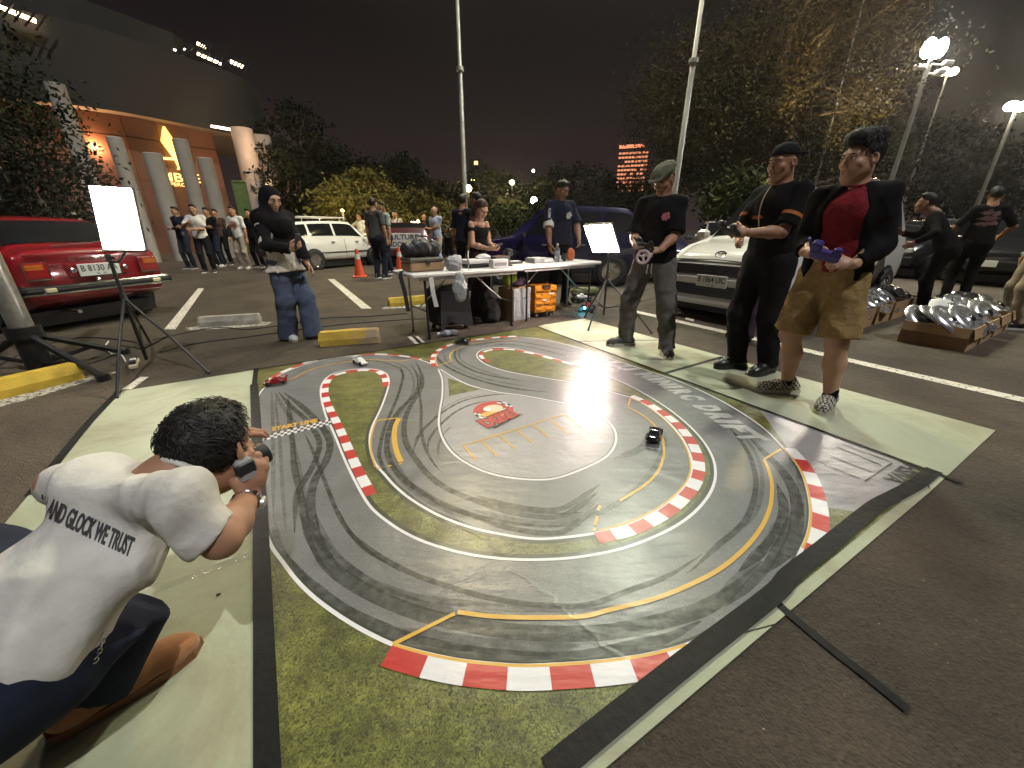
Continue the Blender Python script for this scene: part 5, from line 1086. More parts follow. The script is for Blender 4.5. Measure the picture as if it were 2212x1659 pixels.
# ================================================================== people: one smooth surface grown round a posed skeleton
class Blob:
    def __init__(s): s.p = []
    def _a(s, fn, lo, hi, k, op): s.p.append((fn, np.array(lo), np.array(hi), k, op)); return s
    def cap(s, a, b, ra, rb=None, k=.02, n=None, fl=1.0, op='u', end=False):
        a = np.array(a, float); b = np.array(b, float); rb = ra if rb is None else rb; ba = b - a; L2 = max(1e-9, ba @ ba); nn = None if n is None else np.array(n, float) / np.linalg.norm(n)
        Ln = math.sqrt(L2)
        def fn(X, Y, Z):
            d = fn0(X, Y, Z)
            return np.maximum(d, ((X - b[0]) * ba[0] + (Y - b[1]) * ba[1] + (Z - b[2]) * ba[2]) / Ln) if end else d
        def fn0(X, Y, Z):
            px, py, pz = X - a[0], Y - a[1], Z - a[2]; t = np.clip((px * ba[0] + py * ba[1] + pz * ba[2]) / L2, 0, 1)
            qx, qy, qz = px - t * ba[0], py - t * ba[1], pz - t * ba[2]; r = ra + (rb - ra) * t
            if nn is None: return np.sqrt(qx * qx + qy * qy + qz * qz) - r
            c = (qx * nn[0] + qy * nn[1] + qz * nn[2]); e = qx * qx + qy * qy + qz * qz - c * c
            d = np.sqrt(e + (c * fl) ** 2); gr = np.sqrt(e + (c * fl * fl) ** 2) / np.maximum(d, 1e-6)
            return (d - r) / np.maximum(gr, 1.0)
        m = max(ra, rb); return s._a(fn, np.minimum(a, b) - m, np.maximum(a, b) + m, k, op)
    def ell(s, c, r, Rm=None, k=.02, op='u'):
        c = np.array(c, float); r = np.array(r, float); Rm = np.eye(3) if Rm is None else np.array(Rm)
        def fn(X, Y, Z):
            px, py, pz = X - c[0], Y - c[1], Z - c[2]; q = [(px * Rm[0][i] + py * Rm[1][i] + pz * Rm[2][i]) for i in range(3)]
            k0 = np.sqrt(sum((q[i] / r[i]) ** 2 for i in range(3))); k1 = np.sqrt(sum((q[i] / r[i] ** 2) ** 2 for i in range(3)))
            return k0 * (k0 - 1) / np.maximum(k1, 1e-6)
        e = np.abs(Rm) @ r; return s._a(fn, c - e, c + e, k, op)
    def plane(s, pt, n, k=.004):                              # removes the side n points to
        pt = np.array(pt, float); n = np.array(n, float); n = n / np.linalg.norm(n)
        return s._a(lambda X, Y, Z: (X - pt[0]) * n[0] + (Y - pt[1]) * n[1] + (Z - pt[2]) * n[2], [-1e9] * 3, [1e9] * 3, k, 'cut')
    def mesh(s, h, wr=0.0, wf=28.0, seed=0, wax=None):
        us = [p for p in s.p if p[4] == 'u']; lo = np.min([p[1] for p in us], 0) - 3 * h - .012; hi = np.max([p[2] for p in us], 0) + 3 * h + .012
        ax = [np.arange(lo[i], hi[i] + h, h) for i in range(3)]; D = np.full([len(q) for q in ax], .5, np.float32)
        for fn, l, u, k, op in s.p:
            m = k + 3 * h + .01; sl = [slice(max(0, int((l[i] - m - lo[i]) / h)), min(len(ax[i]), int((min(u[i], 1e6) + m - lo[i]) / h) + 2)) if abs(l[i]) < 1e8 else slice(0, len(ax[i])) for i in range(3)]
            if any(q.stop <= q.start for q in sl): continue
            X, Y, Z = ax[0][sl[0]][:, None, None], ax[1][sl[1]][None, :, None], ax[2][sl[2]][None, None, :]
            d = fn(X, Y, Z).astype(np.float32); C0 = D[tuple(sl)]
            if op == 'u': hh = np.maximum(k - np.abs(C0 - d), 0) / k; D[tuple(sl)] = np.minimum(C0, d) - hh * hh * k * .25
            else:
                e = -d if op == 's' else d
                hh = np.maximum(k - np.abs(C0 - e), 0) / k; D[tuple(sl)] = np.maximum(C0, e) + hh * hh * k * .25
        if wr:
            msk = np.abs(D) < (wr * 2 + h * 2); I = np.argwhere(msk); P = np.stack([ax[i][I[:, i]] for i in range(3)], 1); rg = np.random.default_rng(seed); v = np.zeros(len(P))
            for o in range(4):
                a = rg.normal(size=3); b = rg.normal(size=3); 
                if wax is not None: a = a * np.array(wax)
                a /= np.linalg.norm(a); b /= np.linalg.norm(b); f = wf * (1 + .45 * o); v += (1 - 2 * np.abs(np.sin(P @ a * f * .5 + 1.3 * np.sin(P @ b * f * .4 + o) + o)) + .35 * np.sin(P @ b * f * .7 + o)) / (1 + .3 * o)
            D[msk] -= (wr * .34 * v).astype(np.float32)
        return nets(D, ax)
def nets(D, ax):
    nx, ny, nz = D.shape; pos = np.zeros((nx - 1, ny - 1, nz - 1, 3), np.float32); cnt = np.zeros((nx - 1, ny - 1, nz - 1), np.int32); E = []
    S_ = D < 0
    for a in range(3):
        s0 = [slice(None)] * 3; s1 = [slice(None)] * 3; s0[a] = slice(0, -1); s1[a] = slice(1, None)
        A, B = S_[tuple(s0)], S_[tuple(s1)]; I = np.argwhere(A != B); d0 = D[tuple(s0)][tuple(I.T)]; d1 = D[tuple(s1)][tuple(I.T)]; t = d0 / (d0 - d1)
        P = I.astype(np.float32); P[:, a] += t; fl = A[tuple(I.T)]; E.append((a, I, fl)); o = [q for q in range(3) if q != a]
        for da in (0, -1):
            for db in (0, -1):
                J = I.copy(); J[:, o[0]] += da; J[:, o[1]] += db; ok = (J >= 0).all(1) & (J[:, 0] < nx - 1) & (J[:, 1] < ny - 1) & (J[:, 2] < nz - 1)
                np.add.at(pos, tuple(J[ok].T), P[ok]); np.add.at(cnt, tuple(J[ok].T), 1)
    idx = np.full(cnt.shape, -1, np.int64); m = cnt > 0; idx[m] = np.arange(m.sum()); V_ = pos[m] / cnt[m][:, None]
    h = ax[0][1] - ax[0][0]; V_ = V_ * h + np.array([q[0] for q in ax]); F = []
    for a, I, fl in E:
        o = [q for q in range(3) if q != a]; Q = []
        ok = (I[:, o[0]] > 0) & (I[:, o[1]] > 0) & (I[:, o[0]] < D.shape[o[0]] - 1) & (I[:, o[1]] < D.shape[o[1]] - 1); I = I[ok]; fl = fl[ok]
        for da, db in ((-1, -1), (0, -1), (0, 0), (-1, 0)):
            J = I.copy(); J[:, o[0]] += da; J[:, o[1]] += db; Q.append(idx[tuple(J.T)])
        Q = np.stack(Q, 1); flip = fl if a != 1 else ~fl; Q[~flip] = Q[~flip][:, ::-1]; F.append(Q)
    F = np.concatenate(F); F = F[(F >= 0).all(1)]
    return V_, F
def link_mesh(name, parts, mats, parent, smooth=True):
    V_ = []; F = []; b = 0; mi = []
    for i, (v, f) in enumerate(parts): V_.append(v); F.append(f + b); b += len(v); mi.append(np.full(len(f), i))
    V_ = np.concatenate(V_); F = np.concatenate(F); me = bpy.data.meshes.new(name); n = len(F)
    me.vertices.add(len(V_)); me.vertices.foreach_set('co', V_.astype(np.float32).ravel()); me.loops.add(n * 4); me.loops.foreach_set('vertex_index', F.ravel().astype(np.int32)); me.polygons.add(n); me.polygons.foreach_set('loop_start', np.arange(0, n * 4, 4, dtype=np.int32)); me.polygons.foreach_set('loop_total', np.full(n, 4, np.int32)); me.update(); me.validate()
    mats = mats if isinstance(mats, (list, tuple)) else [mats]
    for m in mats: me.materials.append(m)
    if len(mats) > 1: me.polygons.foreach_set('material_index', np.concatenate(mi).astype(np.int32))
    me.polygons.foreach_set('use_smooth', [True] * len(me.polygons))
    o = bpy.data.objects.new(name, me); COL.objects.link(o); o.parent = parent; return o
def ik(a, c, l1, l2, pole):
    a, c, pole = map(lambda q: np.array(q, float), (a, c, pole)); d = c - a; L = np.linalg.norm(d); u = d / L
    if L > (l1 + l2) * .998: c = a + u * (l1 + l2) * .998; L = (l1 + l2) * .998
    x = (l1 * l1 - l2 * l2 + L * L) / (2 * L); y = math.sqrt(max(0, l1 * l1 - x * x)); p = pole - u * (pole @ u); p = p / (np.linalg.norm(p) + 1e-9)
    return a + u * x + p * y, c
def Rz3(a): c, s = math.cos(a), math.sin(a); return np.array([[c, -s, 0], [s, c, 0], [0, 0, 1]])
def Rx3(a): c, s = math.cos(a), math.sin(a); return np.array([[1, 0, 0], [0, c, -s], [0, s, c]])
def Ry3(a): c, s = math.cos(a), math.sin(a); return np.array([[c, 0, s], [0, 1, 0], [-s, 0, c]])
def unit(v): v = np.array(v, float); return v / (np.linalg.norm(v) + 1e-9)
def hand(B, w, d, n, curl, side, sc=1.0, tc=.5):
    """palm, four bent fingers and a thumb leaving the side of the palm; d along the fingers, n out of the palm"""
    d = unit(d); n = unit(n - d * (np.array(n) @ d)); s = np.cross(d, n) * side; w = np.array(w, float)
    B.cap(w - d * .02 * sc, w + d * .05 * sc, .024 * sc, .031 * sc, .012, n, 1.5); B.cap(w + d * .045 * sc + s * .012 * sc, w + d * .08 * sc + s * .012 * sc, .028 * sc, .026 * sc, .012, n, 2.0); B.cap(w + d * .045 * sc - s * .012 * sc, w + d * .078 * sc - s * .014 * sc, .026 * sc, .024 * sc, .012, n, 2.0)
    for i, (off, L) in enumerate(((.030, .072), (.010, .080), (-.010, .074), (-.029, .058))):
        p = w + d * (.088 - .004 * abs(i - 1)) * sc + s * off * sc; a = 0.0
        for j, fr in enumerate((.45, .32, .23)):
            a += curl * (.55, 1.0, .8)[j] * (1 + .08 * i); q = p + (d * math.cos(a) + n * math.sin(a)) * L * fr * sc; B.cap(p, q, (.0098, .0088, .008)[j] * sc, (.0088, .008, .0068)[j] * sc, .005); p = q
    p = w + d * .028 * sc + s * .026 * sc; q = p + unit(d * .75 + s * .75 + n * .35) * .042 * sc; B.cap(p, q, .015 * sc, .0115 * sc, .010); r = q + unit(d * (1 - tc * .3) + s * (.25 - tc * .7) + n * (.2 + tc)) * .034 * sc; B.cap(q, r, .0112 * sc, .0095 * sc, .006); B.cap(r, r + unit(d * .9 - s * tc * .6 + n * tc) * .024 * sc, .0095 * sc, .0072 * sc, .005)
def head_prims(B, c, Rm, f=1.0, cheek=1.0):
    L = lambda x, y, z: np.array(c) + Rm @ (np.array([x, y, z]) * f)
    B.ell(L(0, -.014, .032), np.array([.076, .094, .086]) * f, Rm, .01); B.ell(L(0, .026, -.030), np.array([.057 * cheek, .066, .082]) * f, Rm, .03)
    B.cap(L(0, .060, -.098), L(0, .055, -.09), .024 * f, .024 * f, .03)
    for s in (1, -1):
        B.cap(L(.045 * s * cheek, -.005, -.050), L(.012 * s, .056, -.096), .019 * f, .017 * f, .04); B.ell(L(.040 * s * cheek, .058, -.020), np.array([.026, .026, .024]) * f, Rm, .02)
        B.ell(L(.078 * s, -.012, -.004), np.array([.010, .022, .034]) * f, Rm @ Rz3(.35 * s), .006); B.ell(L(.083 * s, -.006, .002), np.array([.004, .010, .018]) * f, Rm @ Rz3(.35 * s), .005, 's')
    B.cap(L(-.034, .074, .030), L(.034, .074, .030), .012 * f, .012 * f, .03)
    for s in (1, -1): B.ell(L(.033 * s, .100, .010), np.array([.019, .013, .011]) * f, Rm, .014, 's')
    B.cap(L(0, .086, .014), L(0, .104, -.026), .0085 * f, .0125 * f, .014); B.ell(L(0, .110, -.030), np.array([.011, .010, .0095]) * f, Rm, .008)
    for s in (1, -1): B.ell(L(.013 * s, .098, -.033), np.array([.0070, .009, .007]) * f, Rm, .007); B.ell(L(.007 * s, .108, -.040), np.array([.004, .005, .003]) * f, Rm, .003, 's')
    B.ell(L(0, .084, -.060), np.array([.026, .014, .018]) * f, Rm, .014)
    B.cap(L(-.022, .086, -.063), L(.022, .086, -.063), .0022 * f, .0022 * f, .004, op='s')
    return L
def face_bits(root, L, f, Rm, glasses=False):
    ev = MB(); eb = MB(); lp = MB()
    Tm = lambda p, R_: Matrix([[R_[0][0], R_[0][1], R_[0][2], p[0]], [R_[1][0], R_[1][1], R_[1][2], p[1]], [R_[2][0], R_[2][1], R_[2][2], p[2]], [0, 0, 0, 1]])
    for s in (1, -1):
        ev.ell((0, 0, 0), (.0145 * f, .008 * f, .0058 * f), 10, 8, 0, Tm(L(.032 * s, .0845, .009), Rm)); ev.ell((0, 0, 0), (.0062 * f, .005 * f, .0056 * f), 8, 6, 1, Tm(L(.032 * s, .0888, .009), Rm))
        eb.tube([L(.014 * s, .0925, .027), L(.030 * s, .0925, .033), L(.046 * s, .0815, .029)], [.0035 * f, .0042 * f, .0022 * f], 6); ev.tube([L(.017 * s, .0905, .0125), L(.032 * s, .093, .016), L(.047 * s, .082, .012)], .0018 * f, 5, 1)
    lp.tube([L(-.021, .0905, -.0595), L(-.008, .0985, -.0565), L(0, .0985, -.0575), L(.008, .0985, -.0565), L(.021, .0905, -.0595)], [.0015 * f, .0042 * f, .0038 * f, .0042 * f, .0015 * f], 6); lp.tube([L(-.019, .0905, -.066), L(0, .0975, -.0695), L(.019, .0905, -.066)], [.0015 * f, .0056 * f, .0015 * f], 6)
    ev.build('eyes', [M['eyewhite'], M['eye']], root, smooth='all'); eb.build('eyebrows', M['hair'], root, smooth='all'); lp.build('lips', M['lip'], root, smooth='all')
    if glasses:
        g = MB()
        for s in (1, -1): g.tube([L(.034 * s + .022 * math.cos(a * .6283), .108, .004 + .017 * math.sin(a * .6283)) for a in range(11)], .0014, 5); g.tube([L(.055 * s, .106, .008), L(.079 * s, .01, .012)], .0014, 5)
        g.tube([L(-.012, .108, .006), L(.012, .108, .006)], .0014, 5); g.build('glasses', M['chrome'], root)
PEOPLE = {}; SH = [1.0]
def person(name, label, loc, face=0.0, H=1.70, q=1, skin='skin', bulk=1.0, lean=(0, 0), leanz=0.0, group=None, feet=None, toes=(8, -8), hl=None, hr=None, el=(-.7, -.6, -.4), er=(.7, -.6, -.4), dl=None, dr=None, nl=(1, 0, 0), nr=(-1, 0, 0), curl=(.5, .5),
           yaw=0.0, pitch=0.0, roll=0.0, stoop=0.0, top=None, over=None, legs=None, shoes=None, hair=None, sock=None, J=None, footdir=None, glasses=False, cheek=1.0, extra=None, facebits=None):
    rt = empty('person', (*loc, 0), R(face), label, 'person', group); k = H / 1.70; hb = (.017, .011, .0085)[q]; hh = (.0105, .0055, .0042)[q]; ha = (.011, .0065, .0046)[q]
    ca, sa = math.cos(-R(face)), math.sin(-R(face)); lx, ly = lean[0] * ca - lean[1] * sa, lean[0] * sa + lean[1] * ca
    def pt(x, y, z):
        f = max(0, z / 1.6); st_ = stoop * max(0, (z - .95)) ** 1.0
        return np.array([x * k + lx * f, (y + st_) * k + ly * f, (z - abs(stoop) * max(0, z - .95) * .22) * k])
    j = {}
    if J: j = {a: np.array(b, float) - np.array([loc[0], loc[1], 0]) for a, b in J.items()}
    else:
        for a, p in dict(pel=(0, 0, .93), waist=(0, 0, 1.05), chest=(0, .008, 1.26), neck=(0, -.012, 1.445), head=(0, .022, 1.583), shL=(-.166, -.012, 1.385), shR=(.166, -.012, 1.385), hipL=(-.088, 0, .90), hipR=(.088, 0, .90)).items(): j[a] = pt(*p)
        ft = feet or ((-.11, .0), (.11, .0))
        for s, (fx, fy) in zip('LR', ft):
            j['ank' + s] = np.array([fx * k, fy * k, .085 * k]); tdir = R(toes[0] if s == 'L' else toes[1])
            j['knee' + s], _ = ik(j['hip' + s], j['ank' + s], .425 * k, .405 * k, np.array([-math.sin(tdir) * 1, math.cos(tdir), 0])); j['toe' + s] = np.array([-math.sin(tdir), math.cos(tdir), 0])
        for s, h_, e_ in (('L', hl, el), ('R', hr, er)):
            tgt = pt(*(h_ if h_ else ((-.25 if s == 'L' else .25), .03, .83))); j['el' + s], j['wr' + s] = ik(j['sh' + s], tgt, .285 * k, .250 * k, e_)
    Rm = np.array(J_head) if (J_head := (extra or {}).get('headR')) is not None else Rz3(R(yaw)) @ Rx3(R(pitch)) @ Ry3(R(roll))
    c = j['head']; hs = k * .5 + .5
    up = unit(j['chest'] - j['pel']); acr = unit(j['shR'] - j['shL']); fw = unit(np.cross(up, acr)); up2 = unit(j['neck'] - j['chest'])
    skinparts = []
    B = Blob(); L = head_prims(B, c, Rm, hs, cheek); B.cap(L(0, -.022, -.06), j['neck'] + fw * .0, .054 * k * (bulk * .5 + .5), .062 * k * (bulk * .5 + .5), .03); B.cap(j['neck'] - up2 * .03, j['neck'] - up2 * .06, .07 * k, .09 * k, .03); skinparts.append(B.mesh(hh))
    tk = top or {}; sl = tk.get('sleeve', .7); ov = over
    for s, sg, dd, nn, cu in (('L', -1, dl, nl, curl[0]), ('R', 1, dr, nr, curl[1])):
        e, w, sh = j['el' + s], j['wr' + s], j['sh' + s]; fd = unit(w - e); B = Blob(); bk = bulk * .35 + .65
        B.cap(sh, e, .043 * k * bk, .039 * k * bk, .02); B.cap(e, e + (w - e) * .35, .040 * k * bk, .042 * k * bk, .02); B.cap(e + (w - e) * .35, w, .042 * k * bk, .027 * k * bk, .02)
        hand(B, w, fd if dd is None else dd, nn, cu, sg, k); skinparts.append(B.mesh(ha if q else .0095))
    lk = legs or {}
    if lk.get('kind') == 'shorts':
        for s in 'LR':
            B = Blob(); hp, kn, an = j['hip' + s], j['knee' + s], j['ank' + s]; sd = -1 if s == 'L' else 1; bk_ = -j['toe' + s]
            B.cap(hp, kn, .085 * k * bulk, .060 * k * bulk, .02); B.cap(kn, kn + (an - kn) * .4 + bk_ * .018, .056 * k * bulk, .062 * k * bulk, .035); B.cap(kn + (an - kn) * .38 + bk_ * .018, an, .060 * k * bulk, .039 * k, .03); B.ell(kn - bk_ * .025, (.045 * k, .04 * k, .05 * k), None, .03); skinparts.append(B.mesh(hb))
    B = Blob(); B.cap(j['chest'], j['pel'], .115 * k * bulk, .11 * k * bulk, .03, fw, 1.8); B.cap(j['shL'] * .8 + j['shR'] * .2, j['shL'] * .2 + j['shR'] * .8, .034 * k, None, .03); skinparts.append(B.mesh(.018))
    link_mesh('body', skinparts, M[skin], rt)
    if q and facebits is not False: face_bits(rt, L, hs, Rm, glasses)
    # ---- clothes
    def torso(B, g, wd=1.0, dp=1.0):
        bl = bulk * k * g; B.cap(j['chest'] + up * .03, j['waist'], .156 * bl, .148 * bl * wd, .05, fw, 1.45 / dp); B.cap(j['waist'], j['pel'] - up * .04, .148 * bl * wd, .160 * bl * wd, .05, fw, 1.36 / dp)
        B.ell(j['chest'] + fw * .035 * k + up * .02, np.array([.138, .082, .115]) * bl, np.stack([acr, fw, up], 1), .05)
        B.cap(j['shL'] + acr * .01, j['shR'] - acr * .01, .066 * k * g * SH[0] * (bulk * .4 + .6), None, .05); B.cap(j['neck'] - up2 * .025 - acr * .03, j['shL'] + up * .015, .052 * k * g, .05 * k * g, .04); B.cap(j['neck'] - up2 * .025 + acr * .03, j['shR'] + up * .015, .052 * k * g, .05 * k * g, .04)
    def sleeves(B, g, fr, loose=1.0):
        bk = bulk * .35 + .65
        if fr is None: return
        for s in 'LR':
            sh, e, w = j['sh' + s], j['el' + s], j['wr' + s]
            if fr <= 1: en = sh + (e - sh) * fr; B.cap(sh, en, .060 * k * g * SH[0] * bk, .061 * k * g * loose * bk, .035, end=True)
            else: en = e + (w - e) * (fr - 1); B.cap(sh, e, .060 * k * g * bk, .052 * k * g * loose * bk, .035); B.cap(e, en, .056 * k * g * loose * bk, .045 * k * g * loose * bk, .03, end=True)
    def garment(nm, gd, seed):
        B = Blob(); g = gd.get('g', 1.0); SH[0] = gd.get('sh', .92); torso(B, g, gd.get('wd', 1.0), gd.get('dp', 1.0)); sleeves(B, g, gd.get('sleeve', .7), gd.get('loose', 1.0))
        if q == 2 and gd.get('collar', True):
            cc = j['neck'] + up2 * .012 * k + fw * .008; mb = MB(); mb.tube([cc + (acr * math.cos(a * .2618) * .068 + fw * math.sin(a * .2618) * .066 + up2 * (-.018 * math.sin(a * .2618) + .004)) * k * (bulk * .4 + .6) for a in range(25)], .0075, 6, caps=False); mb.build('collar', gd['m'], rt, smooth='all')
        hem = gd.get('hem', .90); hp = j['waist'] + up * (hem - 1.05) * k
        if hem < .90: B.cap(j['pel'], hp - up * .02, .17 * bulk * k * g * gd.get('wd', 1.0), .178 * bulk * k * g * gd.get('wd', 1.0) * gd.get('flare', 1.0), .05, fw, 1.35)
        B.plane(hp, -up)
        if gd.get('open'):
            a = j['chest'] + fw * .17 * k + up * .25; b = hp + fw * .2 * k - up * .1; B.cap(a, b, gd['open'] * .75, gd['open'], .02, None, 1, 's')
        if gd.get('neckcut', True): B.ell(j['neck'] + up2 * .045 * k + fw * .02, np.array([.075, .075, .055]) * k, np.stack([acr, fw, up2], 1), .01, 's')
        if gd.get('off'): B.plane(j['chest'] + up * gd['off'], up)
        v = B.mesh(hb if not gd.get('fine') else gd['fine'], gd.get('wr', .010), gd.get('wf', 24), seed, gd.get('wax', (1, 1, .55))); return link_mesh(nm, [v], gd['m'], rt)
    if top: garment(top.get('name', 'shirt'), top, 3)
    if over: garment(over.get('name', 'jacket'), over, 5)
    if legs and legs['kind'] in ('trousers', 'shorts'):
        B = Blob(); g = legs.get('g', 1.0); B.cap(j['waist'] - up * .02, j['pel'] - up * .03, .150 * k * bulk * g, .160 * k * bulk * g, .04, fw, 1.4); sh = legs['kind'] == 'shorts'
        for s in 'LR':
            hp, kn, an = j['hip' + s], j['knee' + s], j['ank' + s]; tw = legs.get('w', (.098, .072, .062)); kk = k * (bulk * .6 + .4)
            if sh: fr = legs.get('len', .92); B.cap(hp, hp + (kn - hp) * fr, tw[0] * kk, tw[1] * kk, .035, end=True)
            else: B.cap(hp, kn, tw[0] * kk, tw[1] * kk, .035); B.cap(kn, an + (an - kn) * legs.get('drop', .06) , tw[1] * kk, tw[2] * kk, .03, end=True)
            bt = j['hip' + s] - fw * .05 * k - up * .01; B.cap(bt, bt - up * .04, .085 * kk, .08 * kk, .04)
        B.plane(j['waist'] - up * legs.get('drp', .03), up)
        if sh:
            for s in 'LR': pass
        else: B.plane((0, 0, .022), (0, 0, -1))
        link_mesh('shorts' if sh else 'trousers', [B.mesh(hb, legs.get('wr', .007), legs.get('wf', 24), 9, (1, 1, 1.2))], legs['m'], rt)
    if sock is not None:
        for s in 'LR':
            B = Blob(); B.cap(j['ank' + s] - np.array([0, 0, .03]), j['ank' + s] + np.array([0, 0, .06]), .046 * k, .043 * k, .01, end=True); link_mesh('sock', [B.mesh(.008)], sock, rt)
    if shoes:
        for s in 'LR':
            a = j['ank' + s]; f = j['toe' + s]; f = unit([f[0], f[1], f[2] if len(f) > 2 else 0]); g0 = np.array([a[0], a[1], (extra or {}).get('shoez', 0.0)]); zz = np.array([0, 0, 1.0]); B = Blob(); kk = k * shoes.get('s', 1.0)
            W_ = lambda x, z: g0 + f * x * kk + zz * z * kk
            B.cap(W_(-.055, .045), W_(.06, .052), .040 * kk, .043 * kk, .03); B.cap(W_(.06, .045), W_(.135, .035), .045 * kk, .040 * kk, .03); B.cap(W_(.13, .035), W_(.165, .032), .040 * kk, .030 * kk, .03); B.cap(W_(-.035, .06), W_(-.02, shoes.get('col', .10)), .042 * kk, .040 * kk, .03)
            B.plane(W_(0, .016), -zz)
            so = link_mesh('shoe', [B.mesh(.008 if q else .014)], shoes['m'], rt)
            sd = np.cross(f, zz); out = []
            for x, w_ in ((-.10, .0), (-.095, .026), (-.06, .042), (0, .043), (.07, .049), (.13, .047), (.175, .034), (.20, .0)): out.append((x, w_))
            pl = [g0 + f * x * kk + sd * w_ * kk for x, w_ in out] + [g0 + f * x * kk - sd * w_ * kk for x, w_ in out[-2:0:-1]]; mb = MB(); n = len(pl); sh_ = shoes.get('soleh', .026) * kk
            mb.add([tuple(p + zz * .001) for p in pl] + [tuple(p + zz * sh_) for p in pl], [tuple(range(n - 1, -1, -1)), tuple(range(n, 2 * n))] + [(i, (i + 1) % n, (i + 1) % n + n, i + n) for i in range(n)]); mb.build('sole', shoes.get('sole', M['white']), so)
    hd = hair or {'style': 'short'}; hm = M[hd.get('m', 'hair')]; B = Blob(); sty = hd['style']; g = hd.get('g', 1.0)
    fN = Rm @ np.array([0, 1, 0]); uN = Rm @ np.array([0, 0, 1])
    if sty in ('short', 'quiff', 'long', 'bun'):
        B.ell(L(0, -.016, .038), np.array([.0805, .099, .093]) * hs * g, Rm, .02)
        if sty == 'short': B.ell(L(0, .03, .10), np.array([.066, .062, .034]) * hs, Rm, .03)
        if sty == 'quiff':
            B.ell(L(0, .030, .116), np.array([.066, .070, .044]) * hs, Rm @ Rx3(.18), .03); B.ell(L(0, -.03, .120), np.array([.074, .085, .045]) * hs, Rm, .03)
        if sty in ('long', 'bun'): B.cap(L(0, -.075, .02), L(.02, -.095, -.06), .06 * hs, .045 * hs, .03)
        if sty == 'long': B.cap(L(.03, -.08, -.05), j['neck'] - fw * .09 - up * .12 + acr * .04, .055 * hs, .03 * hs, .03); B.cap(L(.07, -.02, .0), L(.08, -.01, -.12), .026, .016, .02); B.cap(L(-.07, -.02, .0), L(-.075, -.03, -.09), .026, .016, .02)
        fz = .062 if sty != 'bun' else .075
        B.plane(L(0, .058, fz), unit(fN * .86 - uN * .5), .02)
        if sty in ('short', 'quiff'): B.plane(L(0, -.06, -.055), unit(-uN * .9 + fN * .42), .02)
        for s in (1, -1): B.ell(L(.08 * s, .055, -.02), np.array([.05, .055, .075]) * hs, Rm, .012, 's')
        v = B.mesh((.010, .0055, .0045)[q], hd.get('wr', .003), 60, 2); ho = link_mesh('hair', [v], hm, rt)
        if q: strands(rt, L, Rm, hs, v[0], hd.get('strands', 260), hm, ho, hd.get('len', 1.0))
    elif sty == 'bald':
        B.ell(L(0, -.016, .036), np.array([.079, .097, .089]) * hs, Rm, .02); B.plane(L(0, -.02, .05), unit(uN * .8 + fN * .5), .02); link_mesh('hair', [B.mesh(.009)], M['grey_hair'], rt)
    elif sty == 'flatcap':
        B.ell(L(0, -.004, .082), np.array([.102, .134, .058]) * hs, Rm @ Rx3(-.20), .02); B.ell(L(0, .115, .050), np.array([.074, .055, .014]) * hs, Rm @ Rx3(-.30), .02); B.plane(L(0, 0, .030), unit(-uN - fN * .12), .01); link_mesh('flat_cap', [B.mesh(.0055, .004, 60, 4)], hd['cm'], rt)
    elif sty == 'cap':                                        # peak to the back
        B.ell(L(0, -.010, .046), np.array([.084, .102, .092]) * hs, Rm, .02); B.plane(L(0, 0, .050), unit(-uN + fN * .1), .01); B.ell(L(0, -.125, .052), np.array([.066, .075, .010]) * hs, Rm @ Rx3(.14), .012); link_mesh('cap', [B.mesh(.0055)], hd['cm'], rt)
    elif sty == 'hijab':
        B.ell(L(0, -.022, .036), np.array([.094, .108, .098]) * hs, Rm, .02); B.cap(L(0, -.03, -.03), j['neck'] + up * .0, .092 * hs, .105 * k, .05); B.cap(j['neck'] + up * .0, j['chest'] + up * .06 + fw * .03, .115 * k, .175 * k, .06, fw, 1.3); B.cap(j['shL'], j['shR'], .075 * k, None, .06); B.cap(j['shL'] + up * .01, j['chest'] - acr * .1 - fw * .05, .08 * k, .10 * k, .06); B.cap(j['shR'] + up * .01, j['chest'] + acr * .1 - fw * .05, .08 * k, .10 * k, .06)
        B.ell(L(0, .090, -.016), np.array([.058, .075, .080]) * hs, Rm, .012, 's'); link_mesh('hijab', [B.mesh(.0065, .005, 34, 6, (1, 1, .4))], hd['cm'], rt)
    if sty in ('flatcap', 'cap'):
        B = Blob(); B.ell(L(0, -.020, .020), np.array([.079, .095, .084]) * hs, Rm, .02); B.plane(L(0, .012, 0), unit(fN), .01); B.plane(L(0, -.04, -.045), unit(-uN), .01); link_mesh('hair', [B.mesh(.007, .003, 80, 3)], hm, rt)
    PEOPLE[label] = dict(root=rt, j=j, L=L, Rm=Rm, up=up, fw=fw, acr=acr, k=k)
    return rt
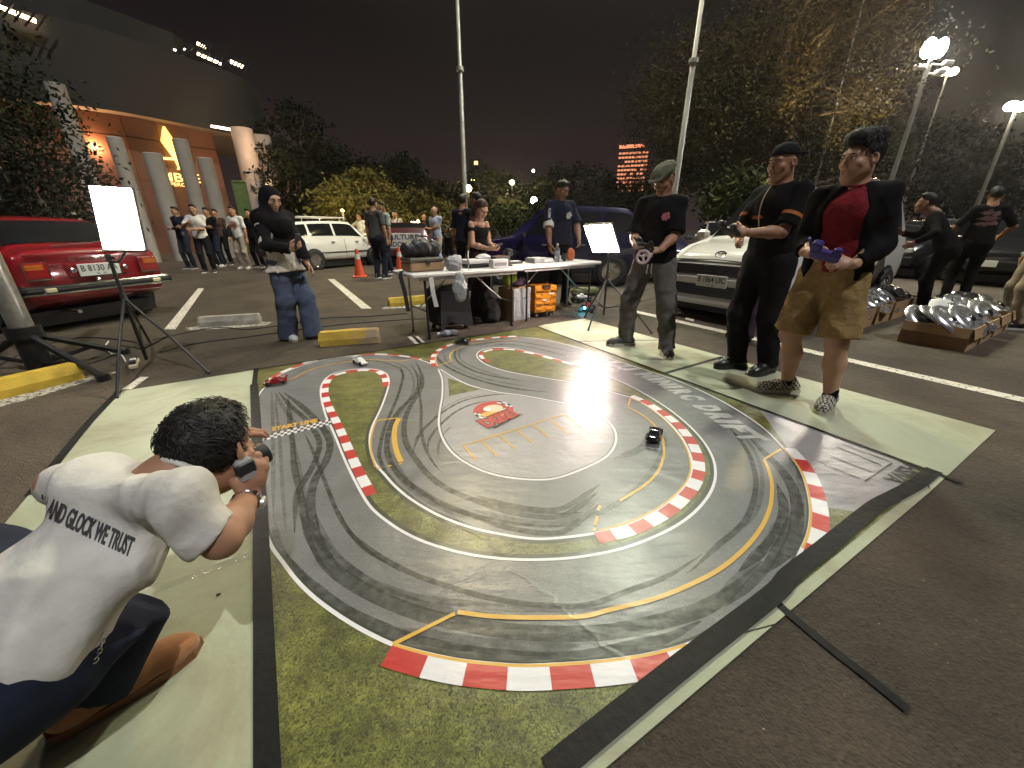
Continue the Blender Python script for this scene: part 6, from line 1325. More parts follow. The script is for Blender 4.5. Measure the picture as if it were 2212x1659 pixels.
def strands(rt, L, Rm, hs, verts, n, hm, ho, ln=1.0):
    """tufts that break the outline of the hair"""
    rg = np.random.default_rng(5); cen = L(0, -.016, .03); idx = rg.choice(len(verts), min(n, len(verts)), replace=False); vs = []; fs = []; crown = L(0, -.05, .12)
    for i in idx:
        p = verts[i]; o = unit(p - cen); fl = unit(np.cross(np.cross(o, p - crown + rg.normal(size=3) * .02), o) + rg.normal(size=3) * .14); s = np.cross(o, fl) * rg.uniform(.0016, .0034)
        l = rg.uniform(.022, .045) * ln; q0 = p - o * .002; rad_ = np.linalg.norm(p - cen); q1 = p + fl * l * .55; q1 = cen + unit(q1 - cen) * (rad_ + .003 * ln); q2 = p + fl * l; q2 = cen + unit(q2 - cen) * (rad_ + rg.uniform(-.003, .004) * ln); b = len(vs); vs += [q0 - s, q0 + s, q1 + s * .7, q1 - s * .7, q2, q0 + o * .002, q1 + o * .0015]
        fs += [(b, b + 3, b + 6, b + 5), (b + 5, b + 6, b + 2, b + 1), (b + 3, b + 4, b + 6, b + 6)[:3], (b + 6, b + 4, b + 2)]
    mb = MB(); mb.add([tuple(v) for v in vs], fs); mb.build('hair_tufts', hm, ho, smooth='all', fix=False)
M['grey_hair'] = mat('grey_hair', (.14, .13, .12), .7, var=.2, vscale=40, bump=.5, bscale=120)
K = {}
def ck(n, c, **kw): K[n] = cloth('cloth_' + n, c, **kw); return K[n]
ck('black', (.0075, .007, .008)); ck('black2', (.011, .010, .0115)); ck('navy', (.012, .014, .028)); ck('red', (.20, .018, .026), bump=.7, bscale=22); ck('khaki', (.30, .20, .085), bump=.7, bscale=18); ck('grey', (.115, .105, .098)); ck('denim', (.085, .105, .165), vscale=60, bump=.5); ck('denim_dark', (.018, .022, .038)); ck('white', (.60, .575, .53), vscale=10, bump=.35, bscale=13); ck('cream', (.52, .46, .40)); ck('tee_grey', (.075, .075, .068)); ck('maroon', (.050, .022, .024)); ck('sage', (.30, .36, .32)); ck('olive_cap', (.125, .125, .088), bump=.8, bscale=220); ck('lightblue', (.36, .38, .46)); ck('beige', (.46, .40, .32)); ck('tan', (.40, .33, .25)); ck('purple', (.055, .035, .055)); ck('brownish', (.06, .04, .035))
SN = dict(m=mat('dark_sneaker', (.055, .052, .055), .7, var=.3, vscale=40, bump=.4), sole=mat('sole_cream', (.50, .47, .41), .6, var=.06), soleh=.034, s=1.08)
SB = dict(m=mat('black_leather', (.012, .012, .012), .35, var=.2), sole=M['rubber'], s=1.1); SW = dict(m=mat('white_sneaker', (.55, .54, .52), .55, var=.1), sole=mat('gum_sole', (.35, .25, .15), .6, var=.05)); SD = dict(m=M['black'], sole=M['white'])
def checker_shoe():
    m = bpy.data.materials.new('checker_canvas'); m.use_nodes = True; t = m.node_tree; p = t.nodes['Principled BSDF']; p.inputs['Roughness'].default_value = .8
    tc = nd(t, 'ShaderNodeTexCoord'); mp = nd(t, 'ShaderNodeMapping'); mp.inputs['Rotation'].default_value = (0, 0, .5); c = nd(t, 'ShaderNodeTexChecker'); c.inputs['Scale'].default_value = 62; c.inputs['Color1'].default_value = (.50, .46, .38, 1); c.inputs['Color2'].default_value = (.025, .022, .02, 1)
    t.links.new(tc.outputs['Object'], mp.inputs[0]); t.links.new(mp.outputs[0], c.inputs[0]); t.links.new(c.outputs[0], p.inputs['Base Color']); return m
SC = dict(m=checker_shoe(), sole=mat('sole_ivory', (.50, .45, .37), .6, var=.05), soleh=.032, s=1.08)
# --- woman in the hijab
person('p', 'woman in black hijab, cardigan and wide blue jeans looking at her phone', (-2.42, 4.30), -112, 1.56, 2, 'skin2', .98, (-.04, .02), feet=((-.10, .10), (.09, -.10)), toes=(14, -16), hr=(.09, .27, 1.07), er=(.75, -.7, -.5), dr=(-.25, .8, .45), nr=(-.75, .1, .55), curl=(.35, .75), hl=(-.16, .24, .74), el=(-.8, -.4, -.3), dl=(0, .55, -.75), nl=(.8, -.5, 0), yaw=-8, pitch=-20,
       top=dict(collar=False, name='blouse', m=K['cream'], sleeve=1.5, hem=.82, flare=1.45, wr=.010, wf=46, wax=(1, 1, .05), g=1.04), over=dict(collar=False, name='cardigan', m=K['black2'], sleeve=1.97, hem=.95, g=1.08, loose=1.12, wr=.007), legs=dict(kind='trousers', m=K['denim'], w=(.112, .108, .118), drop=.14, wr=.009), shoes=SW, hair=dict(style='hijab', cm=K['black']))
# --- man in the flat cap
person('p', 'man in flat cap, black tee with pink print and grey sweatpants working a controller', (1.39, 3.92), 150, 1.70, 2, 'skin', 1.06, (0, .02), feet=((-.24, .09), (.20, -.02)), toes=(20, -52), hr=(.13, .27, 1.03), hl=(-.09, .29, 1.00), er=(.45, -.8, -.5), el=(-.5, -.8, -.5), dr=(-.75, .65, -.1), dl=(.8, .6, -.1), nr=(-.2, -.5, -.8), nl=(.2, -.5, -.8), curl=(.9, .9), yaw=-26, pitch=-24, glasses=True,
       top=dict(m=K['black'], sleeve=.92, hem=.87, loose=1.35, g=1.06, wr=.009), legs=dict(kind='trousers', m=K['grey'], w=(.112, .092, .075), wr=.011, wf=30), shoes=SN, hair=dict(style='flatcap', cm=K['olive_cap']))
# --- man in the backwards cap
person('p', 'man in backwards black cap and all black clothes holding a small controller', (2.14, 3.25), 112, 1.74, 2, 'skin', 1.06, (-.12, .0), feet=((-.10, -.05), (.10, .07)), toes=(6, -10), hr=(.09, .35, 1.14), hl=(-.07, .36, 1.12), er=(.35, -.5, -.9), el=(-.3, -.5, -.9), dr=(-.6, .75, .15), dl=(.6, .75, .15), nr=(-.6, -.4, -.5), nl=(.6, -.4, -.5), curl=(.9, .9), yaw=-6, pitch=-8,
       top=dict(m=K['black'], sleeve=.85, hem=.95, loose=1.2, g=1.04), legs=dict(kind='trousers', m=K['black2'], w=(.105, .085, .075)), shoes=SB, hair=dict(style='cap', cm=K['black2']))
# --- man in the red shirt
person('p', 'man in red shirt, open black jacket and khaki shorts holding a purple controller', (2.17, 2.63), 130, 1.665, 2, 'skin2', 1.05, (-.10, -.02), feet=((-.16, .05), (.13, -.03)), toes=(2, -44), hr=(.115, .27, 1.06), hl=(-.13, .24, 1.00), er=(.30, -.9, -.5), el=(-.45, -.9, -.5), dr=(-.8, .55, .0), dl=(.85, .5, .05), nr=(-.3, -.7, -.5), nl=(.3, -.7, -.5), curl=(1.0, 1.0), yaw=-34, pitch=-4, cheek=1.07,
       top=dict(m=K['red'], sleeve=None, sh=.85, hem=.945, g=.96, wr=.008), over=dict(collar=False, m=K['black'], sleeve=1.9, hem=.83, g=1.07, open=.150, sh=.86, loose=1.12, wr=.014, wf=22), legs=dict(kind='shorts', m=K['khaki'], w=(.112, .118, .1), len=.94, wr=.010), sock=K['black'], shoes=SC, hair=dict(style='quiff', strands=1600, len=1.25))
# --- behind the table
person('p', 'girl in black off the shoulder top looking down at her phone behind the table', (-.47, 5.56), -128, 1.53, 2, 'skin2', .92, (0, 0), stoop=.12, hr=(.09, .29, 1.04), hl=(-.07, .30, 1.03), er=(.4, -.7, -.6), el=(-.4, -.7, -.6), dr=(-.5, .85, .05), dl=(.5, .85, .05), nr=(-.6, -.2, .6), nl=(.6, -.2, .6), curl=(.8, .8), yaw=-6, pitch=-34,
       top=dict(collar=False, m=K['black'], sleeve=.35, hem=1.0, g=.97, off=.075, wr=.004), legs=dict(kind='trousers', m=K['maroon'], w=(.105, .10, .11), drop=.12), shoes=SD, hair=dict(style='long', m='hair_brown', strands=300))
person('p', 'man in black jersey with one white cuff standing behind the second table', (.76, 6.44), 196, 1.84, 2, 'skin3', 1.04, (-.02, 0), hr=(.24, .22, .86), hl=(-.18, .26, .95), dr=(0, .3, -.9), nr=(-1, 0, 0), yaw=34, pitch=-22, er=(.6, -.6, -.3),
       top=dict(name='jersey', m=K['navy'], sleeve=.86, hem=.88, loose=1.25, g=1.05), legs=dict(kind='trousers', m=K['black2']), shoes=SD, hair=dict(style='short', strands=300))
person('p', 'person in dark clothes half hidden behind the man in the backwards cap', (2.66, 4.32), 118, 1.66, 1, 'skin2', 1.0, yaw=10, feet=((-.1, .12), (.1, -.1)), top=dict(m=K['black'], sleeve=.9, hem=.9), legs=dict(kind='trousers', m=K['purple'], w=(.105, .09, .085)), shoes=SB, hair=dict(style='short', strands=120), hr=(.1, .3, 1.05), dr=(-.5, .8, 0), curl=(.5, .9))
# --- crouching photographer in the foreground
sh = dict(pel=dep(22, 1440, .80), hipR=dep(110, 1440, .80), hipL=dep(-95, 1385, .92), waist=dep(80, 1340, .80), chest=dep(205, 1185, .88), neck=dep(378, 1030, .955), head=dep(462, 975, 1.04), shR=dep(385, 1085, .83), shL=dep(128, 1045, .94), elR=dep(478, 1165, .885), wrR=dep(538, 1075, 1.06), elL=dep(380, 1070, 1.25), wrL=dep(468, 985, 1.20), kneeR=dep(352, 1205, 1.00), kneeL=dep(22, 1065, 1.08))
hx, hy = at(118, 1590); tx, ty = at(385, 1425); fdr = unit([tx - hx, ty - hy, 0])
sh['ankR'] = np.array([hx + fdr[0] * .095, hy + fdr[1] * .095, .085]); sh['ankL'] = np.array([-1.50, .66, .085])
J = {a: np.array(b) for a, b in sh.items()}; J['toeR'] = fdr; J['toeL'] = unit([-.1, 1, 0])
lo_ = (-1.15, .60)
J = {a: (b if a.startswith('toe') else b) for a, b in J.items()}
for a in ('toeR', 'toeL'): J[a] = J[a] + np.array([lo_[0], lo_[1], 0])
fw_ = unit([-.06, .98, -.2]); rt_ = unit(np.cross(fw_, [0, 0, 1])); rt_ = unit(rt_ + np.array([0, 0, .12])); up_ = unit(np.cross(rt_, fw_)); fw_ = unit(np.cross(up_, rt_))
SU = dict(m=mat('tan_suede', (.30, .125, .045), .85, var=.2, vscale=25, bump=.4, bscale=200, sheen=.3), sole=mat('sole_brown', (.20, .085, .035), .7, var=.1), s=1.06, col=.085, soleh=.03)
person('p', 'crouching photographer in white printed tee seen from behind, aiming a camera at the mat', lo_, 0, 1.70, 2, 'skin', .98, J=J, extra=dict(headR=np.stack([rt_, fw_, up_], 1)), dr=unit([.10, .25, .55]), nr=unit([-.75, .35, -.2]), dl=unit([.6, .5, .5]), nl=unit([.4, .3, -.8]), curl=(.6, .62),
       top=dict(m=K['white'], sleeve=.90, hem=.945, g=.95, sh=.90, loose=1.10, wd=1.16, dp=.9, wr=.026, wf=17, wax=(1, 1, 1), fine=.0075, neckcut=True), legs=dict(kind='trousers', m=K['denim_dark'], w=(.10, .085, .085), drop=.0, drp=.0, wr=.008), shoes=SU, hair=dict(style='short', g=1.09, wr=.004, strands=1900, len=1.1))
# --- onlookers
def far(label, x, y, face, H=1.76, top='black', sleeve=.8, legc='black2', hair='short', sk='skin', sh=SD, grp='onlookers standing round the car park', xy=None, **kw):
    return person('p', label, xy or at(x, y, H), face, H, kw.pop('q', 0), sk, kw.pop('bulk', 1.0), top=dict(m=K[top], sleeve=sleeve, hem=.88, wr=.008), legs=dict(kind='trousers', m=K[legc]), shoes=sh, hair=dict(style=hair), group=grp, **kw)
ARMX = dict(hr=(-.10, .20, 1.16), hl=(.10, .21, 1.13), dr=(-1, .1, 0), dl=(1, .1, 0), nr=(0, -1, 0), nl=(0, -1, 0))
PH = dict(hr=(.08, .27, 1.12), hl=(-.08, .26, 1.10), dr=(-.5, .8, .2), dl=(.5, .8, .2))
LG = 'people standing by the club columns'
far('onlooker in dark navy sweater, arms folded, left end of the club group', 376, 447, 172, 1.80, 'navy', 1.9, 'denim_dark', grp=LG, **ARMX)
far('onlooker in white tee with an arm raised, second in the club group', 414, 442, 200, 1.80, 'white', .8, 'black2', grp=LG, hr=(.12, .3, 1.25), hl=(.05, .25, 1.1))
far('onlooker in black jacket and jeans, arms folded, white sneakers, third in the club group', 444, 449, 168, 1.80, 'black', 1.9, 'denim_dark', sh=SW, grp=LG, **ARMX)
far('onlooker in dark clothes half hidden behind the one in white sneakers', 462, 452, 190, 1.80, 'brownish', .9, 'black', grp=LG)
far('onlooker in white printed tee and pale trousers with a black shoulder bag', 500, 446, 176, 1.80, 'white', .9, 'tan', sh=SW, grp=LG, hr=(.05, .2, 1.2))
far('dark figure at the right end of the club group beside the banner', 535, 452, 170, 1.76, 'black', 1.9, 'black', grp=LG)
far('man in grey tee and jeans seen from behind beside the white estate car', 803, 428, -20, 0, 'tee_grey', .85, 'denim_dark', xy=(-4.25, 12.4), H=1.92, q=1, hl=(-.3, .02, .85)) if False else far('man in grey tee and jeans seen from behind beside the white estate car', 803, 428, -20, 1.86, 'tee_grey', .85, 'denim_dark', q=1)
far('older man in pale green shirt facing the man in grey tee', 826, 437, 130, 1.84, 'sage', .8, 'denim_dark')
far('man in white tee leaning an arm on the estate car roof', 775, 460, 150, 1.74, 'white', .85, 'cream', hr=(.42, .3, 1.22), dr=(.7, .6, -.1))
far('man in cream shirt with a black backpack, arms folded, behind the right cone', 852, 455, 176, 1.78, 'beige', .85, 'black', bulk=1.1, **ARMX)
far('man in dark tee looking at a phone beside the bald man', 914, 460, 215, 1.76, 'black', .8, 'black2', **PH)
far('bald man in pale lilac shirt and tan trousers, arms folded', 938, 446, 150, 1.78, 'lightblue', .85, 'tan', 'bald', bulk=1.06, **ARMX)
far('woman in white tee and dark trousers far behind the table', 966, 471, 180, 1.62, 'white', .8, 'black2', 'bun', **PH)
far('person in black tee and grey trousers just left of the man in navy', 987, 456, 160, 1.74, 'black', .8, 'grey', **PH)
far('man in navy tee seen from behind, left of the girl at the table', 998, 420, -25, 1.80, 'navy', .9, 'denim_dark', q=1, hl=(-.26, .05, .86))
far('dark haired man just right of the man in navy tee', 1030, 416, 60, 1.80, 'brownish', .9, 'black2', q=1)
far('person at the far left partly hidden by the light panel', 192, 462, 170, 1.72, 'cream', .9, 'black2', xy=bas(170, 520, 12.5))
far('man in black printed shirt seen from behind at the hubcap boxes', 2160, 404, -30, 1.80, 'black', .95, 'black', xy=None, q=1, bulk=1.08, grp='people at the hubcap boxes', hl=(-.3, .15, .95), hr=(.3, .2, 1.0))
far('stooping person in black reaching over the hubcap boxes', 1990, 440, 40, 1.70, 'black', 1.9, 'black', xy=bas(2045, 540, 8.2), grp='people at the hubcap boxes', stoop=.55, hr=(.05, .42, 1.15), hl=(-.25, .3, 1.0))
far('person in brown at the right edge next to the printed shirt', 2225, 440, 60, 1.74, 'brownish', .9, 'tan', xy=bas(2262, 540, 8.0), grp='people at the hubcap boxes')
# ================================================================== helpers for held and placed things
def WP(key, p):                                            # person's local point -> world
    d = next(v for k_, v in PEOPLE.items() if key in k_); r = d['root']; a = r.rotation_euler.z; ca, sa = math.cos(a), math.sin(a)
    return Vector((r.location.x + p[0] * ca - p[1] * sa, r.location.y + p[0] * sa + p[1] * ca, r.location.z + p[2]))
def PJ(key): return next(v for k_, v in PEOPLE.items() if key in k_)
def frame(o, x, z=None):
    """4x4 with X along x and Z close to z"""
    x = Vector(x).normalized(); z = Vector(z if z is not None else (0, 0, 1)); y = z.cross(x).normalized(); z = x.cross(y)
    return Matrix(((x.x, y.x, z.x, o[0]), (x.y, y.y, z.y, o[1]), (x.z, y.z, z.z, o[2]), (0, 0, 0, 1)))
def thing(name, label, cat, loc, rz=0, group=None): return empty(name, tuple(loc), rz, label, cat, group)
# ================================================================== light panels on stands
def light_panel(label, foot, hub, corners, strength, col, feet):
    t = thing('light_panel', label, 'studio light', (foot[0], foot[1], 0), group='LED light panels on stands'); o = Vector((foot[0], foot[1], 0)); c = sum((Vector(q) for q in corners), Vector()) / 4 - o; tl, tr, br, bl = (Vector(q) for q in corners); w = ((tr - tl).length + (br - bl).length) / 2; h = ((tl - bl).length + (tr - br).length) / 2
    xx_ = (tr - tl + br - bl); n = xx_.cross(tl - bl + tr - br).normalized(); T = frame(c, xx_, n)
    mb = MB(); mb.bbox((0, 0, -.022), (w + .03, h + .03, .03), .008, M=T); mb.bbox((0, 0, -.045), (w * .6, h * .5, .03), .01, M=T); mb.build('panel_housing', M['black'], t)
    mb = MB(); mb.bbox((0, 0, -.001), (w, h, .012), .004, M=T); mb.build('lit_panel', emis('panel_glow', col, strength), t)
    b = T @ Vector((0, -h / 2, -.04)); mb = MB(); hb = Vector((0, 0, hub))
    mb.tube([(0, 0, .06), (0, 0, hub + .35)], .014, 10); mb.tube([(0, 0, hub + .3), (b.x * .4, b.y * .4, (hub + b.z) / 2 + .1), b], [.011, .010, .010], 10); mb.tube([b, T @ Vector((0, 0, -.05))], .012, 8); mb.build('stand_pole', M['black_metal'], t, smooth=True)
    mb = MB(); mb.lathe([(.026, hub - .05), (.026, hub + .05)], 12); mb.lathe([(.022, hub + .30), (.022, hub + .36)], 12); mb.tube([(0, 0, hub + .33), (.05, 0, hub + .33)], .009, 6); mb.build('collar', M['black'], t)
    for f in feet:
        q = Vector((f[0], f[1], 0)) - o; mb = MB(); mb.tube([(0, 0, hub), (q.x * .55, q.y * .55, hub * .5), (q.x, q.y, .012)], .011, 8); mb.tube([(q.x * .52, q.y * .52, hub * .50), (0, 0, .16)], .007, 6); mb.build('leg', M['black_metal'], t)
    return t
fl_ = at(322, 790)
light_panel('tall LED panel on a black tripod, left of the mat', fl_, .62, (dep(205, 403, 3.02), dep(298, 409, 3.13), dep(297, 538, 3.17), dep(211, 537, 3.06)), PANEL_W['left'], (1.0, .90, .76), (at(254, 862), at(453, 808), at(325, 742)))
fr_ = at(1303, 690)
light_panel('wide LED panel on a black tripod at the right end of the table', fr_, .55, (dep(1258, 487, 4.71), dep(1322, 487, 4.46), dep(1335, 543, 4.70), dep(1285, 546, 4.95)), PANEL_W['right'], (1.0, .80, .72), (at(1270, 716), at(1408, 722), at(1262, 688)))
# ================================================================== folding tables and what stands on them
td = Vector((.816, .579, 0)); tn = Vector((-.579, .816, 0)); ta = math.atan2(td.y, td.x)
def folding_table(label, near_left, L=1.5, D=.61, H=.735):
    t = thing('folding_table', label, 'table', (near_left[0], near_left[1], 0), ta, 'white folding tables end to end')
    mb = MB(); mb.bbox((L / 2, D / 2, H - .022), (L, D, .044), .012); mb.build('table_top', M['white'], t)
    mb = MB(); mb.box((L / 2, .05, H - .06), (L - .2, .025, .035)); mb.box((L / 2, D - .05, H - .06), (L - .2, .025, .035)); mb.build('apron_rail', M['steel'], t)
    for x, s in ((.16, 1), (L - .16, -1)):
        for y in (.07, D - .07): mb = MB(); mb.tube([(x, y, H - .045), (x, y, .03)], .0135, 10); mb.tube([(x, y, .035), (x, y, 0)], .018, 10); mb.build('leg', M['steel'] if y > .2 else M['black_metal'], t, smooth=True)
        mb = MB(); mb.tube([(x, .07, .32), (x, D - .07, .32)], .010, 8); mb.tube([(x, .07, H - .07), (x, D - .07, H - .07)], .010, 8); mb.build('leg_brace', M['steel'], t)
        mb = MB(); mb.tube([(x, D / 2, .32), (x + s * .22, D / 2, .50), (x + s * .42, D / 2, H - .06)], .009, 8); mb.build('folding_brace', M['steel'], t)
    return t
n1 = Vector((-1.035, 4.125, 0)); n2 = Vector((.12, 5.08, 0)) - td * .015
folding_table('left white folding table, nearer the mat, loaded with bags', n1, 1.47); folding_table('right white folding table beside the light panel', n2, 1.5)
TH = .737
def on(x, y, tb=0, z=0): p = (n1 if tb == 0 else n2) + td * x + tn * y; return (p.x, p.y, TH + z)
M['leather'] = mat('dark_bag', (.022, .022, .024), .5, var=.3, vscale=12, bump=.5, bscale=40); M['fabric_bag'] = mat('bag_fabric', (.016, .016, .018), .9, var=.3, bump=.5, bscale=120)
M['film'] = mat('plastic_film', (.72, .74, .75), .12, var=.05, vscale=20, trans=.55, bump=1, bscale=26); M['bottle'] = mat('clear_plastic', (.85, .9, .95), .05, var=0, trans=.85); M['paper'] = mat('paper', (.66, .65, .62), .7, var=.06); M['pinkplastic'] = mat('pale_pink_plastic', (.52, .40, .43), .4, var=.05); M['purple_ctl'] = mat('purple_plastic', (.045, .03, .20), .35, var=.05); M['blue_bag'] = mat('pale_blue_bag', (.30, .42, .62), .25, var=.2, trans=.3, bump=1, bscale=30)
def blobthing(name, label, cat, loc, rz, prims, h, m, wr=.006, wf=40, seed=1, group=None, parts=()):
    t = thing(name, label, cat, loc, rz, group); B = Blob()
    for pr in prims:
        if pr[0] == 'e': B.ell(pr[1], pr[2], None, pr[3] if len(pr) > 3 else .02)
        else: B.cap(pr[1], pr[2], pr[3], pr[4], pr[5] if len(pr) > 5 else .03)
    B.plane((0, 0, .001), (0, 0, -1)); link_mesh('body', [B.mesh(h, wr, wf, seed)], m, t); return t
# hard case with a duffel on top
p = on(.26, .33); t = thing('tool_case', 'tan lidded case under the black duffel on the left table', 'case', p, ta); mb = MB(); mb.bbox((0, 0, .05), (.40, .30, .095), .014); mb.build('case_base', M['card'], t); mb = MB(); mb.bbox((0, 0, .122), (.41, .31, .045), .014); mb.build('case_lid', mat('case_lid', (.10, .085, .065), .5), t); mb = MB(); mb.bbox((0, -.16, .10), (.05, .02, .04), .006); mb.build('latch', M['black'], t)
t = blobthing('duffel_bag', 'shiny black duffel bag piled on the tan case', 'bag', on(.26, .34, 0, .145), ta, [('c', (-.15, 0, .08), (.15, 0, .09), .085, .09), ('e', (0, .0, .10), (.17, .11, .095))], .008, M['leather'], .012, 34)
mb = MB(); mb.tube([(-.1, -.06, .16), (-.04, -.02, .22), (.06, -.02, .22), (.12, -.06, .165)], .010, 8); mb.build('handle', M['black'], t, smooth=True)
blobthing('plastic_bag', 'crumpled clear carrier bag hanging over the table front', 'plastic bag', on(.56, .14), ta, [('e', (0, 0, .07), (.10, .085, .095)), ('e', (.05, .05, .09), (.08, .07, .08))], .007, M['film'], .014, 50, 4)
blobthing('plastic_bag', 'small blue and clear bag between duffel and clear carrier', 'plastic bag', on(.47, .36), ta, [('e', (0, 0, .09), (.06, .06, .11))], .007, M['blue_bag'], .012, 60, 5)
mb = MB(); mb.lathe([(.008, 0), (.008, .20), (.006, .205)], 10); tag(mb.build('glow_stick', emis('purple_glow', (.55, .25, 1.0), 5), loc=on(.44, .42, 0, .12), smooth=True), 'glowing purple stick standing behind the duffel', 'glow stick')
def hang(label, loc, m, w, h, seed):
    t = thing('plastic_bag', label, 'plastic bag', loc, ta); B = Blob(); B.cap((0, 0, 0), (0, 0, -h * .5), w * .35, w * .5, .04, (0, 1, 0), 2.2); B.cap((0, 0, -h * .5), (0, 0, -h * .85), w * .5, w * .42, .04, (0, 1, 0), 1.8); link_mesh('body', [B.mesh(.008, .010, 55, seed)], m, t)
hang('clear bag drooping below the left table edge', on(.52, -.05, 0, -.06), M['film'], .17, .24, 8)
def strap(label, pts, w, m):
    P = [Vector(q) for q in pts]; mb = MB(); s = td * w / 2; mb.add([tuple(q - s) for q in P] + [tuple(q + s) for q in P], [(i, i + 1, i + 1 + len(P), i + len(P)) for i in range(len(P) - 1)]); mb.add([tuple(q - s - tn * .004) for q in P] + [tuple(q + s - tn * .004) for q in P], [(i, i + 1, i + 1 + len(P), i + len(P)) for i in range(len(P) - 1)]); tag(mb.build('strap', m, fix=False, origin=tuple(P[0])), label, 'strap')
strap('dark strap hanging over the left end of the table', [on(.0, .30, 0, .01), on(-.03, .28, 0, -.03), on(-.02, .22, 0, -.20), on(.0, .22, 0, -.42)], .045, M['fabric_bag'])
strap('pale strip hanging off the table by the left legs', [on(.20, -.01, 0, -.04), on(.21, -.012, 0, -.2), on(.24, -.01, 0, -.36)], .05, M['paper'])
p = on(.70, .06); mb = MB(); mb.lathe([(.006, 0), (.006, .05), (.009, .055), (.009, .20), (.003, .215)], 8); tag(mb.build('screwdriver', M['steel'], loc=on(.70, .06), smooth=True), 'upright metal hex driver at the table edge', 'tool')
def stack(label, loc, rz, parts, name='parts_box', cat='box'):
    t = thing(name, label, cat, loc, rz)
    for nm, c, d, m in parts: mb = MB(); mb.bbox(c, d, .006); mb.build(nm, m, t)
    return t
mb = MB()
t = stack('pile of white car body shells and trays on the left table', on(1.02, .34), ta + .05, [('tray', (0, 0, .022), (.42, .24, .04), M['black']), ('tray', (-.02, 0, .062), (.40, .22, .035), M['paper']), ('sheet', (-.06, .01, .088), (.36, .20, .012), M['white'])], 'tray_pile', 'tray')
B = Blob(); B.cap((-.02, 0, .105), (.12, 0, .105), .04, .045, .03, (0, 0, 1), 1.5); B.ell((.05, 0, .125), (.075, .05, .03), None, .02); link_mesh('car_shell', [B.mesh(.006, .003, 60, 2)], M['paper'], t)
t = stack('white framed display box with a window on the left table', on(1.14, .10), ta, [('case', (0, 0, .05), (.22, .10, .10), M['white']), ('window', (0, -.052, .045), (.17, .008, .035), M['silver_paint'])])
stack('dark parts box behind the white framed one', on(1.27, .27), ta, [('case', (0, 0, .062), (.22, .14, .124), mat('dark_brown_box', (.05, .04, .036), .6)), ('lid_label', (-.02, .0, .126), (.08, .05, .004), mat('label_orange', (.4, .1, .05), .5))])
stack('loose white paper slips on the left table', on(.98, .08), ta + .3, [('slip', (0, 0, .003), (.14, .05, .004), M['paper'])], 'paper_slip', 'paper')
# pistol grip controllers
def pistol(label, loc, rot, m, s=1.0, wheelmat=None):
    t = thing('pistol_controller', label, 'controller', loc); t.rotation_euler = rot; mb = MB(); mb.bbox((0, 0, .005), (.085 * s, .11 * s, .018), .006); mb.build('base_pad', m, t)
    B = Blob(); B.cap((0, 0, .02 * s), (0, -.012 * s, .10 * s), .020 * s, .018 * s, .01); B.cap((0, -.03 * s, .12 * s), (0, .06 * s, .125 * s), .026 * s, .024 * s, .02); B.cap((0, .055 * s, .115 * s), (0, .045 * s, .085 * s), .008 * s, .006 * s, .01); link_mesh('grip', [B.mesh(.005 * s)], m, t)
    mb = MB(); T = Matrix.Translation((.028 * s, -.005 * s, .125 * s)) @ Matrix.Rotation(R(90), 4, 'Y'); mb.lathe([(.034 * s, 0), (.036 * s, .012 * s), (.034 * s, .026 * s), (.012 * s, .026 * s)], 18, M=T); mb.build('steering_wheel', wheelmat or M['rubber'], t, smooth=True); mb = MB(); mb.bbox((0, -.02 * s, .158 * s), (.05 * s, .05 * s, .02 * s), .006); mb.build('top_screen', M['black'], t)
    return t
pistol('black pistol grip controller standing where the two tables meet', on(1.40, .30), (0, 0, .4), M['black'], 1.25)
stack('flat black tray at the left of the second table', on(.16, .42, 1), ta, [('tray', (0, 0, .015), (.26, .18, .03), M['black']), ('paper', (.02, -.03, .033), (.16, .10, .006), M['paper'])], 'tray', 'tray')
stack('grey flat case with a pale label on the second table', on(.58, .34, 1), ta, [('case', (0, 0, .03), (.34, .22, .058), mat('grey_case', (.30, .31, .31), .45)), ('label', (.08, -.112, .03), (.16, .006, .04), M['paper']), ('lid', (-.05, 0, .063), (.20, .20, .010), M['paper'])])
def bottle(label, loc, rot=(0, 0, 0), s=1.0):
    t = thing('water_bottle', label, 'bottle', loc); t.rotation_euler = rot; mb = MB(); mb.lathe([(.028 * s, 0), (.033 * s, .008), (.033 * s, .06 * s), (.030 * s, .07 * s), (.033 * s, .08 * s), (.033 * s, .14 * s), (.012 * s, .185 * s), (.012 * s, .20 * s)], 16); mb.build('bottle_body', M['bottle'], t, smooth=True); mb = MB(); mb.lathe([(.015 * s, .195 * s), (.015 * s, .215 * s)], 12); mb.build('cap', M['paper'], t); mb = MB(); mb.lathe([(.0338 * s, .085 * s), (.0338 * s, .13 * s)], 16); mb.build('label_band', mat('bottle_band', (.45, .52, .62), .3, alpha=.6), t); return t
bottle('clear water bottle standing on the second table', on(.84, .26, 1), s=1.15)
blobthing('snack_bag', 'orange snack packet behind the light panel', 'snack bag', on(1.18, .34, 1), ta, [('e', (0, 0, .08), (.075, .04, .10))], .007, mat('orange_packet', (.55, .14, .04), .3, var=.2, bump=.4), .006, 50)
stack('white mug beside the water bottle', on(.95, .35, 1), ta, [('mug', (0, 0, .04), (.06, .06, .08), M['white'])], 'mug', 'mug')
t = thing('drink_cup', 'dark drink cup right of the water bottle', 'cup', on(1.02, .30, 1)); mb = MB(); mb.lathe([(.026, 0), (.036, .10), (.038, .105)], 14); mb.build('cup', M['black'], t, smooth=True)
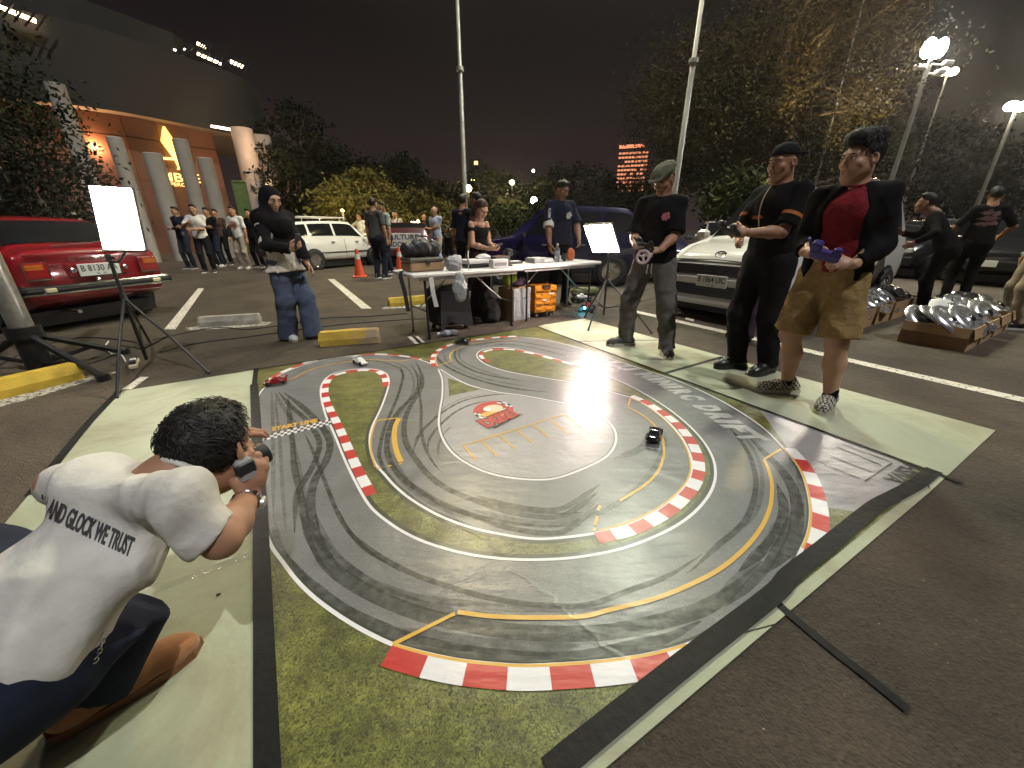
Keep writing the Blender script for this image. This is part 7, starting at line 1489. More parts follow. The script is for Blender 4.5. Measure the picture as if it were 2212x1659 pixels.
# ================================================================== under the tables
def under(x, y, tb=0): p = (n1 if tb == 0 else n2) + td * x + tn * y; return (p.x, p.y, 0)
t = thing('speaker_box', 'black draped speaker on castors under the left table', 'speaker', under(.60, .42), ta + .08); mb = MB(); mb.bbox((0, 0, .30), (.46, .32, .46), .04); mb.build('cabinet', M['fabric_bag'], t)
for x in (-.17, .17):
    for y in (-.11, .11): mb = MB(); mb.ell((x, y, .032), (.032, .022, .032)); mb.tube([(x, y, .03), (x, y, .09)], .012, 6); mb.build('castor', M['rubber'], t)
mb = MB(); mb.grid([[(-.20, -.165, .42), (0, -.168, .42), (.20, -.165, .42)], [(-.22, -.172, .20), (0, -.168, .24), (.22, -.172, .20)], [(-.235, -.185, .02), (-.1, -.17, .12), (.235, -.185, .02)]]); mb.build('drape', M['fabric_bag'], t, smooth='all', fix=False)
blobthing('backpack', 'black backpack on the ground between the two tables', 'bag', under(1.22, .45), ta, [('e', (0, 0, .20), (.17, .12, .26)), ('e', (0, -.10, .13), (.12, .06, .13))], .011, M['fabric_bag'], .012, 30)
t = blobthing('drawstring_bag', 'round lime green bag under the joint of the tables', 'bag', (*under(1.50, .38)[:2], .44), ta, [('e', (0, 0, .13), (.115, .07, .13))], .008, mat('lime_fabric', (.20, .27, .015), .7, var=.15, bump=.4), .006, 40)
def carton(label, loc, rz, w, d, h, flaps=True, m='card', name='cardboard_box', group=None, opened=True):
    t = thing(name, label, 'box', loc, rz, group); mb = MB(); th = .006
    for c, dd in (((0, -d / 2, h / 2), (w, th, h)), ((0, d / 2, h / 2), (w, th, h)), ((-w / 2, 0, h / 2), (th, d - th * 2.2, h)), ((w / 2, 0, h / 2), (th, d - th * 2.2, h))): mb.box(c, dd)
    mb.box((0, 0, .004), (w - .02, d - .02, .006)); mb.build('carton_walls', M[m], t)
    if opened:
        for i, (c, ax, L, wd, a) in enumerate((((0, -d / 2 - .004, h), 'X', w, .10, 2.95), ((0, d / 2 + .004, h), 'X', w, .12, -2.0), ((-w / 2 - .004, 0, h), 'Y', d, .11, -2.8), ((w / 2 + .004, 0, h), 'Y', d, .11, 2.85))):
            if flaps and i in flaps if isinstance(flaps, (tuple, list)) else flaps:
                mb = MB(); T = Matrix.Translation(c) @ Matrix.Rotation(a, 4, ax); mb.box((0, 0, wd / 2), (L - .01, .005, wd) if ax == 'X' else (.005, L - .01, wd), M=T); mb.build('flap', M[m], t)
    else: mb = MB(); mb.box((0, 0, h - .003), (w - .014, d - .014, .006)); mb.build('lid', M[m], t)
    return t
bx = carton('tall cardboard box wrapped in clear film under the second table', under(.10, .28, 1), ta + .12, .30, .30, .44, False, opened=False)
B = Blob(); B.cap((-.10, -.157, .10), (-.10, -.157, .38), .012, .012, .01, (0, 1, 0), 1); 
mb = MB(); rg = random.Random(4)
for i in range(9): mb.grid([[(-.155 + .31 * u / 6, -.1585 - rg.uniform(0, .012), .02 + .42 * (i + v) / 9) for u in range(7)] for v in (0, 1)])
mb.build('film_wrap', M['film'], bx, smooth='all', fix=False)
blobthing('jacket_bundle', 'dark jacket bundled on top of the wrapped box', 'jacket', (*under(.12, .30, 1)[:2], .441), ta, [('e', (0, 0, .05), (.14, .12, .07)), ('e', (.06, .02, .09), (.10, .09, .05))], .009, K['purple'], .014, 34)
blobthing('holdall', 'large dark holdall behind the orange crate', 'bag', under(.42, .62, 1), ta, [('c', (-.22, 0, .18), (.24, 0, .18), .18, .18), ('e', (.05, 0, .36), (.2, .12, .14))], .013, M['fabric_bag'], .014, 26)
# orange folding crate trolley
M['orange'] = mat('orange_plastic', (.62, .23, .015), .38, var=.05); t = thing('crate_trolley', 'orange folding crate on castors under the second table', 'crate', under(.55, .25, 1), ta - .14)
cw, chh, cz = .345, .37, .075
for k in range(4): mb = MB(); mb.bbox((0, 0, cz + chh * (k + .5) / 4), (cw + (.012 if k % 2 else 0), .28, chh / 4 - .004), .006); mb.build('crate_band', M['orange'], t)
for x, z, w_ in ((-.11, .86, .09), (.12, .86, .09), (-.12, .60, .08), (-.11, .36, .09), (.02, .36, .10), (.12, .60, .07), (-.11, .13, .09), (.05, .13, .10), (.13, .36, .06)):
    mb = MB(); mb.bbox((x, -.147, cz + chh * z), (w_, .012, .034), .005); mb.build('latch_tab', M['orange'], t); mb = MB(); mb.box((x, -.154, cz + chh * z - .019), (w_, .004, .004)); mb.build('latch_shade_strip', M['black'], t)  # black strip below each tab paints in the shade under it
mb = MB(); mb.tube([(-.06, -.15, cz + chh - .01), (-.045, -.165, cz + chh - .045), (.045, -.165, cz + chh - .045), (.06, -.15, cz + chh - .01)], .009, 8); mb.box((0, -.148, cz + chh - .005), (.13, .02, .02)); mb.build('handle', M['black'], t)
for x, z, m_, w_, h_ in ((.085, .70, M['paper'], .085, .022), (-.02, .46, M['paper'], .06, .022), (-.07, .70, M['black'], .018, .024), (.07, .47, M['black'], .016, .024), (.0, .44, M['tail_red'], .045, .010)): mb = MB(); mb.bbox((x, -.1505, cz + chh * z), (w_, .004, h_), .004); mb.build('sticker', m_, t)
for x in (-.12, .12):
    for y in (-.09, .09):
        mb = MB(); mb.lathe([(.034, -.013), (.034, .013)], 16, M=Matrix.Translation((x, y, .034)) @ Matrix.Rotation(R(90), 4, 'X')); c_ = mb.build('castor', M['rubber'], t, smooth=True); mb = MB(); mb.lathe([(.020, -.015), (.020, .015)], 12, M=Matrix.Translation((x, y, .034)) @ Matrix.Rotation(R(90), 4, 'X')); mb.build('hub', M['silver_paint'], c_); mb = MB(); mb.box((x, y, .072), (.04, .03, .02)); mb.build('fork', M['black'], t)
mb = MB(); mb.bbox((0, 0, .077), (.33, .26, .02), .006); mb.build('base', M['black'], t)
# radio cars and clutter right of the crate
def buggy(label, loc, rz, m, led=None):
    t = thing('toy_buggy', label, 'toy car', loc, rz); mb = MB(); mb.bbox((0, 0, .05), (.30, .09, .03), .01); mb.build('chassis', M['black'], t); B = Blob(); B.cap((-.08, 0, .085), (.11, 0, .075), .04, .028, .03); B.ell((.0, 0, .12), (.05, .03, .03)); link_mesh('body_shell', [B.mesh(.007)], m, t)
    for x in (-.11, .12):
        for y in (-.085, .085): mb = MB(); mb.lathe([(.03, -.026), (.045, -.02), (.045, .02), (.03, .026)], 14, M=Matrix.Translation((x, y, .045)) @ Matrix.Rotation(R(90), 4, 'X')); mb.build('wheel', M['rubber'], t, smooth=True)
    mb = MB(); mb.box((-.15, 0, .15), (.06, .16, .008)); mb.tube([(-.13, .03, .08), (-.15, .03, .15)], .006, 5); mb.tube([(-.13, -.03, .08), (-.15, -.03, .15)], .006, 5); mb.build('rear_wing', M['black'], t)
    if led: mb = MB(); mb.ell((.15, -.02, .075), (.017, .017, .017)); mb.build('led', emis('cyan_led', (.05, .75, 1.0), 26), t); light('POINT', (.19, -.05, .06), 1.3, (.1, .7, 1), t, shadow_soft_size=.02)
buggy('dark red toy buggy with a glowing cyan light right of the orange crate', at(1268, 672) + (0,), -1.9, M['red_paint'], True); buggy('white toy buggy further back beside the light stand', at(1255, 652) + (0,), .6, M['paper'])
blobthing('tool_bag', 'olive tool bag behind the toy buggies', 'bag', at(1262, 640) + (0,), .4, [('c', (-.2, 0, .09), (.2, 0, .09), .09, .08)], .010, mat('olive_bag', (.16, .16, .07), .8), .010, 30)
# ================================================================== toy cars on the track
def toycar(label, px, rz, m, s=1.0, extra_=None):
    t = thing('toy_car', label, 'toy car', (*at(*px), .0125), rz); st_ = [(-.052, .008, .017, .019, .018, .017, .015), (-.048, .006, .019, .022, .0205, .019, .016), (-.030, .005, .020, .024, .021, .020, .016), (-.016, .005, .020, .033, .021, .020, .014), (.004, .005, .020, .034, .021, .020, .014), (.022, .005, .019, .022, .021, .020, .016), (.046, .006, .015, .018, .0205, .019, .015), (.054, .008, .012, .014, .018, .017, .014)]
    st_ = [tuple(q * s for q in r_) for r_ in st_]
    b = Body(st_)
    b.sec = [[Vector((x, y * 1.0, z)) for (x, y, z) in ((a[0], a[4] - .003 * s, a[1]), (a[0], a[4], a[1] + .003 * s), (a[0], a[4], (a[1] + a[2]) / 2), (a[0], a[5], a[2]), (a[0], a[6], a[3] - .002 * s), (a[0], a[6] * .8, a[3]), (a[0], 0, a[3]))] for a in st_]
    b.shell(3, 2).build('body', m, t, smooth=True)
    for q, nm in (([(2.05, -1.4), (2.9, -1.3), (2.9, 1.3), (2.05, 1.4)], 'rear_window'), ([(4.05, -1.4), (4.9, -1.5), (4.9, 1.5), (4.05, 1.4)], 'windscreen')): b.panel(q, mid=True, n=5, off=.0006 * s).build(nm, M['glass_dark'], t, smooth='all')
    for sd in (1, -1): b.panel([(2.6, 3.1), (4.6, 3.1), (4.1, 3.9), (2.95, 3.9)], sd, off=.0006 * s, n=4).build('window', M['glass_dark'], t, smooth='all')
    for x in (-.032, .034):
        for y in (-.0195, .0195): mb = MB(); mb.lathe([(.006 * s, -.004 * s), (.0105 * s, -.0035 * s), (.0105 * s, .0035 * s), (.006 * s, .004 * s)], 14, M=Matrix.Translation((x * s, y * s, .0105 * s)) @ Matrix.Rotation(R(90), 4, 'X')); mb.build('wheel', M['rubber'], t, smooth=True)
    mb = MB(); mb.box((-.052 * s, 0, .032 * s), (.010 * s, .040 * s, .0015 * s)); mb.tube([(-.050 * s, .012 * s, .02 * s), (-.052 * s, .012 * s, .032 * s)], .001 * s, 4); mb.tube([(-.050 * s, -.012 * s, .02 * s), (-.052 * s, -.012 * s, .032 * s)], .001 * s, 4); mb.build('rear_wing', extra_ or m, t); return t
toycar('red toy drift car at the top left bend of the printed track', (597, 832), R(205), M['red_paint'], 1.62); toycar('silver white toy saloon drifting past the tip of the grass island', (779, 788), R(-40), M['paper'], 1.62); toycar('black toy car near the far edge of the printed track', (1000, 744), R(160), M['black_paint'], 1.62)
toycar('black toy drift car sliding sideways round the inner right bend', (1412, 948), R(62), M['black_paint'], 1.7)
bottle('crushed empty water bottle lying beyond the far edge of the mat', (*at(988, 724), .034), (R(88), .2, R(-62)), 1.15)
# ================================================================== cones
def cone(label, px, s=1.0):
    t = thing('traffic_cone', label, 'traffic cone', (*at(*px), 0), .3, 'orange traffic cones'); mo = M.get('cone') or M.setdefault('cone', mat('cone_orange', (.62, .075, .025), .45, var=.1)); mw = M.get('cone_w') or M.setdefault('cone_w', mat('cone_band', (.62, .60, .58), .4)); mb = MB(); mb.bbox((0, 0, .018), (.36, .36, .036), .014); mb.build('base', mo, t); mb = MB(); mb.lathe([(.135, .03), (.125, .06), (.035, .68), (.030, .70), (.018, .70)], 22); mb.build('cone_body', mo, t, smooth=True); mb = MB(); mb.lathe([(.0705, .45), (.0525, .57)], 22); mb.build('reflective_band', mw, t, smooth=True)
cone('left orange cone in front of the white estate car', (778, 598)); cone('right orange cone just behind the end of the table', (866, 589))
# ================================================================== cartons of hubcaps on the right
HG = 'cardboard boxes full of chrome hubcaps'
def hubcap(label, loc, rot, r=.185, style=0, dish=False):
    t = thing('hubcap', label, 'hubcap', loc, group='chrome hubcaps'); t.rotation_euler = rot; mb = MB(); mb.lathe([(.0, .035), (r * .18, .035), (r * .25, .022), (r * .40, .012), (r * .72, .030), (r * .86, .022), (r * .97, .0), (r, -.012), (r * .93, -.012)], 30); mb.build('disc', M['hubcap'] if not dish else M['white'], t, smooth=True)
    if style:
        mb = MB()
        for k in range(style): D = Matrix.Rotation(2 * math.pi * k / style, 4, 'Z'); mb.bbox((r * .56, 0, .026), (r * .34, r * .10, .014), .003, M=D)
        mb.build('spokes', M['hubcap'], t)
    mb = MB(); mb.lathe([(r * .16, .036), (r * .12, .05), (.0, .052)], 14); mb.build('centre_cap', M['black_metal'], t, smooth=True); return t
def hub_box(label, px, rz, w, d, h, hubs, off=(0, 0), flaps=(0, 3)):
    short_ = ' '.join(label.replace('cardboard ', '').split()[:4])
    x, y = at(*px); x += off[0]; y += off[1]; carton(label, (x, y, 0), rz, w, d, h, flaps, group=HG); ca, sa = math.cos(rz), math.sin(rz)
    rg_ = random.Random(label)
    for k_ in range(4): hubs = hubs + [(-.14 + .09 * k_ + rg_.uniform(-.02, .02), rg_.uniform(-.12, .14), .25 + rg_.uniform(-.02, .03), R(rg_.uniform(30, 55)), rg_.choice((8, 10, 12, 14)), 'plain chrome hubcap standing on edge among others in the ' + short_)]
    for i, (hx_, hy_, hz_, tilt, sty, lab) in enumerate(hubs): hubcap(lab, (x + hx_ * ca - hy_ * sa, y + hx_ * sa + hy_ * ca, hz_), (tilt * .8, 0, rz + R(90) + (i * 37 % 50 - 40) * .012), .215, sty, 'white' in lab)
# front row: boxes run away to the right
b1 = at(2022, 765); rowd = Vector((at(2212, 700)[0] - at(2075, 778)[0], at(2212, 700)[1] - at(2075, 778)[1])).normalized(); rz1 = math.atan2(rowd.y, rowd.x) - R(90)
hub_box('front cardboard box of hubcaps, nearest the khaki shorts man', (2020, 742), rz1, .52, .46, .24, [(-.08, .06, .20, R(62), 10, 'slotted chrome hubcap leaning in the front of the nearest box'), (.06, -.02, .20, R(60), 12, 'finned chrome hubcap beside the slotted one in the nearest box'), (.0, .16, .22, R(64), 0, 'plain domed hubcap at the back of the nearest box')])
for i, (lab, hubs) in enumerate((('second cardboard box of the front row with a big white dish', [(-.10, .0, .26, R(55), 0, 'big pale white dish hubcap rising above the second box'), (.08, .02, .21, R(62), 8, 'eight slot hubcap beside the white dish')]),
                                 ('third cardboard box of the front row full of spoked hubcaps', [(-.1, 0, .22, R(60), 10, 'spoked hubcap at the left of the third box'), (.02, .05, .23, R(58), 14, 'finned hubcap in the middle of the third box'), (.12, -.04, .21, R(66), 0, 'plain hubcap at the right of the third box')]),
                                 ('last cardboard box of the front row at the right edge', [(-.08, 0, .23, R(58), 12, 'finned hubcap at the left of the last front box'), (.06, .04, .24, R(55), 9, 'spoked hubcap at the right of the last front box')]))):
    hub_box(lab, (2020, 742), rz1, .52, .48, .24, hubs, tuple(rowd * (.58 * (i + 1))), flaps=(3,))
for i, (lab, hubs) in enumerate((('cardboard box behind the khaki shorts man with one spoked wheel', [(.02, .0, .20, R(62), 11, 'spoked hubcap showing beside the khaki shorts')]),
                                 ('back row cardboard box with a folded down flap', [(-.1, 0, .21, R(60), 10, 'slotted hubcap at the left of the flapped box'), (.08, 0, .22, R(58), 8, 'eight slot hubcap at the right of the flapped box')]),
                                 ('back row cardboard box with one wide tilted hubcap', [(-.05, .0, .23, R(55), 6, 'wide tilted hubcap on the far end of the back row')]),
                                 ('last cardboard box of the back row', [(.0, .0, .22, R(60), 10, 'spoked hubcap in the last box of the back row')]))):
    hub_box(lab, (1812, 700), rz1, .52, .48, .24, hubs, tuple(rowd * (.58 * i)), flaps=(0,))
# ================================================================== cables, plugs
def cable(label, px, r=.006, m='rubber', z=.006, name='cable', cat='cable'):
    P = cr([Vector((*at(x, y), z)) for x, y in px], 8); mb = MB(); mb.tube(P, r, 6); tag(mb.build(name, M[m], origin=tuple(P[0]), smooth=True), label, cat, 'cables lying on the tarmac')
cable('black cable running from the left stand past the grey wheel stop', [(330, 735), (390, 722), (470, 708), (540, 712), (640, 698), (700, 688), (800, 684), (880, 678)])
cable('second black cable closer to the mat by the yellow wheel stop', [(345, 762), (430, 742), (540, 728), (640, 714), (760, 700), (900, 690), (1000, 688)])
cable('black cable coiled below the steel mast base', [(0, 790), (60, 762), (130, 770), (190, 752), (240, 768), (170, 790), (90, 780)], .008)
cable('black cable trailing from the mast base to the plug strip', [(110, 742), (180, 730), (260, 735), (300, 745), (240, 760), (200, 775)], .007)
cable('pale cable looping into the plug strip', [(235, 738), (228, 750), (240, 765), (262, 768), (272, 782)], .006, 'white')
cable('black cable lying behind the right light stand', [(1330, 660), (1400, 648), (1440, 632), (1420, 620), (1360, 640)], .006)
cable('black cable along the back of the table legs', [(930, 690), (1010, 694), (1090, 686), (1180, 684)], .005)
px_, py_ = at(292, 790); t = thing('plug_strip', 'white and black plug strip with adapters beside the left light stand', 'power strip', (px_, py_, 0), -.9); mb = MB(); mb.bbox((0, 0, .02), (.26, .06, .035), .006); mb.build('strip', M['cream_lens'], t)
for x in (-.08, .0, .07): mb = MB(); mb.bbox((x, 0, .052), (.05, .045, .035), .006); mb.build('adapter', M['black'] if x else M['white'], t)
# ================================================================== things people hold and wear
k1 = 'woman in black hijab'; w = WP(k1, PJ(k1)['j']['wrR']); T = frame(w + Vector((.085, -.005, .075)), (.25, -.05, .97), (.9, -.3, -.3)); mb = MB(); mb.bbox((0, 0, 0), (.155, .075, .009), .004, M=T); t = tag(mb.build('phone', M['black'], origin=tuple(w)), 'smartphone held up in the hijab woman right hand', 'phone')
def phone_at(key, lab, up_=.03): a = WP(key, PJ(key)['j']['wrR']); b = WP(key, PJ(key)['j']['wrL']); d = PJ(key); f = WP(key, d['j']['wrR'] + np.array([0, 1, 0])) - a; c = (a + b) / 2 + f * .10 + Vector((0, 0, up_)); return c, f, (a - b).normalized()
c, f, s_ = phone_at('girl in black off', 'x'); mb = MB(); mb.bbox((0, 0, 0), (.14, .072, .009), .004, M=frame(c, f * .6 + Vector((0, 0, .5)), Vector((0, 0, 1)) - f * .5)); t = tag(mb.build('phone', M['black'], origin=tuple(c)), 'smartphone held by the girl behind the table', 'phone'); mb = MB(); mb.box((0, 0, .0055), (.125, .062, .001), M=frame((0, 0, 0), f * .6 + Vector((0, 0, .5)), Vector((0, 0, 1)) - f * .5)); mb.build('screen', emis('phone_screen', (.8, .85, 1), 1.2), t)
def controller(key, lab, m, up_=.02, fwd=.09, s=1.0, wheelm=None, drop=None):
    c, f, s_ = phone_at(key, lab, up_); c = c + f * (fwd - .10); t = thing('radio_controller', lab, 'controller', c); T = frame((0, 0, 0), s_, Vector((0, 0, 1)) * .8 - f * .5)
    mb = MB(); mb.bbox((0, 0, 0), (.15 * s, .085 * s, .035 * s), .012, M=T); mb.build('case', m, t); mb = MB(); mb.bbox((.05 * s, .06 * s, .01), (.05 * s, .07 * s, .04 * s), .01, M=T); mb.bbox((-.05 * s, .05 * s, .01), (.04 * s, .05 * s, .03 * s), .01, M=T); mb.build('grip', m, t); mb = MB(); mb.bbox((0, .01, .0185 * s), (.06 * s, .04 * s, .006), .002, M=T); mb.build('screen', M['glass_dark'], t); mb = MB(); mb.tube([T @ Vector((.07 * s, .03 * s, .0)), T @ Vector((.10 * s, .10 * s, .02))], .008, 8); mb.build('antenna', m, t)
    return t, T, c
t, T, c = controller('man in flat cap', 'black radio controller with a pale steering wheel held by the flat cap man', M['black'], .015, .10, 1.0)
mb = MB(); Tw = frame(Vector((-.03, -.06, -.085)), (.8, -.35, .2), (-.45, -.85, .25)); mb.tube([Tw @ Vector((.052 * math.cos(a * .3142), .052 * math.sin(a * .3142), 0)) for a in range(21)], .012, 8)
for a in (.5, 2.6, 4.7): mb.tube([Tw @ Vector((0, 0, 0)), Tw @ Vector((.05 * math.cos(a), .05 * math.sin(a), 0))], .010, 6)
mb.tube([Tw @ Vector((0, 0, 0)), Vector((0, 0, -.01))], .011, 6); mb.build('steering_wheel', M['pinkplastic'], t, smooth=True); mb = MB(); mb.bbox((.03, -.05, -.07), (.04, .035, .035), .006); mb.build('drive_knob', M['pinkplastic'], t)
controller('man in backwards', 'small black controller held by the man in the backwards cap', M['black'], .0, .09, 1.0); controller('man in red shirt', 'purple and black controller held by the man in the red shirt', M['purple_ctl'], .02, .10, 1.05)
# prints and trims laid on the clothes: points thrown on to the cloth along a direction
from mathutils.bvhtree import BVHTree
def garment_of(key, nm):
    r = PJ(key)['root']; return next(ch for ch in r.children if ch.name.split('.')[0] == nm)
def printed(key, nm, name, polys, m, o, x, y, d, off=.003, kind='geo', reach=.6):
    g = garment_of(key, nm); me = g.data; bv = BVHTree.FromPolygons([v.co for v in me.vertices], [p_.vertices[:] for p_ in me.polygons]); vs, fs = polys; out = []; nr_ = 0
    o, x, y, d = Vector(o), Vector(x).normalized(), Vector(y).normalized(), Vector(d).normalized()
    bm = bmesh.new(); vv = [bm.verts.new(v) for v in vs]
    for f in fs:
        try: bm.faces.new([vv[i] for i in f])
        except Exception: pass
    for it in range(3):
        L_ = [e for e in bm.edges if e.calc_length() > .018]
        if L_: bmesh.ops.subdivide_edges(bm, edges=L_, cuts=1)
    bmesh.ops.triangulate(bm, faces=bm.faces); bm.verts.index_update(); ok = {}
    for v in bm.verts:
        p_ = o + x * v.co.x + y * v.co.y; h = bv.ray_cast(p_ - d * reach * .5, d, reach)
        if h[0] is not None: ok[v.index] = h[0] - d * off
    mb = MB(); ids = list(ok); mp = {a: i for i, a in enumerate(ids)}
    mb.add([tuple(ok[a]) for a in ids], [tuple(mp[v.index] for v in f.verts) for f in bm.faces if all(v.index in ok for v in f.verts)])
    ob = mb.build(name, m, PJ(key)['root'], fix=False); return ob
def textpoly(s_, w_, h_, bold=.02, shear=0): 
    vs, fs = text_geo(s_, 1.0, bold=bold); xs = [v[0] for v in vs]; ys = [v[1] for v in vs]; cx_, cy_ = (max(xs) + min(xs)) / 2, (max(ys) + min(ys)) / 2
    return [(((v[0] - cx_) / (max(xs) - min(xs)) + shear * (v[1] - cy_)) * w_, (v[1] - cy_) / (max(ys) - min(ys)) * h_, 0) for v in vs], fs
def splat(rx_, ry_, seed, n=22, j=.25): rg = random.Random(seed); return [(0, 0, 0)] + [(rx_ * math.cos(2 * math.pi * i / n) * (1 + rg.uniform(-j, j)), ry_ * math.sin(2 * math.pi * i / n) * (1 + rg.uniform(-j, j)), 0) for i in range(n)], [(0, i + 1, (i + 1) % n + 1) for i in range(n)]
kc = 'crouching photographer'; P_ = PJ(kc); j = P_['j']; lo3 = Vector((lo_[0], lo_[1], 0)); loc_ = lambda v: Vector(v) - lo3
gm = garment_of(kc, 'shirt').data; bvs = BVHTree.FromPolygons([v.co for v in gm.vertices], [q.vertices[:] for q in gm.polygons])
def hit(x, y): o_ = loc_((0, 0, EYE)); d_ = (dep(x, y, 1.0) - Vector((0, 0, EYE))).normalized(); r_ = bvs.ray_cast(o_, d_); return r_[0] if r_[0] is not None else loc_(dep(x, y, .85))
a, b = hit(78, 1084), hit(285, 1182); mid = (a + b) / 2; xx = (b - a).normalized(); vd = (mid + lo3 - Vector((0, 0, EYE))).normalized(); yy = -(vd.cross(xx)).normalized(); yy = yy if yy.z > 0 else -yy
printed(kc, 'shirt', 'back_print', textpoly('YO AND GLOCK WE TRUST', (b - a).length * 1.0, .034, .03, -.12), mat('print_ink', (.05, .05, .05), .8, var=.4, vscale=80), mid, xx, yy, vd, reach=1.2)
kf = 'man in flat cap'; P_ = PJ(kf); f = Vector(P_['fw']); printed(kf, 'shirt', 'chest_print', splat(.036, .034, 2), mat('pink_print', (.42, .13, .15), .8, var=.4, vscale=60), Vector(P_['j']['chest']) + Vector(P_['acr']) * -.075 + Vector((0, 0, .02)) + f * .1, P_['acr'], (0, 0, 1), -f)
for sx_ in (-.018, .018): 
    wv = Vector(P_['j']['waist']) + Vector((0, 0, -.17)) + Vector(P_['acr']) * (sx_ + .01) + f * .135; mb = MB(); mb.tube([wv, wv + Vector((0, 0, -.05)) + f * .012, wv + Vector((sx_ * .2, 0, -.105)) + f * .006], .005, 6); mb.build('drawstring', M['white'], P_['root'])
kb = 'man in backwards'; P_ = PJ(kb); f = Vector(P_['fw']); j = P_['j']; m_or = mat('orange_trim', (.42, .12, .03), .7)
for s in 'LR':
    u_ = Vector(j['el' + s] - j['sh' + s]).normalized(); c_ = Vector(j['sh' + s]) + u_ * .17; T = frame(c_, u_.orthogonal(), u_); mb = MB(); mb.lathe([(.0735, -.012), (.0745, .012)], 20, M=T); mb.build('sleeve_stripe', m_or, P_['root'], smooth=True)
printed(kb, 'shirt', 'chest_badge', splat(.05, .014, 4, j=.4), m_or, Vector(j['chest']) + Vector(P_['acr']) * .06 + f * .1 + Vector((0, 0, -.02)), P_['acr'], (0, 0, 1), -f); printed(kb, 'shirt', 'collar_trim', ([(-.006, -.14, 0), (.006, -.14, 0), (.006, .14, 0), (-.006, .14, 0)], [(0, 1, 2, 3)]), K['beige'], Vector(j['chest']) + Vector(P_['acr']) * .035 + f * .1 + Vector((0, 0, .05)), Vector(P_['acr']) * .95 + Vector((0, 0, .25)), (0, 0, 1), -f, off=.005)
kj = 'man in black jersey'; P_ = PJ(kj); f = Vector(P_['fw']); j = P_['j']; u_ = Vector(j['elR'] - j['shR']); c_ = Vector(j['shR']) + u_ * .88; T = frame(c_, u_.orthogonal(), u_); mb = MB(); mb.lathe([(.079, -.05), (.083, .0), (.081, .05)], 20, M=T); mb.build('white_cuff', K['white'], P_['root'], smooth=True)
printed(kj, 'jersey', 'sleeve_print', textpoly('ARISTA', .15, .04, .03), K['white'], Vector(j['shR']) + u_ * .35 + f * .02, -u_, Vector(P_['acr']), -f + Vector(P_['acr']) * -.4); printed(kj, 'jersey', 'chest_crest', splat(.045, .055, 7, j=.4), K['white'], Vector(j['chest']) + Vector(P_['acr']) * -.08 + f * .1, P_['acr'], (0, 0, 1), -f)
kw_ = 'white printed tee and pale'; P_ = PJ(kw_); f = Vector(P_['fw']); j = P_['j']; printed(kw_, 'shirt', 'chest_print', splat(.09, .10, 3, j=.4), mat('faded_red_print', (.42, .16, .15), .8, var=.4, vscale=40), Vector(j['chest']) + f * .1 - Vector((0, 0, .04)), P_['acr'], (0, 0, 1), -f); bp_ = WP(kw_, j['hipR'] + np.array([.16, .12, .12])); mb = MB(); mb.bbox((0, 0, 0), (.10, .26, .22), .03); t = tag(mb.build('shoulder_bag', M['fabric_bag'], loc=tuple(bp_), rot=(0, 0, R(86))), 'black shoulder bag on the white tee onlooker', 'bag')
kp = 'black printed shirt'; P_ = PJ(kp); f = Vector(P_['fw']); j = P_['j']
for i, (dx, dz, rx_, ry_) in enumerate(((-.05, .08, .08, .03), (.06, .07, .05, .045), (0, 0, .11, .03), (-.03, -.08, .10, .035), (.07, -.07, .05, .03))): printed(kp, 'shirt', 'back_print', splat(rx_, ry_, 20 + i, j=.45), mat('dull_pink_print', (.20, .10, .09), .7, var=.4, vscale=50), Vector(j['chest']) + Vector(P_['acr']) * dx + Vector((0, 0, dz)) - f * .12, P_['acr'], (0, 0, 1), f)
kk_ = 'cream shirt with a black backpack'; P_ = PJ(kk_); j = P_['j']; f = Vector(P_['fw']); bk = WP(kk_, j['chest'] - P_['fw'] * .20 + np.array([0, 0, -.05])); t = thing('backpack', 'black backpack worn by the man in the cream shirt', 'bag', bk, P_['root'].rotation_euler.z); mb = MB(); mb.bbox((0, 0, 0), (.30, .16, .42), .06); mb.build('pack', M['fabric_bag'], t)
for s in (-1, 1): mb = MB(); mb.tube([(s * .10, .08, .22), (s * .11, .20, .27), (s * .11, .34, .18), (s * .12, .34, .02), (s * .14, .2, -.12)], .016, 6); mb.build('shoulder_strap', M['black'], t)
# the photographer's camera, watch, belt and chain
hwr = Vector(sh['wrR']); cpos = dep(508, 1006, 1.06); t = thing('camera', 'small silver camera held at the photographer eye', 'camera', cpos); vdir = Vector((.45, .86, -.25)); T = frame((0, 0, 0), Vector((.86, -.45, .08)), (0, 0, 1)); mb = MB(); mb.bbox((0, 0, 0), (.125, .045, .068), .008, M=T); mb.build('camera_body', M['silver_paint'], t); mb = MB(); mb.bbox((0, 0, .005), (.127, .047, .034), .004, M=T); mb.build('leather_band', M['black'], t); mb = MB(); mb.lathe([(.030, .0), (.032, .02), (.030, .06), (.026, .062)], 18, M=T @ Matrix.Translation((.01, .02, 0)) @ Matrix.Rotation(R(-90), 4, 'X')); mb.build('lens', M['black'], t, smooth=True); mb = MB(); mb.bbox((0, -.02, .044), (.05, .05, .022), .006, M=T); mb.build('viewfinder', M['black'], t)
fa = (Vector(sh['wrR']) - Vector(sh['elR'])); wc = Vector(sh['wrR']) - fa.normalized() * .02; T = frame(wc, fa.normalized().orthogonal(), fa); mb = MB()
t = thing('wristwatch', 'bright steel watch on the photographer wrist', 'watch', wc); T0 = frame((0, 0, 0), fa.normalized().orthogonal(), fa)
for k in range(12): D = T0 @ Matrix.Rotation(2 * math.pi * k / 12, 4, 'Z'); mb.bbox((.0335, 0, 0), (.007, .016, .017), .003, M=D)
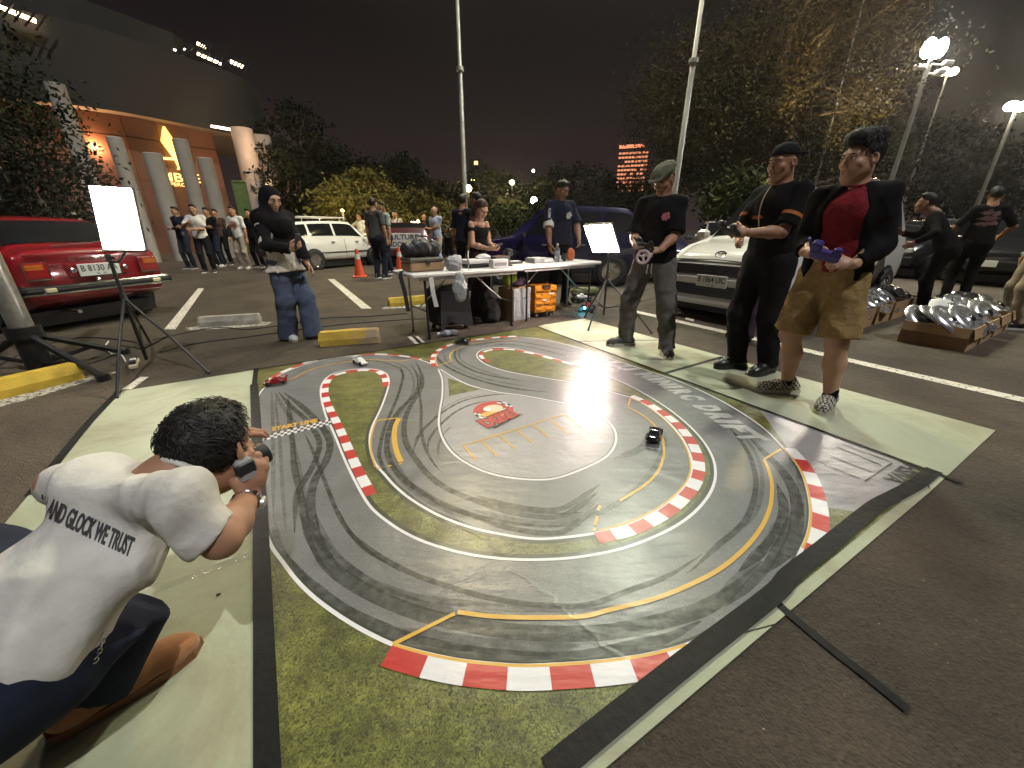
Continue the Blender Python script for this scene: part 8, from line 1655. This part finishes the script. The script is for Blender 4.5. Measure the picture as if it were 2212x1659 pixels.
mb.build('bracelet', M['chrome'], t); mb = MB(); mb.lathe([(.018, 0), (.018, .008), (.015, .010)], 18, M=T0 @ Matrix.Rotation(R(60), 4, 'Z') @ Matrix.Translation((.035, 0, 0)) @ Matrix.Rotation(R(90), 4, 'Y')); mb.build('watch_case', M['steel'], t, smooth=True)
ch = [dep(208, 1325, .82), dep(222, 1375, .80), dep(205, 1430, .79), dep(180, 1450, .79)]; mb = MB(); P = resample([Vector(q) for q in cr([Vector(c_) for c_ in ch], 10)], .009)
for i, q in enumerate(P[:-1]): d_ = (P[i + 1] - q).normalized(); Tq = frame(q, d_, d_.orthogonal()) @ Matrix.Rotation(R(90) * (i % 2), 4, 'X'); mb.tube([Tq @ Vector((.006 * math.cos(a * 1.0472), .0035 * math.sin(a * 1.0472), 0)) for a in range(7)], .0012, 4, caps=False)
tag(mb.build('wallet_chain', M['chrome'], origin=tuple(P[0])), 'steel wallet chain hanging from the photographer belt', 'chain')
# banner behind the cones
p = Vector((*bas(884, 540, 13.2), 0)); z0, z1 = .62, 1.06; t = thing('sign_board', 'white banner reading culture Indonesia behind the right cone', 'banner', p, .12); w_ = 1.15; mb = MB(); mb.bbox((-.18, 0, (z0 + z1) / 2), (w_, .02, z1 - z0), .004); mb.build('board', M['paper'], t)
for s_, zz in (('CULTURE', .95), ('INDONESIA', .74)):
    vs, fs = textpoly(s_, .98, .15, .02); mb = MB(); mb.add(vs, fs, 0, Matrix.Translation((-.18, -.013, zz)) @ Matrix.Rotation(R(90), 4, 'X')); mb.build('lettering', M['black'], t, fix=False)
for x in (-.6, .25): mb = MB(); mb.tube([(x, .02, 0), (x, .02, z1)], .015, 6); mb.build('post', M['black_metal'], t)
# litter on the board and the tarmac
for x, y, lab in ((473, 1287, 'small black chip of plastic on the left board'), (1330, 1180, 'x')):
    if lab == 'x': continue
    mb = MB(); mb.bbox((0, 0, .003), (.012, .005, .005), .001); tag(mb.build('plastic_chip', M['black'], loc=(*at(x, y), .0046), rot=(0, 0, .5)), lab, 'litter')
rg = np.random.default_rng(3); mb = MB()
for i in range(150):
    x, y = rg.uniform(.2, 3.4), rg.uniform(.35, 2.3)
    if (x - C_.x) * EY.x + (y - C_.y) * EY.y < .02 and (x - R2[0]) * EX.x + (y - R2[1]) * EX.y < .05: continue
    if y > 1.67 + (x - 2.19) * .576 - .16 and x < 3.1: continue
    s_ = rg.uniform(.001, .0045) * rg.uniform(.5, 1); mb.ell((x, y, s_ * .5), (s_, s_ * .8, s_ * .7), 5, 4)
tag(mb.build('gravel', M['grey_conc'], smooth='all', fix=False), kind='stuff')
# ================================================================== humid night air
hz = MB(); hz.box((0, 170, 44), (560, 580, 92)); HM = bpy.data.materials.new('haze_air'); HM.use_nodes = True; t = HM.node_tree; t.nodes.clear()
_v = t.nodes.new('ShaderNodeVolumePrincipled'); _v.inputs['Color'].default_value = (.93, .92, .90, 1); _v.inputs['Density'].default_value = .0007; _v.inputs['Anisotropy'].default_value = .82
_q = t.nodes.new('ShaderNodeOutputMaterial'); t.links.new(_v.outputs[0], _q.inputs['Volume'])
tag(hz.build('haze', HM), kind='stuff')
C.volume_bounces = 0
l=bpy.data.lights.new('t','SUN'); l.energy=2; lo=bpy.data.objects.new('t',l); COL.objects.link(lo); lo.rotation_euler=(.4,.3,0)
